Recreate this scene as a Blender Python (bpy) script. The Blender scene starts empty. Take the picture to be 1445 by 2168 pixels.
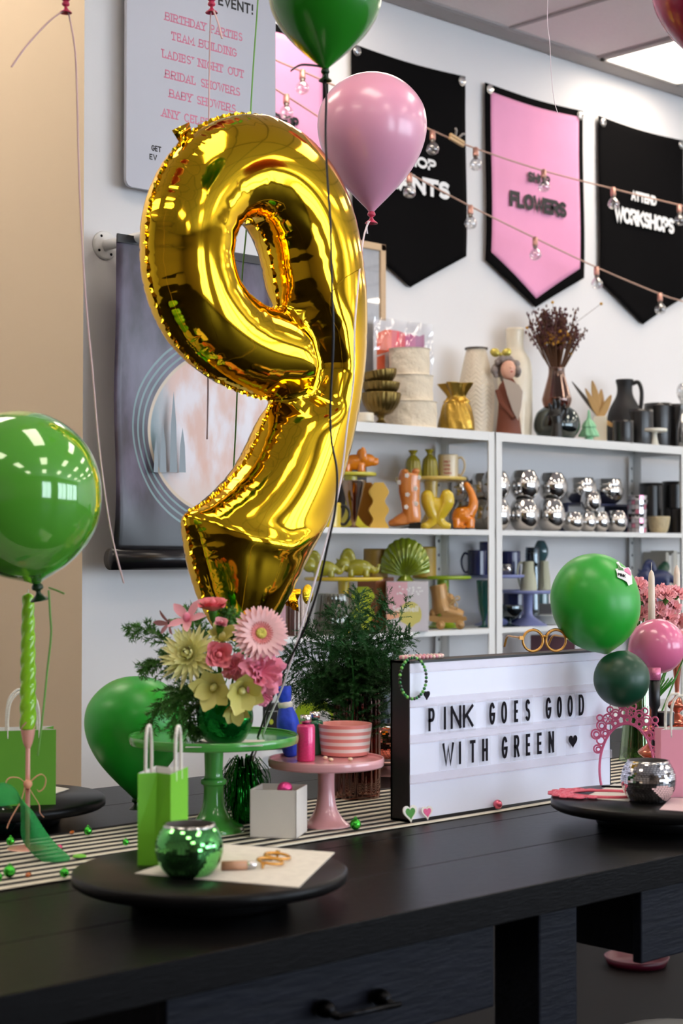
import bpy, math, random
import numpy as np
from mathutils import Vector, Matrix
from mathutils.geometry import delaunay_2d_cdt
random.seed(7)
SC = bpy.context.scene
COL = SC.collection
PI = math.pi
def rad(a): return math.radians(a)
# ---------------------------------------------------------------- camera
FPX = 3500.0
YAW, PITCH = rad(46.8), math.atan(96 / 3500.0)
cF = Vector((math.cos(YAW) * math.cos(PITCH), math.sin(YAW) * math.cos(PITCH), math.sin(PITCH)))
cR = Vector((math.sin(YAW), -math.cos(YAW), 0))
cU = cR.cross(cF)
CAM = Vector((0, 0, 1.44))
cd = bpy.data.cameras.new('camera'); cam = bpy.data.objects.new('camera', cd); COL.objects.link(cam)
cd.sensor_fit = 'VERTICAL'; cd.sensor_height = 36.0; cd.lens = FPX * 36.0 / 2168
cd.clip_start = 0.05; cd.clip_end = 60
cam.matrix_world = Matrix(((cR.x, cU.x, -cF.x, CAM.x), (cR.y, cU.y, -cF.y, CAM.y), (cR.z, cU.z, -cF.z, CAM.z), (0, 0, 0, 1)))
cd.dof.use_dof = True; cd.dof.focus_distance = 3.95; cd.dof.aperture_fstop = 5.0
SC.camera = cam
# ---------------------------------------------------------------- world, light, exposure
SC.view_settings.view_transform = 'Standard'; SC.view_settings.look = 'None'
SC.view_settings.gamma = 1.0; SC.view_settings.exposure = 0.11
W = bpy.data.worlds.new('daylight'); SC.world = W; W.use_nodes = True
W.node_tree.nodes['Background'].inputs[0].default_value = (0.76, 0.87, 1.0, 1)
W.node_tree.nodes['Background'].inputs[1].default_value = 8.5
PANEL_POWER = 8.5
SC.cycles.max_bounces = 8; SC.cycles.transparent_max_bounces = 16
SC.cycles.glossy_bounces = 5; SC.cycles.caustics_refractive = False; SC.cycles.caustics_reflective = False
SC.cycles.sample_clamp_indirect = 4.0
def portal(name, loc, size, rot):
    l = bpy.data.lights.new(name, 'AREA'); l.shape = 'RECTANGLE'; l.size, l.size_y = size
    l.cycles.is_portal = True
    o = bpy.data.objects.new(name, l); o.location = loc; o.rotation_euler = rot; COL.objects.link(o)
# ---------------------------------------------------------------- pixel rays of the camera -> points of the place
def ray(px, py): return cF + cR * ((px - 722.5) / FPX) + cU * ((1084 - py) / FPX)
def on(ax, px, py, v):
    d = ray(px, py); return CAM + d * ((v - CAM[ax]) / d[ax])
def onY(px, py, y): return on(1, px, py, y)
def onZ(px, py, z): return on(2, px, py, z)
def atD(px, py, d): return CAM + ray(px, py) * d
def mpp(P): return (Vector(P) - CAM).dot(cF) / FPX
def bearing(P): return math.atan2(P[1], P[0])
def facing(P): return bearing(P) - PI / 2       # z rotation that turns local -Y towards the camera
# ---------------------------------------------------------------- materials
def lin(c):
    o = []
    for v in c:
        v /= 255.0
        o.append(v / 12.92 if v <= .04045 else ((v + .055) / 1.055) ** 2.4)
    return (*o, 1)
MATS = {}
def mat(name, rgb, rough=.5, metal=0, var=.05, nscale=18, bump=0, bscale=60, coat=0, spec=.5, sub=0, emit=0, stretch=None, croughness=.08):
    if name in MATS: return MATS[name]
    m = bpy.data.materials.new(name); m.use_nodes = True; nt = m.node_tree; N = nt.nodes; L = nt.links
    b = N['Principled BSDF']; c = lin(rgb)
    tc = N.new('ShaderNodeTexCoord'); no = N.new('ShaderNodeTexNoise'); no.inputs['Scale'].default_value = nscale; no.inputs['Detail'].default_value = 3
    src = tc.outputs['Object']
    if stretch:
        mp = N.new('ShaderNodeMapping'); mp.inputs['Scale'].default_value = stretch; L.new(src, mp.inputs[0]); src = mp.outputs[0]
    L.new(src, no.inputs['Vector'])
    mx = N.new('ShaderNodeMix'); mx.data_type = 'RGBA'
    mx.inputs[6].default_value = tuple(max(0, v * (1 - var)) for v in c[:3]) + (1,)
    mx.inputs[7].default_value = tuple(min(1, v * (1 + var)) for v in c[:3]) + (1,)
    L.new(no.outputs[0], mx.inputs[0]); L.new(mx.outputs[2], b.inputs['Base Color'])
    b.inputs['Roughness'].default_value = rough; b.inputs['Metallic'].default_value = metal
    b.inputs['Coat Weight'].default_value = coat; b.inputs['Coat Roughness'].default_value = croughness
    b.inputs['Specular IOR Level'].default_value = spec
    if sub:
        b.inputs['Subsurface Weight'].default_value = sub; b.inputs['Subsurface Radius'].default_value = (.02, .01, .01); b.inputs['Subsurface Scale'].default_value = 1
    if emit:
        b.inputs['Emission Color'].default_value = c; b.inputs['Emission Strength'].default_value = emit
    if bump:
        n2 = N.new('ShaderNodeTexNoise'); n2.inputs['Scale'].default_value = bscale; n2.inputs['Detail'].default_value = 4; L.new(src, n2.inputs['Vector'])
        bp = N.new('ShaderNodeBump'); bp.inputs['Strength'].default_value = bump; bp.inputs['Distance'].default_value = .01
        L.new(n2.outputs[0], bp.inputs['Height']); L.new(bp.outputs[0], b.inputs['Normal'])
    MATS[name] = m; return m
def glass(name, rgb, rough=.03, gloss=.12, var=.08, edge=.55, nscale=25):
    """thin clear glass or film: tinted transparency plus a reflection that grows towards grazing angles"""
    if name in MATS: return MATS[name]
    m = bpy.data.materials.new(name); m.use_nodes = True; nt = m.node_tree; N = nt.nodes; L = nt.links
    N.remove(N['Principled BSDF']); c = lin(rgb)
    tr = N.new('ShaderNodeBsdfTransparent'); gl = N.new('ShaderNodeBsdfGlossy'); gl.inputs['Roughness'].default_value = rough
    gl.inputs['Color'].default_value = tuple(.5 + .5 * v for v in c[:3]) + (1,)
    no = N.new('ShaderNodeTexNoise'); no.inputs['Scale'].default_value = nscale
    mc = N.new('ShaderNodeMix'); mc.data_type = 'RGBA'
    mc.inputs[6].default_value = tuple(v * (1 - var) for v in c[:3]) + (1,); mc.inputs[7].default_value = tuple(min(1, v * (1 + var)) for v in c[:3]) + (1,)
    L.new(no.outputs[0], mc.inputs[0]); L.new(mc.outputs[2], tr.inputs[0])
    lw = N.new('ShaderNodeLayerWeight'); lw.inputs[0].default_value = .35
    ma = N.new('ShaderNodeMath'); ma.operation = 'MULTIPLY_ADD'; ma.inputs[1].default_value = edge; ma.inputs[2].default_value = gloss
    L.new(lw.outputs['Facing'], ma.inputs[0])
    ms = N.new('ShaderNodeMixShader'); L.new(ma.outputs[0], ms.inputs[0]); L.new(tr.outputs[0], ms.inputs[1]); L.new(gl.outputs[0], ms.inputs[2])
    L.new(ms.outputs[0], N['Material Output'].inputs[0]); MATS[name] = m; return m
def mirror_tiles(name, rgb, tint2, rough=.04, u=46, v=26):
    """mirror ball skin: small facets around the axis, each tilted a little"""
    if name in MATS: return MATS[name]
    m = mat(name, rgb, rough, 1.0, .03); nt = m.node_tree; N = nt.nodes; L = nt.links
    return m
# ---------------------------------------------------------------- mesh collector
class MB:
    def __init__(s): s.v = []; s.f = []; s.m = []; s.s = []
    def add(s, vs, fs, mi=0, smooth=True):
        o = len(s.v); s.v += [tuple(v) for v in vs]
        for f in fs: s.f.append(tuple(i + o for i in f)); s.m.append(mi); s.s.append(smooth)
        return s
    def tf(s, M, start=0):
        for i in range(start, len(s.v)): s.v[i] = tuple(M @ Vector(s.v[i]))
        return s
    def merge(s, o, M=None, mi=None):
        s.add([tuple(M @ Vector(v)) for v in o.v] if M else o.v, [], 0)
        b = len(s.v) - len(o.v)
        for f, m, sm in zip(o.f, o.m, o.s): s.f.append(tuple(i + b for i in f)); s.m.append(m if mi is None else mi); s.s.append(sm)
        return s
    def lathe(s, prof, n=32, c=(0, 0, 0), mi=0, fn=None, smooth=True, sx=1, sy=1):
        rings = []; vs = []
        for r, z in prof:
            if r < 1e-6: rings.append([len(vs)]); vs.append((c[0], c[1], c[2] + z))
            else:
                ring = []
                for i in range(n):
                    a = 2 * PI * i / n; k = fn(a, z, r) if fn else 1
                    ring.append(len(vs)); vs.append((c[0] + r * k * math.cos(a) * sx, c[1] + r * k * math.sin(a) * sy, c[2] + z))
                rings.append(ring)
        fs = []
        for A, B in zip(rings, rings[1:]):
            if len(A) == 1 and len(B) == 1: continue
            for i in range(n):
                j = (i + 1) % n
                if len(A) == 1: fs.append((A[0], B[j], B[i]))
                elif len(B) == 1: fs.append((A[i], A[j], B[0]))
                else: fs.append((A[i], A[j], B[j], B[i]))
        return s.add(vs, fs, mi, smooth)
    def box(s, lo, hi, mi=0, rz=0, c=None):
        x0, y0, z0 = lo; x1, y1, z1 = hi
        vs = [(x, y, z) for z in (z0, z1) for y in (y0, y1) for x in (x0, x1)]
        if rz:
            ca, sa = math.cos(rz), math.sin(rz); vs = [(x * ca - y * sa, x * sa + y * ca, z) for x, y, z in vs]
        if c: vs = [(x + c[0], y + c[1], z + c[2]) for x, y, z in vs]
        return s.add(vs, [(0, 2, 3, 1), (4, 5, 7, 6), (0, 1, 5, 4), (2, 6, 7, 3), (0, 4, 6, 2), (1, 3, 7, 5)], mi, False)
    def prism(s, poly, y0, y1, mi=0, smooth=False):
        """outline in local XZ extruded along Y; side faces may be smooth"""
        n = len(poly); ar = sum(poly[i][0] * poly[(i + 1) % n][1] - poly[(i + 1) % n][0] * poly[i][1] for i in range(n))
        if ar < 0: poly = poly[::-1]
        s.add([(x, y0, z) for x, z in poly] , [tuple(range(n))], mi, False)
        s.add([(x, y1, z) for x, z in poly] , [tuple(range(n - 1, -1, -1))], mi, False)
        s.add([(x, y0, z) for x, z in poly] + [(x, y1, z) for x, z in poly], [(i, n + i, n + (i + 1) % n, (i + 1) % n) for i in range(n)], mi, smooth)
        return s
    def tube(s, pts, r, n=8, mi=0, closed=False, caps=True):
        pts = [Vector(p) for p in pts]; k = len(pts); rr = r if isinstance(r, (list, tuple)) else [r] * k
        t0 = None; vs = []; nrm = None
        for i in range(k):
            t = (pts[(i + 1) % k] - pts[i - 1]) if closed else (pts[min(i + 1, k - 1)] - pts[max(i - 1, 0)])
            if t.length < 1e-9: t = Vector((0, 0, 1))
            t.normalize()
            if nrm is None:
                nrm = t.orthogonal().normalized()
            else:
                nrm = nrm - t * nrm.dot(t)
                if nrm.length < 1e-6: nrm = t.orthogonal()
                nrm.normalize()
            b = t.cross(nrm)
            for j in range(n):
                a = 2 * PI * j / n; vs.append(pts[i] + (nrm * math.cos(a) + b * math.sin(a)) * rr[i])
        fs = []
        for i in range(k if closed else k - 1):
            for j in range(n):
                a = i * n + j; b2 = i * n + (j + 1) % n; c2 = ((i + 1) % k) * n + (j + 1) % n; d = ((i + 1) % k) * n + j
                fs.append((a, b2, c2, d))
        if not closed and caps: fs += [tuple(range(n - 1, -1, -1)), tuple(range((k - 1) * n, k * n))]
        return s.add(vs, fs, mi)
    def ribbon(s, pts, w, side, mi=0, th=.0006):
        """flat band of width w along pts; side = direction (or list) of its width"""
        pts = [Vector(p) for p in pts]; k = len(pts); vs = []
        for i, p in enumerate(pts):
            sd = Vector(side[i] if isinstance(side, list) else side).normalized(); ww = w[i] if isinstance(w, list) else w
            t = (pts[min(i + 1, k - 1)] - pts[max(i - 1, 0)]).normalized(); nn = t.cross(sd)
            nn = nn.normalized() if nn.length > 1e-6 else Vector((0, 1, 0))
            vs += [p - sd * ww / 2 - nn * th, p + sd * ww / 2 - nn * th, p + sd * ww / 2 + nn * th, p - sd * ww / 2 + nn * th]
        fs = []
        for i in range(k - 1):
            for j in range(4): fs.append((i * 4 + j, i * 4 + (j + 1) % 4, i * 4 + 4 + (j + 1) % 4, i * 4 + 4 + j))
        fs += [(3, 2, 1, 0), tuple(range(k * 4 - 4, k * 4))]
        return s.add(vs, fs, mi)
    def ell(s, c, r, M=None, mi=0, n=20, m=12):
        if not isinstance(r, (list, tuple)): r = (r, r, r)
        pr = [(math.sin(PI * i / m), -math.cos(PI * i / m)) for i in range(m + 1)]; pr[0] = (0, -1); pr[-1] = (0, 1)
        t = MB().lathe(pr, n); S = Matrix.Diagonal((*r, 1))
        T = Matrix.Translation(c) @ (M if M is not None else Matrix()) @ S
        return s.merge(t, T, mi)
    def cyl(s, c, r, h, n=32, mi=0, r2=None, smooth=True):
        r2 = r if r2 is None else r2
        s.lathe([(r, 0), (r2, h)], n, c, mi, smooth=smooth)
        s.lathe([(0, 0), (r, 0)][::-1], n, c, mi, smooth=False); s.lathe([(r2, h), (0, h)], n, c, mi, smooth=False); return s
    def build(s, name, mats, parent=None, loc=None, rz=0, rot=None, bev=0, remesh=0, sub=0, solid=0, smooth_iter=0):
        me = bpy.data.meshes.new(name); me.from_pydata(s.v, [], s.f)
        for m in (mats if isinstance(mats, (list, tuple)) else [mats]): me.materials.append(m)
        me.polygons.foreach_set('material_index', s.m); me.polygons.foreach_set('use_smooth', s.s); me.update()
        o = bpy.data.objects.new(name, me); COL.objects.link(o)
        if parent: o.parent = parent
        if loc is not None: o.location = loc
        if rot is not None: o.rotation_euler = rot
        elif rz: o.rotation_euler = (0, 0, rz)
        if remesh:
            r = o.modifiers.new('remesh', 'REMESH'); r.mode = 'VOXEL'; r.voxel_size = remesh; r.use_smooth_shade = True
            sm = o.modifiers.new('smooth', 'SMOOTH'); sm.factor = .5; sm.iterations = smooth_iter or 4
        if solid: q = o.modifiers.new('solid', 'SOLIDIFY'); q.thickness = solid; q.offset = 0
        if bev: q = o.modifiers.new('bevel', 'BEVEL'); q.width = bev; q.segments = 2; q.limit_method = 'ANGLE'
        if sub: q = o.modifiers.new('subsurf', 'SUBSURF'); q.levels = sub; q.render_levels = sub
        return o
def tag(o, label, cat, group=None, kind=None):
    o['label'] = label; o['category'] = cat
    if group: o['group'] = group
    if kind: o['kind'] = kind
    return o
def thing(name, label, cat, loc=(0, 0, 0), rz=0, group=None, rot=None):
    o = bpy.data.objects.new(name, None); COL.objects.link(o); o.empty_display_size = .02
    o.location = loc; o.rotation_euler = rot if rot is not None else (0, 0, rz)
    return tag(o, label, cat, group)
def struct(o): o['kind'] = 'structure'; return o
def copy_thing(root, loc, rz=None, label=None, scale=None):
    r = root.copy(); COL.objects.link(r); r.location = loc
    if rz is not None: r.rotation_euler = (0, 0, rz)
    if label: r['label'] = label
    if scale: r.scale = (scale,) * 3
    for ch in root.children:
        c = ch.copy(); COL.objects.link(c); c.parent = r
        for g in ch.children:
            d = g.copy(); COL.objects.link(d); d.parent = c
    return r
def smooth_curve(pts, k=8, closed=False):
    """Catmull-Rom through pts"""
    P = [Vector(p) if len(p) == 3 else Vector((p[0], p[1], 0)) for p in pts]; n = len(P); out = []
    for i in range(n if closed else n - 1):
        a, b, c, d = (P[(i - 1) % n], P[i], P[(i + 1) % n], P[(i + 2) % n]) if closed else (P[max(i - 1, 0)], P[i], P[i + 1], P[min(i + 2, n - 1)])
        for j in range(k):
            t = j / k; out.append(.5 * ((2 * b) + (c - a) * t + (2 * a - 5 * b + 4 * c - d) * t * t + (3 * b - a - 3 * c + d) * t ** 3))
    if not closed: out.append(P[-1])
    return out
def radii(rs, k=4):
    """one radius per point of smooth_curve(pts, k), running evenly between the given ones"""
    return [rs[i] + (rs[i + 1] - rs[i]) * j / k for i in range(len(rs) - 1) for j in range(k)] + [rs[-1]]
def prof(pts, k=6):
    """smooth lathe profile from a few (r, z)"""
    return [(max(0, v.x), v.y) for v in smooth_curve(pts, k)]
# ---------------------------------------------------------------- monoline lettering
def arc(cx, cy, rx, ry, a0, a1, n=14): return [(cx + rx * math.cos(rad(a0 + (a1 - a0) * i / n)), cy + ry * math.sin(rad(a0 + (a1 - a0) * i / n))) for i in range(n + 1)]
GL = {
 'A': [[(0, 0), (.5, 1), (1, 0)], [(.19, .36), (.81, .36)]],
 'B': [[(0, 0), (0, 1), (.55, 1)] + arc(.55, .75, .38, .25, 90, -90) + [(0, .5)], [(.55, .5)] + arc(.6, .25, .4, .25, 90, -90) + [(0, 0)]],
 'C': [arc(.52, .5, .52, .5, 48, 312, 22)],
 'D': [[(0, 0), (0, 1), (.4, 1)] + arc(.4, .5, .6, .5, 90, -90, 20) + [(0, 0)]],
 'E': [[(.9, 1), (0, 1), (0, 0), (.9, 0)], [(0, .5), (.8, .5)]],
 'F': [[(.9, 1), (0, 1), (0, 0)], [(0, .5), (.8, .5)]],
 'G': [arc(.5, .5, .5, .5, 45, 352, 24) + [(1, .46), (.58, .46)]],
 'H': [[(0, 0), (0, 1)], [(1, 0), (1, 1)], [(0, .5), (1, .5)]],
 'I': [[(.5, 0), (.5, 1)]],
 'K': [[(0, 0), (0, 1)], [(1, 1), (0, .38)], [(.32, .56), (1, 0)]],
 'L': [[(0, 1), (0, 0), (.9, 0)]],
 'M': [[(0, 0), (0, 1), (.5, .25), (1, 1), (1, 0)]],
 'N': [[(0, 0), (0, 1)], [(0, 1), (1, 0)], [(1, 0), (1, 1)]],
 'O': [arc(.5, .5, .5, .5, 0, 360, 28)],
 'P': [[(0, 0), (0, 1), (.55, 1)] + arc(.55, .73, .42, .27, 90, -90) + [(0, .46)]],
 'R': [[(0, 0), (0, 1), (.55, 1)] + arc(.55, .74, .4, .26, 90, -90) + [(0, .48)], [(.5, .48), (1, 0)]],
 'S': [arc(.5, .75, .45, .25, 40, 270, 14) + arc(.5, .25, .47, .25, 90, -140, 14)],
 'T': [[(.5, 0), (.5, 1)], [(0, 1), (1, 1)]],
 'U': [[(0, 1), (0, .4)] + arc(.5, .4, .5, .4, 180, 360, 14) + [(1, 1)]],
 'V': [[(0, 1), (.5, 0), (1, 1)]],
 'W': [[(0, 1), (.27, 0), (.5, .85), (.73, 0), (1, 1)]],
 'Y': [[(0, 1), (.5, .45), (1, 1)], [(.5, .45), (.5, 0)]],
 "'": [[(.5, 1), (.42, .78)]],
 '!': [[(.5, 1), (.5, .46)], [(.5, .04), (.5, .02)]],
}
LW = {'I': .25, 'M': 1.25, 'W': 1.4, "'": .25, '!': .25, 'L': .8, 'E': .8, 'F': .8, 'S': .85, 'P': .85, 'O': 1.1, 'G': 1.08, 'N': 1.02, 'D': .98}
NSTROKE = [0]
def stroke(mb, pts, t, y, mi=0):
    """one pen stroke of thickness t in the plane y, given a little depth"""
    P = [Vector((p[0], p[1])) for p in pts]; k = len(P); closed = (P[0] - P[-1]).length < 1e-6 and k > 3
    if closed: P = P[:-1]; k -= 1
    else:
        for i, j in ((0, 1), (k - 1, k - 2)):
            dv = P[i] - P[j]
            if dv.length > 1e-9: P[i] = P[i] + dv.normalized() * t / 2
    Lf = []; Rt = []
    for i in range(k):
        a = P[i - 1] if (i > 0 or closed) else None; b = P[(i + 1) % k] if (i < k - 1 or closed) else None
        d1 = (P[i] - a).normalized() if a is not None and (P[i] - a).length > 1e-9 else None
        d2 = (b - P[i]).normalized() if b is not None and (b - P[i]).length > 1e-9 else None
        d1 = d1 or d2; d2 = d2 or d1
        n1 = Vector((-d1.y, d1.x)); n2 = Vector((-d2.y, d2.x)); nn = n1 + n2
        if nn.length < .3: nn = n1
        nn.normalize(); m = min(1.8, 1 / max(.5, nn.dot(n1))); e = Vector((0, 0))
        Lf.append(P[i] + nn * t / 2 * m); Rt.append(P[i] - nn * t / 2 * m)
    NSTROKE[0] += 1; y -= (NSTROKE[0] % 5) * .00006
    vs = [(v.x, y, v.y) for v in Lf] + [(v.x, y, v.y) for v in Rt]
    fs = [(i, k + i, k + (i + 1) % k, (i + 1) % k) for i in range(k if closed else k - 1)]
    mb.add(vs, fs, mi, False)
def letter(mb, ch, x, z, w, h, t, y=0, mi=0, serif=0):
    for st in GL[ch]:
        pts = [(x + px * w, z + t / 2 + pz * (h - t)) for px, pz in st]
        stroke(mb, pts, t, y, mi)
        if serif:
            for (p, q) in ((st[0], st[1]), (st[-1], st[-2])):
                X, Z = x + p[0] * w, z + t / 2 + p[1] * (h - t)
                if abs(p[1] - q[1]) > abs(p[0] - q[0]) * .8 and (p[1] < .02 or p[1] > .98): stroke(mb, [(X - serif, Z), (X + serif, Z)], t, y, mi)
                elif abs(p[1] - q[1]) < .02 and (p[1] < .02 or p[1] > .98): stroke(mb, [(X, Z), (X, Z + (serif if p[1] < .5 else -serif))], t, y, mi)
def word(mb, s, x0, x1, z, h, t, y=0, mi=0, serif=0, gap=.32):
    """letters of s spread from x0 to x1"""
    ws = [(LW.get(c, 1.0) if c != ' ' else .55) for c in s]; tot = sum(ws) + gap * (len(s) - 1); u = (x1 - x0) / tot; x = x0
    for c, w in zip(s, ws):
        if c != ' ': letter(mb, c, x, z, w * u, h, t, y, mi, serif)
        x += (w + gap) * u
def font_text(s, size, off=0):
    """built-in typeface turned into a flat mesh in local XZ, left-bottom at 0"""
    cu = bpy.data.curves.new('t', 'FONT'); cu.body = s; cu.size = size; cu.offset = off; cu.resolution_u = 3
    o = bpy.data.objects.new('t', cu); COL.objects.link(o); dg = bpy.context.evaluated_depsgraph_get(); me = o.evaluated_get(dg).to_mesh()
    mb = MB().add([(v.co.x, 0, v.co.y) for v in me.vertices], [tuple(p.vertices) for p in me.polygons], 0, False)
    o.evaluated_get(dg).to_mesh_clear(); bpy.data.objects.remove(o); bpy.data.curves.remove(cu); return mb
T = .92                                   # worktop height
YF, YB, YW = 4.72, 5.035, 5.06            # shelf front, shelf back, wall
ZS = [1.978, 1.557, 1.137, .717, .297]    # shelf tops
ZC = 3.86
# ================================================================ the room
m_wall = mat('wall_paint', (226, 224, 224), .75, var=.015, nscale=3)
m_tan = mat('tan_paint', (232, 211, 182), .75, var=.02, nscale=2)
m_ceil = mat('ceiling_tile', (240, 232, 229), .9, var=.05, nscale=90)
m_tbar = mat('ceiling_grid_metal', (160, 154, 152), .6)
m_floor = mat('dark_floor', (20, 16, 16), .55, spec=.12, var=.3, nscale=6, stretch=(1, 8, 1))
m_dark_wall = mat('far_wall_paint', (150, 140, 132), .8, var=.05, nscale=2)
m_lampglow = mat('panel_diffuser', (255, 240, 222), .5, emit=PANEL_POWER, var=0)
X0, X1, Y0 = -3.4, 12.4, -5.2
def flat(name, lo, hi, m): return struct(MB().box(lo, hi).build(name, m))
flat('floor', (X0, Y0, -.1), (X1, YW + .1, 0), m_floor)
flat('wall_back', (X0, YW, 0), (X1, YW + .12, ZC), m_wall)
flat('wall_left', (X0 - .12, Y0, 0), (X0, YW, ZC), m_dark_wall)
flat('wall_right', (X1, Y0, 0), (X1 + .12, YW, ZC), m_wall)
# ceiling: tiles between a thin grid, light panels in some of the bays
cx = [X0] + [6.653 + .61 * 0]  # grid phase taken from the visible lamp
gx = [6.328 - 1.0 + .645 * k for k in range(-14, 12)]
flat('ceiling', (X0, Y0, ZC), (X1, YW + .1, ZC + .08), m_ceil)
mb = MB()
for k in range(-15, 10):
    x = 6.653 + .645 * (k + .5)
    if X0 < x < X1: mb.box((x - .012, Y0, ZC - .008), (x + .012, YW - .1, ZC + .002))
for k in range(0, 9):
    y = 4.94 - 1.22 * k
    mb.box((X0, y - .012, ZC - .009), (X1, y + .012, ZC + .002))
mb.box((X0, YW - .12, ZC - .012), (X1, YW - .02, ZC + .002))
struct(mb.build('trim_1', m_tbar))
m_lampframe = mat('lamp_frame_white', (225, 222, 216), .5)
def ceiling_lamp(x, y, label):
    t = thing('ceiling_light_panel', label, 'ceiling light', (x, y, ZC - .012), group='square ceiling light panels')
    fr = MB(); w, h = .31, .595
    for lo, hi in (((-w, -h, -.006), (w, -h + .02, .012)), ((-w, h - .02, -.006), (w, h, .012)), ((-w, -h, -.006), (-w + .02, h, .012)), ((w - .02, -h, -.006), (w, h, .012))): fr.box(lo, hi)
    fr.build('frame', m_lampframe, t)
    MB().box((-w + .02, -h + .02, 0), (w - .02, h - .02, .004)).build('diffuser', m_lampglow, t)
    return t
lampname = {(6.653, 4.33): 'bright white ceiling light panel behind the magenta balloon'}
for x in (-.45, 1.92, 4.29, 6.653, 9.02, 11.0):
    for y in (4.33, 1.89, -.55, -2.99):
        ceiling_lamp(x, y, lampname.get((x, y), 'lit ceiling light panel out of view above the shop floor'))
# street wall with tall shop windows (behind and to the right of the camera)
mw = MB()
mw.box((X0, Y0 - .15, 0), (X1, Y0, .35)); mw.box((X0, Y0 - .15, 3.2), (X1, Y0, ZC))
mw.box((X0, Y0 - .15, .35), (1.3, Y0, 3.2)); mw.box((3.1, Y0 - .15, .35), (4.6, Y0, 3.2)); mw.box((11.9, Y0 - .15, .35), (X1, Y0, 3.2))
struct(mw.build('wall_front', m_dark_wall))
m_wframe = mat('window_frame_dark', (40, 40, 42), .4)
for i, (a, b) in enumerate(((1.3, 3.1), (4.6, 6.9), (7.1, 9.4), (9.6, 11.9))):
    w = MB()
    for lo, hi in (((a, Y0 - .1, .35), (a + .06, Y0 - .04, 3.2)), ((b - .06, Y0 - .1, .35), (b, Y0 - .04, 3.2)), ((a, Y0 - .1, 3.14), (b, Y0 - .04, 3.2)), ((a, Y0 - .1, .35), (b, Y0 - .04, .41)), (((a + b) / 2 - .03, Y0 - .1, .35), ((a + b) / 2 + .03, Y0 - .04, 3.2))): w.box(lo, hi)
    struct(w.build('window_%d' % (i + 1), m_wframe))
    portal('window_daylight_%d' % (i + 1), ((a + b) / 2, Y0 - .06, 1.78), (b - a, 2.85), (-PI / 2, 0, 0))
struct(MB().box((6.9, Y0 - .15, .35), (7.1, Y0, 3.2)).box((9.4, Y0 - .15, .35), (9.6, Y0, 3.2)).build('trim_2', m_dark_wall))
# the white pillar with its tan side
pl = MB().box((2.66, 3.9, 0), (3.325, YW, ZC), 0)
pl.m = [1 if i == 4 else 0 for i in range(6)]
struct(pl.build('wall_pillar', [m_wall, m_tan]))
# ================================================================ worktable
m_black = mat('black_stained_wood', (13, 12, 13), .3, var=.5, nscale=14, stretch=(1, 9, 9), bump=.10, bscale=40, spec=.07)
m_edge = mat('black_rough_wood', (17, 19, 28), .5, var=.55, nscale=10, stretch=(1.2, 7, 7), bump=.14, bscale=20, spec=.12)
m_iron = mat('black_iron', (28, 28, 30), .3, 1.0)
tb = thing('work_table', 'long black stained wooden worktable with planked top and drawers', 'table', (0, 1.715, 0))
TX0, TX1, TD = -.6, 5.2, 1.39
top = MB()
for k in range(6): top.box((TX0, TD * k / 6 + (.0012 if k else 0), T - .05), (TX1, TD * (k + 1) / 6, T))
top.build('tabletop', m_black, tb, bev=.0015)
def drawer(x0, x1, zb, handle):
    d = MB().box((x0, .03, zb), (x1, .05, T - .058)); d.box((x0 + .01, .05, zb + .01), (x1 - .01, .55, T - .06)); do = d.build('drawer', m_edge, tb, bev=.003)
    if handle:
        h = MB(); hp = [onY(x, y, 1.715 + .03) for x, y in ((672, 2131), (790, 2107))]
        L = [Vector((p.x, 0, p.z)) for p in hp]
        for p in L: h.ell((p.x, .015, p.z), (.013, .018, .013)); h.tube([(p.x, .03, p.z), (p.x, -.012, p.z - .006)], .006)
        d0 = (L[1] - L[0]); h.tube([L[0] + Vector((0, -.014, -.006)) - d0 * .02, L[1] + Vector((0, -.014, -.006)) + d0 * .1], .0045)
        h.build('handle', m_iron, do)
def tx(px, py, y): return onY(px, py, y).x
dz = onY(1046, 2132, 1.745).z
drawer(tx(352, 2100, 1.745), tx(1046, 2050, 1.745), dz, True)
drawer(tx(1357, 1950, 1.745), 3.6, onY(1357, 2042, 1.745).z, False)
lx0, lx1 = tx(1141, 2000, 1.775), tx(1222, 2000, 1.775)
for (a, b, y) in ((lx0, lx1, .06), (lx0, lx1, TD - .16), (-.45, -.35, .06), (-.45, -.35, TD - .16), (4.9, 5.0, .06), (4.9, 5.0, TD - .16)):
    MB().box((a, y, 0), (b, y + .1, T - .05)).build('leg', m_edge, tb, bev=.004)
MB().box((TX0 + .1, TD - .1, T - .16), (TX1 - .1, TD - .06, T - .05)).box((TX0 + .1, .2, .1), (TX1 - .1, .24, .18)).build('rail', m_edge, tb)
# floor bits under the table
p = onZ(1436, 2192, .44); st = thing('round_stool', 'pale round stool seat poking into the bottom right corner', 'stool', (p.x, p.y, 0))
MB().lathe(prof([(0, .44), (.1, .445), (.15, .43), (.155, .41), (.15, .4), (0, .4)]), 32).build('seat', mat('stool_cushion', (222, 212, 200), .7), st)
for k in range(4):
    a = k * PI / 2 + .5; MB().tube([(.09 * math.cos(a), .09 * math.sin(a), .4), (.14 * math.cos(a), .14 * math.sin(a), 0)], .012).build('leg', m_iron, st)
p = onZ(1347, 2030, .02)
tag(MB().lathe([(0, 0), (.10, 0), (.115, .03), (.11, .03), (.097, .006), (0, .006)], 40).build('round_tray', mat('magenta_plastic', (84, 10, 34), .4), None, (p.x, p.y, 0)), 'dark pink round tray on the floor under the table', 'tray')
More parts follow.
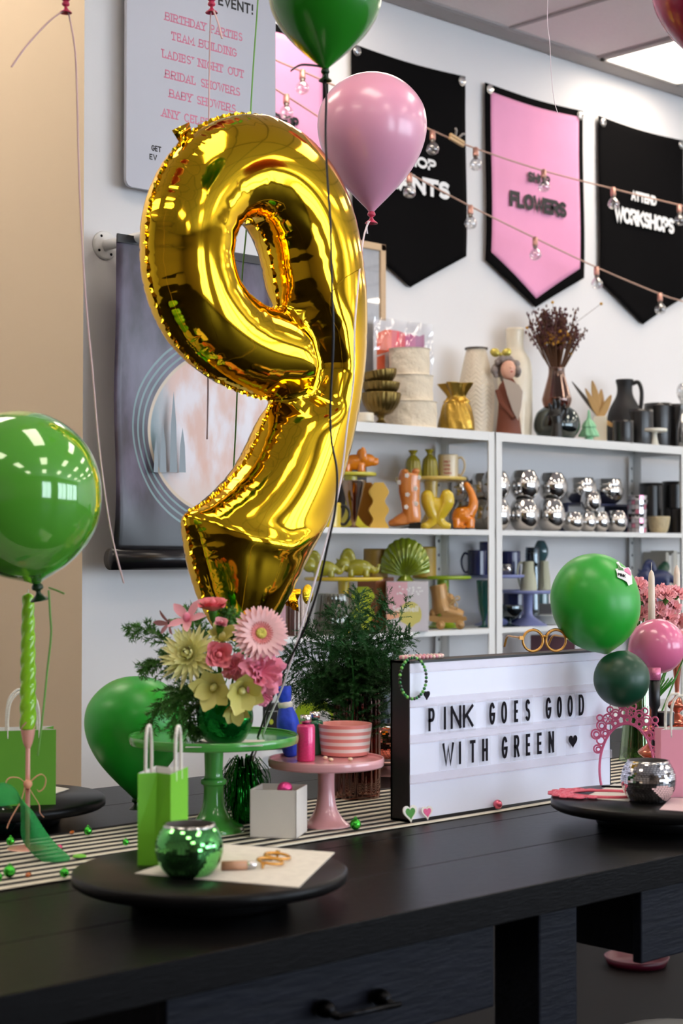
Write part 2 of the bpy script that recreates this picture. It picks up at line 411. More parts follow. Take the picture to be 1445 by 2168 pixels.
# ================================================================ striped runner
m_cream = mat('runner_cream', (225, 218, 200), .85, bump=.15, bscale=300); m_blk = mat('runner_black', (26, 24, 26), .85, bump=.15, bscale=300)
rn = MB(); ry0, ry1, ns = 2.248, 2.64, 22
for k in range(ns):
    a, b = ry0 + (ry1 - ry0) * k / ns, ry0 + (ry1 - ry0) * (k + 1) / ns
    n = 60
    vs = []; 
    for i in range(n + 1):
        x = .2 + 4.2 * i / n
        for y in (a, b): vs.append((x, y + .003 * math.sin(x * 5 + k * .1), T + .0022 + .0006 * math.sin(x * 9 + y * 20)))
    rn.add(vs, [(2 * i, 2 * i + 2, 2 * i + 3, 2 * i + 1) for i in range(n)], k % 2)
tag(rn.build('table_runner', [m_cream, m_blk], solid=.0016), 'black and cream striped cloth runner along the worktable', 'table runner')
# ================================================================ lightbox and its letter tiles
m_lbw = mat('lightbox_panel', (226, 229, 246), .2, var=.01, spec=.4, emit=.10); m_lbb = mat('lightbox_black', (14, 13, 14), .45)
LBX0, LBX1, LBZ0, LBZ1, LBY, LBD = 2.313, 2.949, T + .003, 1.237, 2.27, .052
lb = thing('cinema_lightbox', 'white cinema lightbox in black case, reading PINK GOES GOOD WITH GREEN', 'lightbox', (LBX0, LBY, LBZ0))
LW_, LH_ = LBX1 - LBX0, LBZ1 - LBZ0
c = MB(); e = .005
for lo, hi in (((0, 0, 0), (e * .4, LBD, LH_)), ((LW_ - e * .4, 0, 0), (LW_, LBD, LH_)), ((0, 0, LH_ - e), (LW_, LBD, LH_)), ((0, 0, 0), (LW_, LBD, e)), ((0, LBD - e, 0), (LW_, LBD, LH_))): c.box(lo, hi)
c.build('case', m_lbb, lb)
MB().box((e * .4, .001, e), (LW_ - e * .4, .012, LH_ - e)).build('front_panel', m_lbw, lb)
m_rail = mat('clear_rail', (240, 234, 242), .25); m_rail.node_tree.nodes['Principled BSDF'].inputs['Alpha'].default_value = .22
for fz in (.045, .262, .487, .735):
    z = LH_ * (1 - fz)
    MB().box((0, -.0035, z - .009), (LW_, -.0005, z + .009)).box((0, -.0045, z - .009), (LW_, -.0005, z - .0075)).build('letter_rail', m_rail, lb)
m_tile = mat('clear_tile', (228, 230, 240), .12); m_tile.node_tree.nodes['Principled BSDF'].inputs['Alpha'].default_value = .12; m_ink = mat('black_ink', (18, 13, 22), .5, spec=.08)
row1 = list(zip('PINKGOESGOOD', (902, 935, 949, 975, 1030.8, 1056, 1083.5, 1107, 1150, 1174, 1196.5, 1220), (916, 939, 972, 997.5, 1043.5, 1069, 1092.5, 1118, 1162.5, 1185, 1208, 1232)))
row2 = list(zip('WITHGREEN', (931.5, 967, 990, 1015.5, 1057, 1083, 1108, 1132, 1156), (956.5, 970.5, 1002, 1028, 1070, 1095, 1118, 1142.5, 1168)))
z1b, z1t = 1.44 - .52 + .003 + LH_ * .535, LBZ0 + LH_ * .705
desc = {0: 'first letter of PINK', 1: 'second letter of PINK', 2: 'third letter of PINK', 3: 'last letter of PINK', 4: 'first letter of GOES', 5: 'second letter of GOES', 6: 'third letter of GOES', 7: 'last letter of GOES', 8: 'first letter of GOOD', 9: 'first O of GOOD', 10: 'second O of GOOD', 11: 'last letter of GOOD'}
desc2 = ['first letter of WITH', 'second letter of WITH', 'third letter of WITH', 'last letter of WITH', 'first letter of GREEN', 'second letter of GREEN', 'first E of GREEN', 'second E of GREEN', 'last letter of GREEN']
def tile(ch, xa, xb, zb, zt, label, heart=False):
    x0 = onY(xa, 1500, LBY).x; x1 = onY(xb, 1500, LBY).x; xc = (x0 + x1) / 2; hw = max(.0175, (x1 - x0) / 2 + .008)
    t = thing('letter_tile', label, 'letter tile', (xc, LBY - .0046, zb - .008), group='letter tiles on the lightbox')
    MB().box((-hw, 0, 0), (hw, .0004, zt - zb + .016)).build('clear_card', m_tile, t)
    g = MB()
    if heart: g.add([(1.5 * v.x, -.0006, (v.y - .02) * 1.15 + .024) for v in hp], [tuple(range(len(hp)))], 0, False)
    else:
        tk = .0068; letter(g, ch, -(x1 - x0) / 2 + (tk / 2 if ch != 'I' else 0), .008, (x1 - x0) - (tk if ch != 'I' else 0), zt - zb, tk, -.0006)
    g.build('printed_letter', m_ink, t)
hp = [Vector((.010 * (math.sin(t) ** 3), .026 + .0135 * (13 * math.cos(t) - 5 * math.cos(2 * t) - 2 * math.cos(3 * t) - math.cos(4 * t)) / 16)) for t in np.linspace(0, 2 * PI, 40, endpoint=False)]
for i, (ch, a, b) in enumerate(row1): tile(ch, a, b, LBZ0 + LH_ * .555, LBZ0 + LH_ * .700, 'clear lightbox tile with black letter %s, %s' % (ch, desc[i]))
for i, (ch, a, b) in enumerate(row2): tile(ch, a, b, LBZ0 + LH_ * .325, LBZ0 + LH_ * .470, 'clear lightbox tile with black letter %s, %s' % (ch, desc2[i]))
tile('', 1199, 1217, LBZ0 + LH_ * .315, LBZ0 + LH_ * .470, 'clear lightbox tile with a black heart after GREEN', True)
# ================================================================ wall pennants
m_pfab = mat('pink_felt', (236, 158, 196), .8, var=.06, nscale=6, bump=.12, bscale=12); m_bfab = mat('black_felt', (12, 11, 12), .9, spec=.05, var=.1, bump=.12, bscale=14)
m_wprint = mat('white_print', (235, 235, 235), .6); m_bprint = mat('black_print', (16, 14, 16), .6); m_clear = glass('clear_grommet', (235, 235, 235), .1, .3)
def pennant(x0, pink, words, label, wcol):
    w, zt, zs, zp = .712, 3.62, 2.80, 2.62
    t = thing('wall_pennant', label, 'banner', (x0, YW - .016, zp))
    def sheet(inset, y):
        g = MB(); nx, nz = 24, 30; vs = []; fs = []
        for i in range(nx + 1):
            u = i / nx
            for j in range(nz + 1):
                v = j / nz
                zlo = zs - (zs - zp) * (1 - abs(2 * u - 1)) + inset * 1.15; zhi = zt - inset - .012 * math.sin(PI * u)
                x = inset + (w - 2 * inset) * u; z = zlo + (zhi - zlo) * v
                vs.append((x + .006 * math.sin(v * 5) * (1 - v), y - .006 * math.sin(u * 7 + v * 3) * (1 - v) ** 1.5 - .004, z - zp))
        for i in range(nx):
            for j in range(nz): a = i * (nz + 1) + j; fs.append((a, a + nz + 1, a + nz + 2, a + 1))
        return g.add(vs, fs)
    sheet(0, 0).build('cloth', m_bfab, t, solid=.003)
    if pink: sheet(.036, -.004).build('pink_face', m_pfab, t, solid=.001)
    for s, a, b, z, h, tk in words: tm = MB(); word(tm, s, a, b, z - zp, h, tk, -.018, gap=.30); tm.build('printed_word', m_wprint if wcol else m_bprint, t)
    for xx in (.025, w - .03): MB().lathe(prof([(0, .012), (.012, .011), (.02, .006), (.022, 0), (.012, 0), (0, -.004)]), 18).build('grommet', m_clear, t, (xx, -.012, zt - zp - .03), rot=(PI / 2, 0, 0))
    return t
pennant(3.945, True, [('SHOP', .40, .53, 3.19, .05, .013), ('GIFTS', .17, .545, 3.06, .07, .02)], 'pink black-edged wall pennant half hidden by the hanging sign', False)
pennant(4.79, False, [('SHOP', .27, .50, 3.15, .05, .013), ('PLANTS', .135, .585, 3.035, .078, .021)], 'black wall pennant printed PLANTS behind the pink balloon', True)
pennant(5.636, True, [('SHOP', .29, .44, 3.205, .048, .013), ('FLOWERS', .165, .56, 3.07, .075, .020)], 'pink wall pennant with black edge printed SHOP FLOWERS', False)
pennant(6.472, False, [('ATTEND', .25, .45, 3.235, .05, .012), ('WORKSHOPS', .115, .60, 3.11, .08, .019)], 'black wall pennant printed ATTEND WORKSHOPS', True)
# ================================================================ string lights
m_cable = mat('copper_cable', (190, 150, 130), .5); m_sock = mat('pink_copper_socket', (200, 150, 135), .35, .5); m_bulb = glass('bulb_glass', (245, 245, 245), .03, .14); m_base = mat('bulb_cap', (120, 115, 110), .3, .8)
def strand(pts, bulbs, Y, label):
    t = thing('string_light', label, 'string lights', tuple(onY(*pts[0], Y))); o = t.location
    MB().tube([Vector(v) - o for v in smooth_curve([tuple(onY(x, y, Y)) for x, y in pts], 6)], .0035, 6).build('cable', m_cable, t)
    for (x, y, tilt) in bulbs:
        P = onY(x, y, Y) - o
        s = MB().lathe([(0, .006), (.012, .005), (.013, -.03), (.011, -.036), (0, -.036)], 14).build('socket', m_sock, t, tuple(P), rot=(0, tilt, YAW))
        b = MB().lathe([(.009, -.036), (.010, -.046)], 12, mi=1); b.lathe(prof([(.008, -.045), (.018, -.055), (.027, -.073), (.024, -.09), (.012, -.1), (0, -.102)]), 18)
        b.tube([(0, 0, -.05), (.003, 0, -.065), (-.004, .003, -.078), (.004, 0, -.07)], .0012, 5, 1)
        b.build('bulb', [m_bulb, m_base], s)
strand([(560, 110), (585, 128), (660, 160), (760, 205), (905, 272), (1000, 312), (1145, 360), (1290, 398), (1445, 436), (1500, 448)], [(640, 152, .35), (915, 280, .2), (1006, 316, .3), (1150, 362, .2), (1297, 400, .2), (1437, 436, .2)], 4.82, 'upper copper-coloured string of bulbs crossing the pennants')
strand([(560, 175), (585, 190), (675, 248), (780, 318), (880, 375), (992, 435), (1130, 503), (1260, 565), (1395, 622), (1445, 638), (1500, 655)], [(606, 204, .35), (866, 370, .1), (995, 438, .2), (1132, 505, .15), (1262, 568, .15), (1396, 623, .15)], 4.84, 'lower copper-coloured string of bulbs hanging below the upper one')
P = onY(966, 297, 4.805); cp = thing('clothespin', 'wooden clothespin clipped on the upper string of bulbs', 'clothespin', tuple(P), rot=(0, rad(14), 0))
m_pine = mat('pine_wood', (205, 170, 125), .6); m_bow = mat('grey_ribbon', (150, 145, 140), .4)
MB().box((-.045, -.008, -.014), (.045, .006, -.001)).box((-.045, -.008, .001), (.045, .006, .014)).build('jaws', m_pine, cp, bev=.003)
MB().tube([(-.012, 0, .012), (-.02, -.01, .035), (-.03, -.012, .04)], .005).tube([(.008, 0, .012), (.02, -.01, .036), (.03, -.012, .04)], .005).build('ribbon', m_bow, cp)
# ================================================================ hanging sign on the pillar
m_sign = mat('sign_board', (188, 190, 201), .35, var=.01); m_pinkp = mat('pink_print', (212, 126, 152), .6)
sx0, sx1, sz0, sz1, SY = 2.771, 3.335, 2.503, 3.42, 3.85
sg = thing('hanging_sign', 'white rounded sign listing parties and showers in pink letters', 'sign', (sx0, SY, sz0))
w, h, r = sx1 - sx0, sz1 - sz0, .02
poly = []
for cxx, cz, a in ((w - r, h - r, 0), (r, h - r, 90), (r, r, 180), (w - r, r, 270)): poly += [(cxx + r * math.cos(rad(a + q * 15)), cz + r * math.sin(rad(a + q * 15))) for q in range(7)]
MB().prism(poly, 0, .012).build('board', m_sign, sg)
MB().box((.1, .012, h - .12), (w - .1, .0495, h - .1)).box((.1, .012, .1), (w - .1, .0495, .12)).build('standoff', m_rail if False else mat('sign_standoff', (120, 120, 122), .4, .6), sg)
def stext(mb, s, xa, ya, xb, yb, hpx, t, serif):
    a = onY(xa, ya, SY); b = onY(xb, yb, SY); z = (a.z + b.z) / 2; hh = hpx * mpp(a)
    word(mb, s, a.x - sx0, b.x - sx0, z - sz0, hh, t, -.0003, serif=serif, gap=.42)
for s, xa, ya, xb, yb in (('BIRTHDAY PARTIES', 350, 43, 512, 88), ('TEAM BUILDING', 363, 85, 500, 121), ("LADIES' NIGHT OUT", 344, 122, 515, 166), ('BRIDAL SHOWERS', 350, 165, 507, 204), ('BABY SHOWERS', 359, 206, 498, 240), ('ANY CELEBRATION', 343, 248, 512, 284)):
    q = MB(); stext(q, s, xa, ya, xb, yb, 18.5, .0038, .0045); q.build('pink_words', m_pinkp, sg)
for s, xa, ya, xb, yb, hp_, t_ in (('EVENT!', 463, 14, 535, 29, 23, .0062), ('GET', 321, 319, 340, 323, 12.5, .0036), ('EV', 317, 337, 331, 341, 12.5, .0036)):
    q = MB(); stext(q, s, xa, ya, xb, yb, hp_, t_, 0); q.build('black_words', m_bprint, sg)
# ================================================================ scroll poster on a pipe bracket
PY = 3.74
m_pipe = mat('white_metal', (225, 224, 222), .3, var=.02)
f0 = onY(221, 520, 3.9); br = thing('pipe_bracket', 'white round wall flange with short pipe above the poster corner', 'bracket', tuple(f0))
MB().lathe([(0, .010), (.035, .009), (.041, .006), (.042, 0), (0, 0)], 32).build('flange', m_pipe, br, rot=(PI / 2, 0, 0))
MB().lathe([(.0, .0), (.015, 0), (.015, .22), (0, .22)], 20).build('pipe', m_pipe, br, rot=(PI / 2, 0, 0))
for k in range(4): MB().lathe([(0, .0115), (.004, .0105), (.004, .0095), (0, .0095)], 10).build('screw', m_iron, br, (.030 * math.cos(.6 + k * PI / 2), 0, .030 * math.sin(.6 + k * PI / 2)), rot=(PI / 2, 0, 0))
a = onY(248, 497, PY); b = onY(228, 1170, PY); pw, pz1, pz0 = .56, a.z, b.z
def poster_mat():
    m = bpy.data.materials.new('violet_scenic_print'); m.use_nodes = True; nt = m.node_tree; N = nt.nodes; L = nt.links
    B = N['Principled BSDF']; B.inputs['Roughness'].default_value = .32
    tc = N.new('ShaderNodeTexCoord'); sp = N.new('ShaderNodeSeparateXYZ'); L.new(tc.outputs['Object'], sp.inputs[0])
    def math_(op, a, b=None, c=None):
        n = N.new('ShaderNodeMath'); n.operation = op
        for i, v in enumerate((a, b, c)):
            if v is None: continue
            if isinstance(v, (int, float)): n.inputs[i].default_value = v
            else: L.new(v, n.inputs[i])
        return n.outputs[0]
    def mix(f, a, b):
        n = N.new('ShaderNodeMix'); n.data_type = 'RGBA'; L.new(f, n.inputs[0])
        for i, v in ((6, a), (7, b)):
            if isinstance(v, tuple): n.inputs[i].default_value = v
            else: L.new(v, n.inputs[i])
        return n.outputs[2]
    def ramp(v, lo, hi): 
        n = N.new('ShaderNodeMapRange'); n.interpolation_type = 'SMOOTHSTEP'; L.new(v, n.inputs[0]); n.inputs[1].default_value = lo; n.inputs[2].default_value = hi; return n.outputs[0]
    x, z = sp.outputs[0], sp.outputs[2]
    no = N.new('ShaderNodeTexNoise'); no.inputs['Scale'].default_value = 7; no.inputs['Detail'].default_value = 5; mp = N.new('ShaderNodeMapping'); mp.inputs['Scale'].default_value = (1.6, 1, .7); L.new(tc.outputs['Object'], mp.inputs[0]); L.new(mp.outputs[0], no.inputs['Vector']); nz = no.outputs[0]
    base = mix(ramp(nz, .35, .7), lin((48, 37, 52)), lin((98, 89, 112)))
    base = mix(ramp(z, .05, .22), lin((20, 19, 22)), base)                      # dark foot of the print
    dx = math_('SUBTRACT', x, CX); dz_ = math_('SUBTRACT', z, CZ)
    d = math_('SQRT', math_('ADD', math_('POWER', dx, 2), math_('POWER', dz_, 2)))
    # pale glowing disc with warm clouds
    warm = mix(ramp(nz, .40, .62), lin((224, 218, 224)), lin((216, 178, 164)))
    warm = mix(ramp(math_('ADD', z, math_('MULTIPLY', nz, .1)), CZ - .16, CZ - .02), lin((212, 196, 190)), warm)
    warm = mix(ramp(math_('ADD', x, math_('MULTIPLY', nz, .12)), CX - .2, CX - .06), lin((96, 124, 130)), warm)
    rings = math_('SINE', math_('MULTIPLY', math_('ADD', d, math_('MULTIPLY', nz, .006)), 330))
    ringc = mix(ramp(rings, .1, .9), base, lin((112, 140, 142)))
    inring = math_('MULTIPLY', ramp(d, .298, .29), ramp(d, .226, .232))
    col = mix(inring, base, ringc); col = mix(ramp(d, .232, .226), col, warm)
    rim = math_('MULTIPLY', ramp(d, .236, .232), ramp(d, .222, .227)); col = mix(rim, col, lin((205, 185, 160)))
    L.new(col, B.inputs['Base Color']); return m
P0 = (a.x, PY, pz0)
ph = pz1 - pz0
cc = onY(455, 920, PY); CX, CZ = cc.x - P0[0], cc.z - P0[2]
po = thing('scroll_poster', 'violet scenic poster with pale round glow, black tube along bottom', 'poster', P0)
g = MB(); nx, nz = 20, 40; vs = []; fs = []
for i in range(nx + 1):
    for j in range(nz + 1):
        u, v = i / nx, j / nz
        vs.append((u * pw - .012 * (1 - v) * (1 - u), -.012 * math.sin(v * 9 + u * 3) * (1 - v) - .004 * math.sin(u * 14 + v * 5), v * ph))
for i in range(nx):
    for j in range(nz): k = i * (nz + 1) + j; fs.append((k, k + nz + 1, k + nz + 2, k + 1))
g.add(vs, fs).build('sheet', poster_mat(), po, solid=.0008)
m_tubeb = mat('black_roller', (24, 23, 26), .25)
g = MB(); r0, r1 = .03, .033
g.lathe([(0, 0), (r0, 0), (r0, pw + .04), (0, pw + .04)], 28).tf(Matrix.Translation((-.02, 0, -.018)) @ Matrix.Rotation(PI / 2, 4, 'Y')); g.build('bottom_tube', m_tubeb, po)
g = MB().box((0, -.003, ph - .02), (pw, .003, ph + .004)); g.build('top_batten', m_tubeb, po)
# soft tower silhouettes of the print (generic skyline)
g = MB()
def tower(x, z0, z1, w): g.add([(x - w, -.017, z0), (x + w, -.017, z0), (x + w * .7, -.017, z0 + (z1 - z0) * .6), (x, -.017, z1), (x - w * .7, -.017, z0 + (z1 - z0) * .6)], [(0, 1, 2, 3, 4)], 0, False)
for (px, py0, py1, wpx) in ((367, 1000, 828, 10), (345, 1000, 900, 9), (386, 1000, 905, 9), (330, 1000, 925, 6)):
    A = onY(px, py0, PY - .017); Bq = onY(px, py1, PY - .017); tower(A.x - P0[0], A.z - P0[2], Bq.z - P0[2], wpx * mpp(A))
g.build('skyline_print', mat('grey_green_print', (128, 140, 148), .4), po)
# ================================================================ framed print leaning at the shelf
a = onY(745, 505, 4.99); b = onY(817, 518, 4.99); fz = ZS[0]
fr = thing('picture_frame', 'light wooden picture frame with white mat, leaning behind the gold balloon', 'picture frame', (b.x - .52, 4.99, fz)); FW, FH = .52, b.z - fz
m_oak = mat('oak_frame', (198, 168, 132), .5, var=.12, nscale=30, stretch=(1, 1, 6))
g = MB()
for lo, hi in (((0, 0, 0), (.03, .025, FH)), ((FW - .03, 0, 0), (FW, .025, FH)), ((0, 0, FH - .03), (FW, .025, FH)), ((0, 0, 0), (FW, .025, .03))): g.box(lo, hi)
g.build('frame', m_oak, fr, bev=.003)
MB().box((.03, .012, .03), (FW - .03, .018, FH - .03)).build('mat_board', mat('mat_board', (226, 226, 230), .6), fr)
MB().box((.13, .0105, .13), (FW - .13, .0115, FH - .13)).build('print', mat('grey_print', (186, 182, 186), .6, var=.1), fr)
MB().box((.03, .006, .03), (FW - .03, .007, FH - .03)).build('glass', glass('picture_glass', (250, 250, 250), .02, .04), fr)
# ================================================================ steel shelving units
m_steel = mat('white_shelf_steel', (228, 228, 226), .35, var=.02); m_hole = mat('shelf_slot', (70, 70, 72), .6)
def shelf_unit(x0, x1, label):
    t = thing('shelving_unit', label, 'shelving', (x0, YF, 0)); w, d = x1 - x0, YB - YF
    for k, z in enumerate(ZS):
        e = .038 if k == 0 else .022
        g = MB().box((.0016, .0016, z - .004), (w - .0016, d - .0016, z)); g.box((0, 0, z - e), (w, .0016, z)).box((0, d - .0016, z - e), (w, d, z)).box((0, .0016, z - e), (.0016, d - .0016, z)).box((w - .0016, .0016, z - e), (w, d - .0016, z))
        g.build('shelf_board', m_steel, t)
    for px, sx in ((0, 1), (w, -1)):
        for py, sy in ((0, 1), (d, -1)):
            g = MB(); a, b = sorted((px, px + sx * .038)); c_, d_ = sorted((py, py + sy * .0022)); g.box((a, c_ - .0006, 0), (b, d_ - .0006 if sy < 0 else d_, ZS[0]))
            a, b = sorted((px, px + sx * .0022)); c_, d_ = sorted((py, py + sy * .038)); g.box((a, c_, 0), (b, d_, ZS[0]))
            if sy < 0:
                for q in range(30):
                    z = .08 + q * .062; g.box((px + sx * .014, py - .0045, z), (px + sx * .024, py - .0035, z + .012), 1)
            g.build('post', [m_steel, m_hole], t)
    return t
shelf_unit(3.99, 5.333, 'white steel shelving unit holding the yellow and gold vases')
shelf_unit(5.343, 6.735, 'white steel shelving unit holding the silver and blue vases')
shelf_unit(6.745, 8.1, 'white steel shelving unit at the right edge of the photo')
# ================================================================ the gold foil number nine
m_gold = mat('gold_foil', (247, 196, 40), .075, 1.0, var=.02)
Y9 = 2.58
def nine():
    outer_px = [(395, 1092), (432, 1066), (478, 1026), (520, 975), (550, 915), (569, 868), (578, 846),
                (540, 838), (482, 816), (424, 778), (372, 724), (336, 655), (316, 580), (311, 500), (322, 420), (350, 350), (395, 291), (452, 255), (515, 243),
                (580, 257), (640, 299), (690, 365), (722, 440), (740, 525), (751, 620), (752, 720), (743, 825), (725, 930), (698, 1034), (660, 1128), (616, 1214), (582, 1290), (548, 1344),
                (500, 1352), (462, 1330), (434, 1268), (414, 1200), (401, 1142)]
    hole_px = [(474, 560), (478, 512), (494, 480), (518, 466), (546, 480), (567, 520), (579, 575), (588, 630), (584, 656), (548, 648), (516, 628), (486, 598)]
    def plane(px, py): q = onY(px, py, Y9); return Vector((q.x, q.z))
    def resamp(pts, step, sharp=()):
        c = [Vector((v.x, v.y)) for v in smooth_curve([(p.x, p.y) for p in pts], 10, True)]
        L = [0]
        for i in range(len(c)): L.append(L[-1] + (c[(i + 1) % len(c)] - c[i]).length)
        n = max(12, int(L[-1] / step)); out = []; j = 0
        for k in range(n):
            s = L[-1] * k / n
            while L[j + 1] < s: j += 1
            t = (s - L[j]) / max(1e-9, L[j + 1] - L[j]); out.append(c[j].lerp(c[(j + 1) % len(c)], t))
        return out
    O = resamp([plane(*p) for p in outer_px], .0052); H = resamp([plane(*p) for p in hole_px], .0052)
    def area(p): return sum(p[i].x * p[(i + 1) % len(p)].y - p[(i + 1) % len(p)].x * p[i].y for i in range(len(p)))
    if area(O) < 0: O.reverse()
    if area(H) > 0: H.reverse()
    BP = np.array([(v.x, v.y) for v in O + H]); nO, nH = len(O), len(H)
    def inside(P, poly):
        x, y = P[:, 0], P[:, 1]; r = np.zeros(len(P), bool); Q = np.array([(v.x, v.y) for v in poly]); j = len(Q) - 1
        for i in range(len(Q)):
            c = ((Q[i, 1] > y) != (Q[j, 1] > y)) & (x < (Q[j, 0] - Q[i, 0]) * (y - Q[i, 1]) / (Q[j, 1] - Q[i, 1] + 1e-12) + Q[i, 0]); r ^= c; j = i
        return r
    dom = lambda P: inside(P, O) & ~inside(P, H)
    # inflation: Poisson membrane over the outline
    g = .004; lo = BP.min(0) - .02; hi = BP.max(0) + .02; nx, nz = ((hi - lo) / g).astype(int) + 1
    gx, gz = np.meshgrid(lo[0] + g * np.arange(nx), lo[1] + g * np.arange(nz), indexing='ij')
    M = dom(np.stack([gx.ravel(), gz.ravel()], 1)).reshape(nx, nz); u = np.zeros((nx, nz))
    for it in range(2600):
        s = np.zeros_like(u); s[1:-1, 1:-1] = .25 * (u[2:, 1:-1] + u[:-2, 1:-1] + u[1:-1, 2:] + u[1:-1, :-2] + g * g)
        u = np.where(M, u + 1.0 * (s - u), 0)
    def samp(P):
        f = (P - lo) / g; i = np.clip(f.astype(int), 0, [nx - 2, nz - 2]); t = f - i
        a = u[i[:, 0], i[:, 1]]; b = u[i[:, 0] + 1, i[:, 1]]; c = u[i[:, 0], i[:, 1] + 1]; d = u[i[:, 0] + 1, i[:, 1] + 1]
        return (a * (1 - t[:, 0]) + b * t[:, 0]) * (1 - t[:, 1]) + (c * (1 - t[:, 0]) + d * t[:, 0]) * t[:, 1]
    def ndist(P):
        out = np.empty(len(P)); idx = np.empty(len(P), int)
        for k in range(0, len(P), 2000):
            D = ((P[k:k + 2000, None, :] - BP[None]) ** 2).sum(2); idx[k:k + 2000] = D.argmin(1); out[k:k + 2000] = np.sqrt(D.min(1))
        return out, idx
    nrm = []
    for L in (O, H):
        for i in range(len(L)):
            t = (L[(i + 1) % len(L)] - L[i - 1]).normalized(); nrm.append((-t.y, t.x))
    nrm = np.array(nrm)
    pts = []
    for d in (.0025, .006, .0105, .016, .023, .031, .040, .050):
        q = BP + nrm * d
        if d > .02: q = q[::2]
        dd, _ = ndist(q); pts.append(q[(dd > d * .85) & dom(q)])
    s = .0095; hx = []
    for a in range(int((hi[0] - lo[0]) / s) + 2):
        for b in range(int((hi[1] - lo[1]) / (s * .866)) + 2): hx.append((lo[0] + a * s + (b % 2) * s / 2, lo[1] + b * s * .866))
    hx = np.array(hx); hx = hx[dom(hx)]; dd, _ = ndist(hx); pts.append(hx[dd > .056])
    IN = np.concatenate(pts)
    allp = np.concatenate([BP, IN])
    edges = [(i, (i + 1) % nO) for i in range(nO)] + [(nO + i, nO + (i + 1) % nH) for i in range(nH)]
    V2, E2, F2, ov, oe, of = delaunay_2d_cdt([Vector(p) for p in allp], edges, [], 0, 1e-7)
    P = np.array([(v.x, v.y) for v in V2]); cen = np.array([P[list(f)].mean(0) for f in F2]); keep = dom(cen)
    F = [tuple(f) for f, k in zip(F2, keep) if k]
    d, idx = ndist(P); h = .92 * np.sqrt(np.maximum(0, 2 * samp(P)))
    # close to the seam follow the ideal circle so the edge is round
    bnd = d < 1e-6
    arcl = np.concatenate([np.cumsum([(O[i] - O[i - 1]).length for i in range(nO)]), 5 + np.cumsum([(H[i] - H[i - 1]).length for i in range(nH)])])[idx]
    rs = np.random.RandomState(3); ph = np.zeros(len(P))
    wob = arcl + .006 * np.sin(arcl * 31) + .004 * np.sin(arcl * 83 + 1)
    c = np.maximum(0, np.cos(2 * PI * wob / .030)) ** 6; c2 = np.maximum(0, np.cos(2 * PI * wob / .013 + 1)) ** 4
    inner = (idx >= nO)
    depth = np.where(inner, .040, .026) * (.7 + .5 * np.abs(np.sin(arcl * 17)))
    # weld between the end of the loop and the stem
    W_ = np.array([[*plane(596, 655)], [*plane(628, 715)], [*plane(643, 780)], [*plane(632, 836)], [*plane(578, 849)]]); wd = np.full(len(P), 9.)
    for a, b in zip(W_, W_[1:]):
        t = np.clip(((P - a) @ (b - a)) / ((b - a) @ (b - a)), 0, 1); wd = np.minimum(wd, np.linalg.norm(P - (a + t[:, None] * (b - a)), axis=1))
    h *= 1 - (1 - np.exp(-(wd / .045) ** 2)) * (np.where(inner, .085, .075) * c * np.exp(-(d / depth) ** 2) + .03 * c2 * np.exp(-(d / .014) ** 2))
    h *= 1 - .55 * np.exp(-(wd / .030) ** 1.6)
    # fold where the tail meets its flat end
    K_ = np.array([[*plane(405, 1098)], [*plane(470, 1140)], [*plane(545, 1160)], [*plane(620, 1130)], [*plane(668, 1085)]]); wd = np.full(len(P), 9.)
    for a, b in zip(K_, K_[1:]):
        t = np.clip(((P - a) @ (b - a)) / ((b - a) @ (b - a)), 0, 1); wd = np.minimum(wd, np.linalg.norm(P - (a + t[:, None] * (b - a)), axis=1))
    h *= 1 + .10 * np.exp(-(wd / .02) ** 2)
    h[bnd] = 0
    base = Vector((float(P[:, 0].mean()), Y9, float(P[:, 1].min())))
    mb = MB(); n = len(P)
    fr = [(P[i, 0] - base.x, -h[i], P[i, 1] - base.z) for i in range(n)]; bk = [(P[i, 0] - base.x, h[i], P[i, 1] - base.z) for i in range(n)]
    mb.add(fr, F); mb.add(bk, [f[::-1] for f in F])
    # flat welded hem outside the seam
    for L, st, sg in ((O, 0, -1), (H, nO, -1)):
        vs = []; m = len(L); sn = nrm[st:st + m]
        for i in range(m):
            wv = .005 * (1 + .35 * math.sin(i * 1.9)); yy = .002 * math.sin(i * 1.1) + .0012 * math.sin(i * 2.7)
            p0 = BP[st + i]; p1 = p0 - sn[i] * wv
            vs += [(p0[0] - base.x, 0, p0[1] - base.z), (p1[0] - base.x, yy, p1[1] - base.z)]
        mb.add(vs, [(2 * i, 2 * i + 1, (2 * i + 3) % (2 * m), (2 * i + 2) % (2 * m)) for i in range(m)])
    t = thing('number_balloon', 'large shiny gold foil number 9 balloon', 'balloon', tuple(base))
    mb.build('foil_body', m_gold, t)
    # filling tabs
    q = onY(640, 1268, Y9) - base; m_tab = mat('gold_foil_tab', (240, 160, 20), .2, 1.0, bump=.5, bscale=70)
    g = MB(); A = onY(592, 1255, Y9) - base; vs = []
    for i in range(7):
        for j in range(4): vs.append((A.x + .045 * i / 6, -.01 + .006 * math.sin(i * 2.1 + j * 1.7), A.z - .022 + .035 * j / 3 - .02 * i / 6 * (1 if j == 0 else .3)))
    g.add(vs, [(i * 4 + j, (i + 1) * 4 + j, (i + 1) * 4 + j + 1, i * 4 + j + 1) for i in range(6) for j in range(3)]); g.build('filling_tab', m_tab, t, solid=.0006)
    B_ = onY(643, 1258, Y9) - base; MB().ell((B_.x, -.012, B_.z), (.015, .006, .021)).build('valve_disc', mat('gold_foil_disc', (214, 176, 40), .25, 1.0, bump=.4, bscale=90), t)
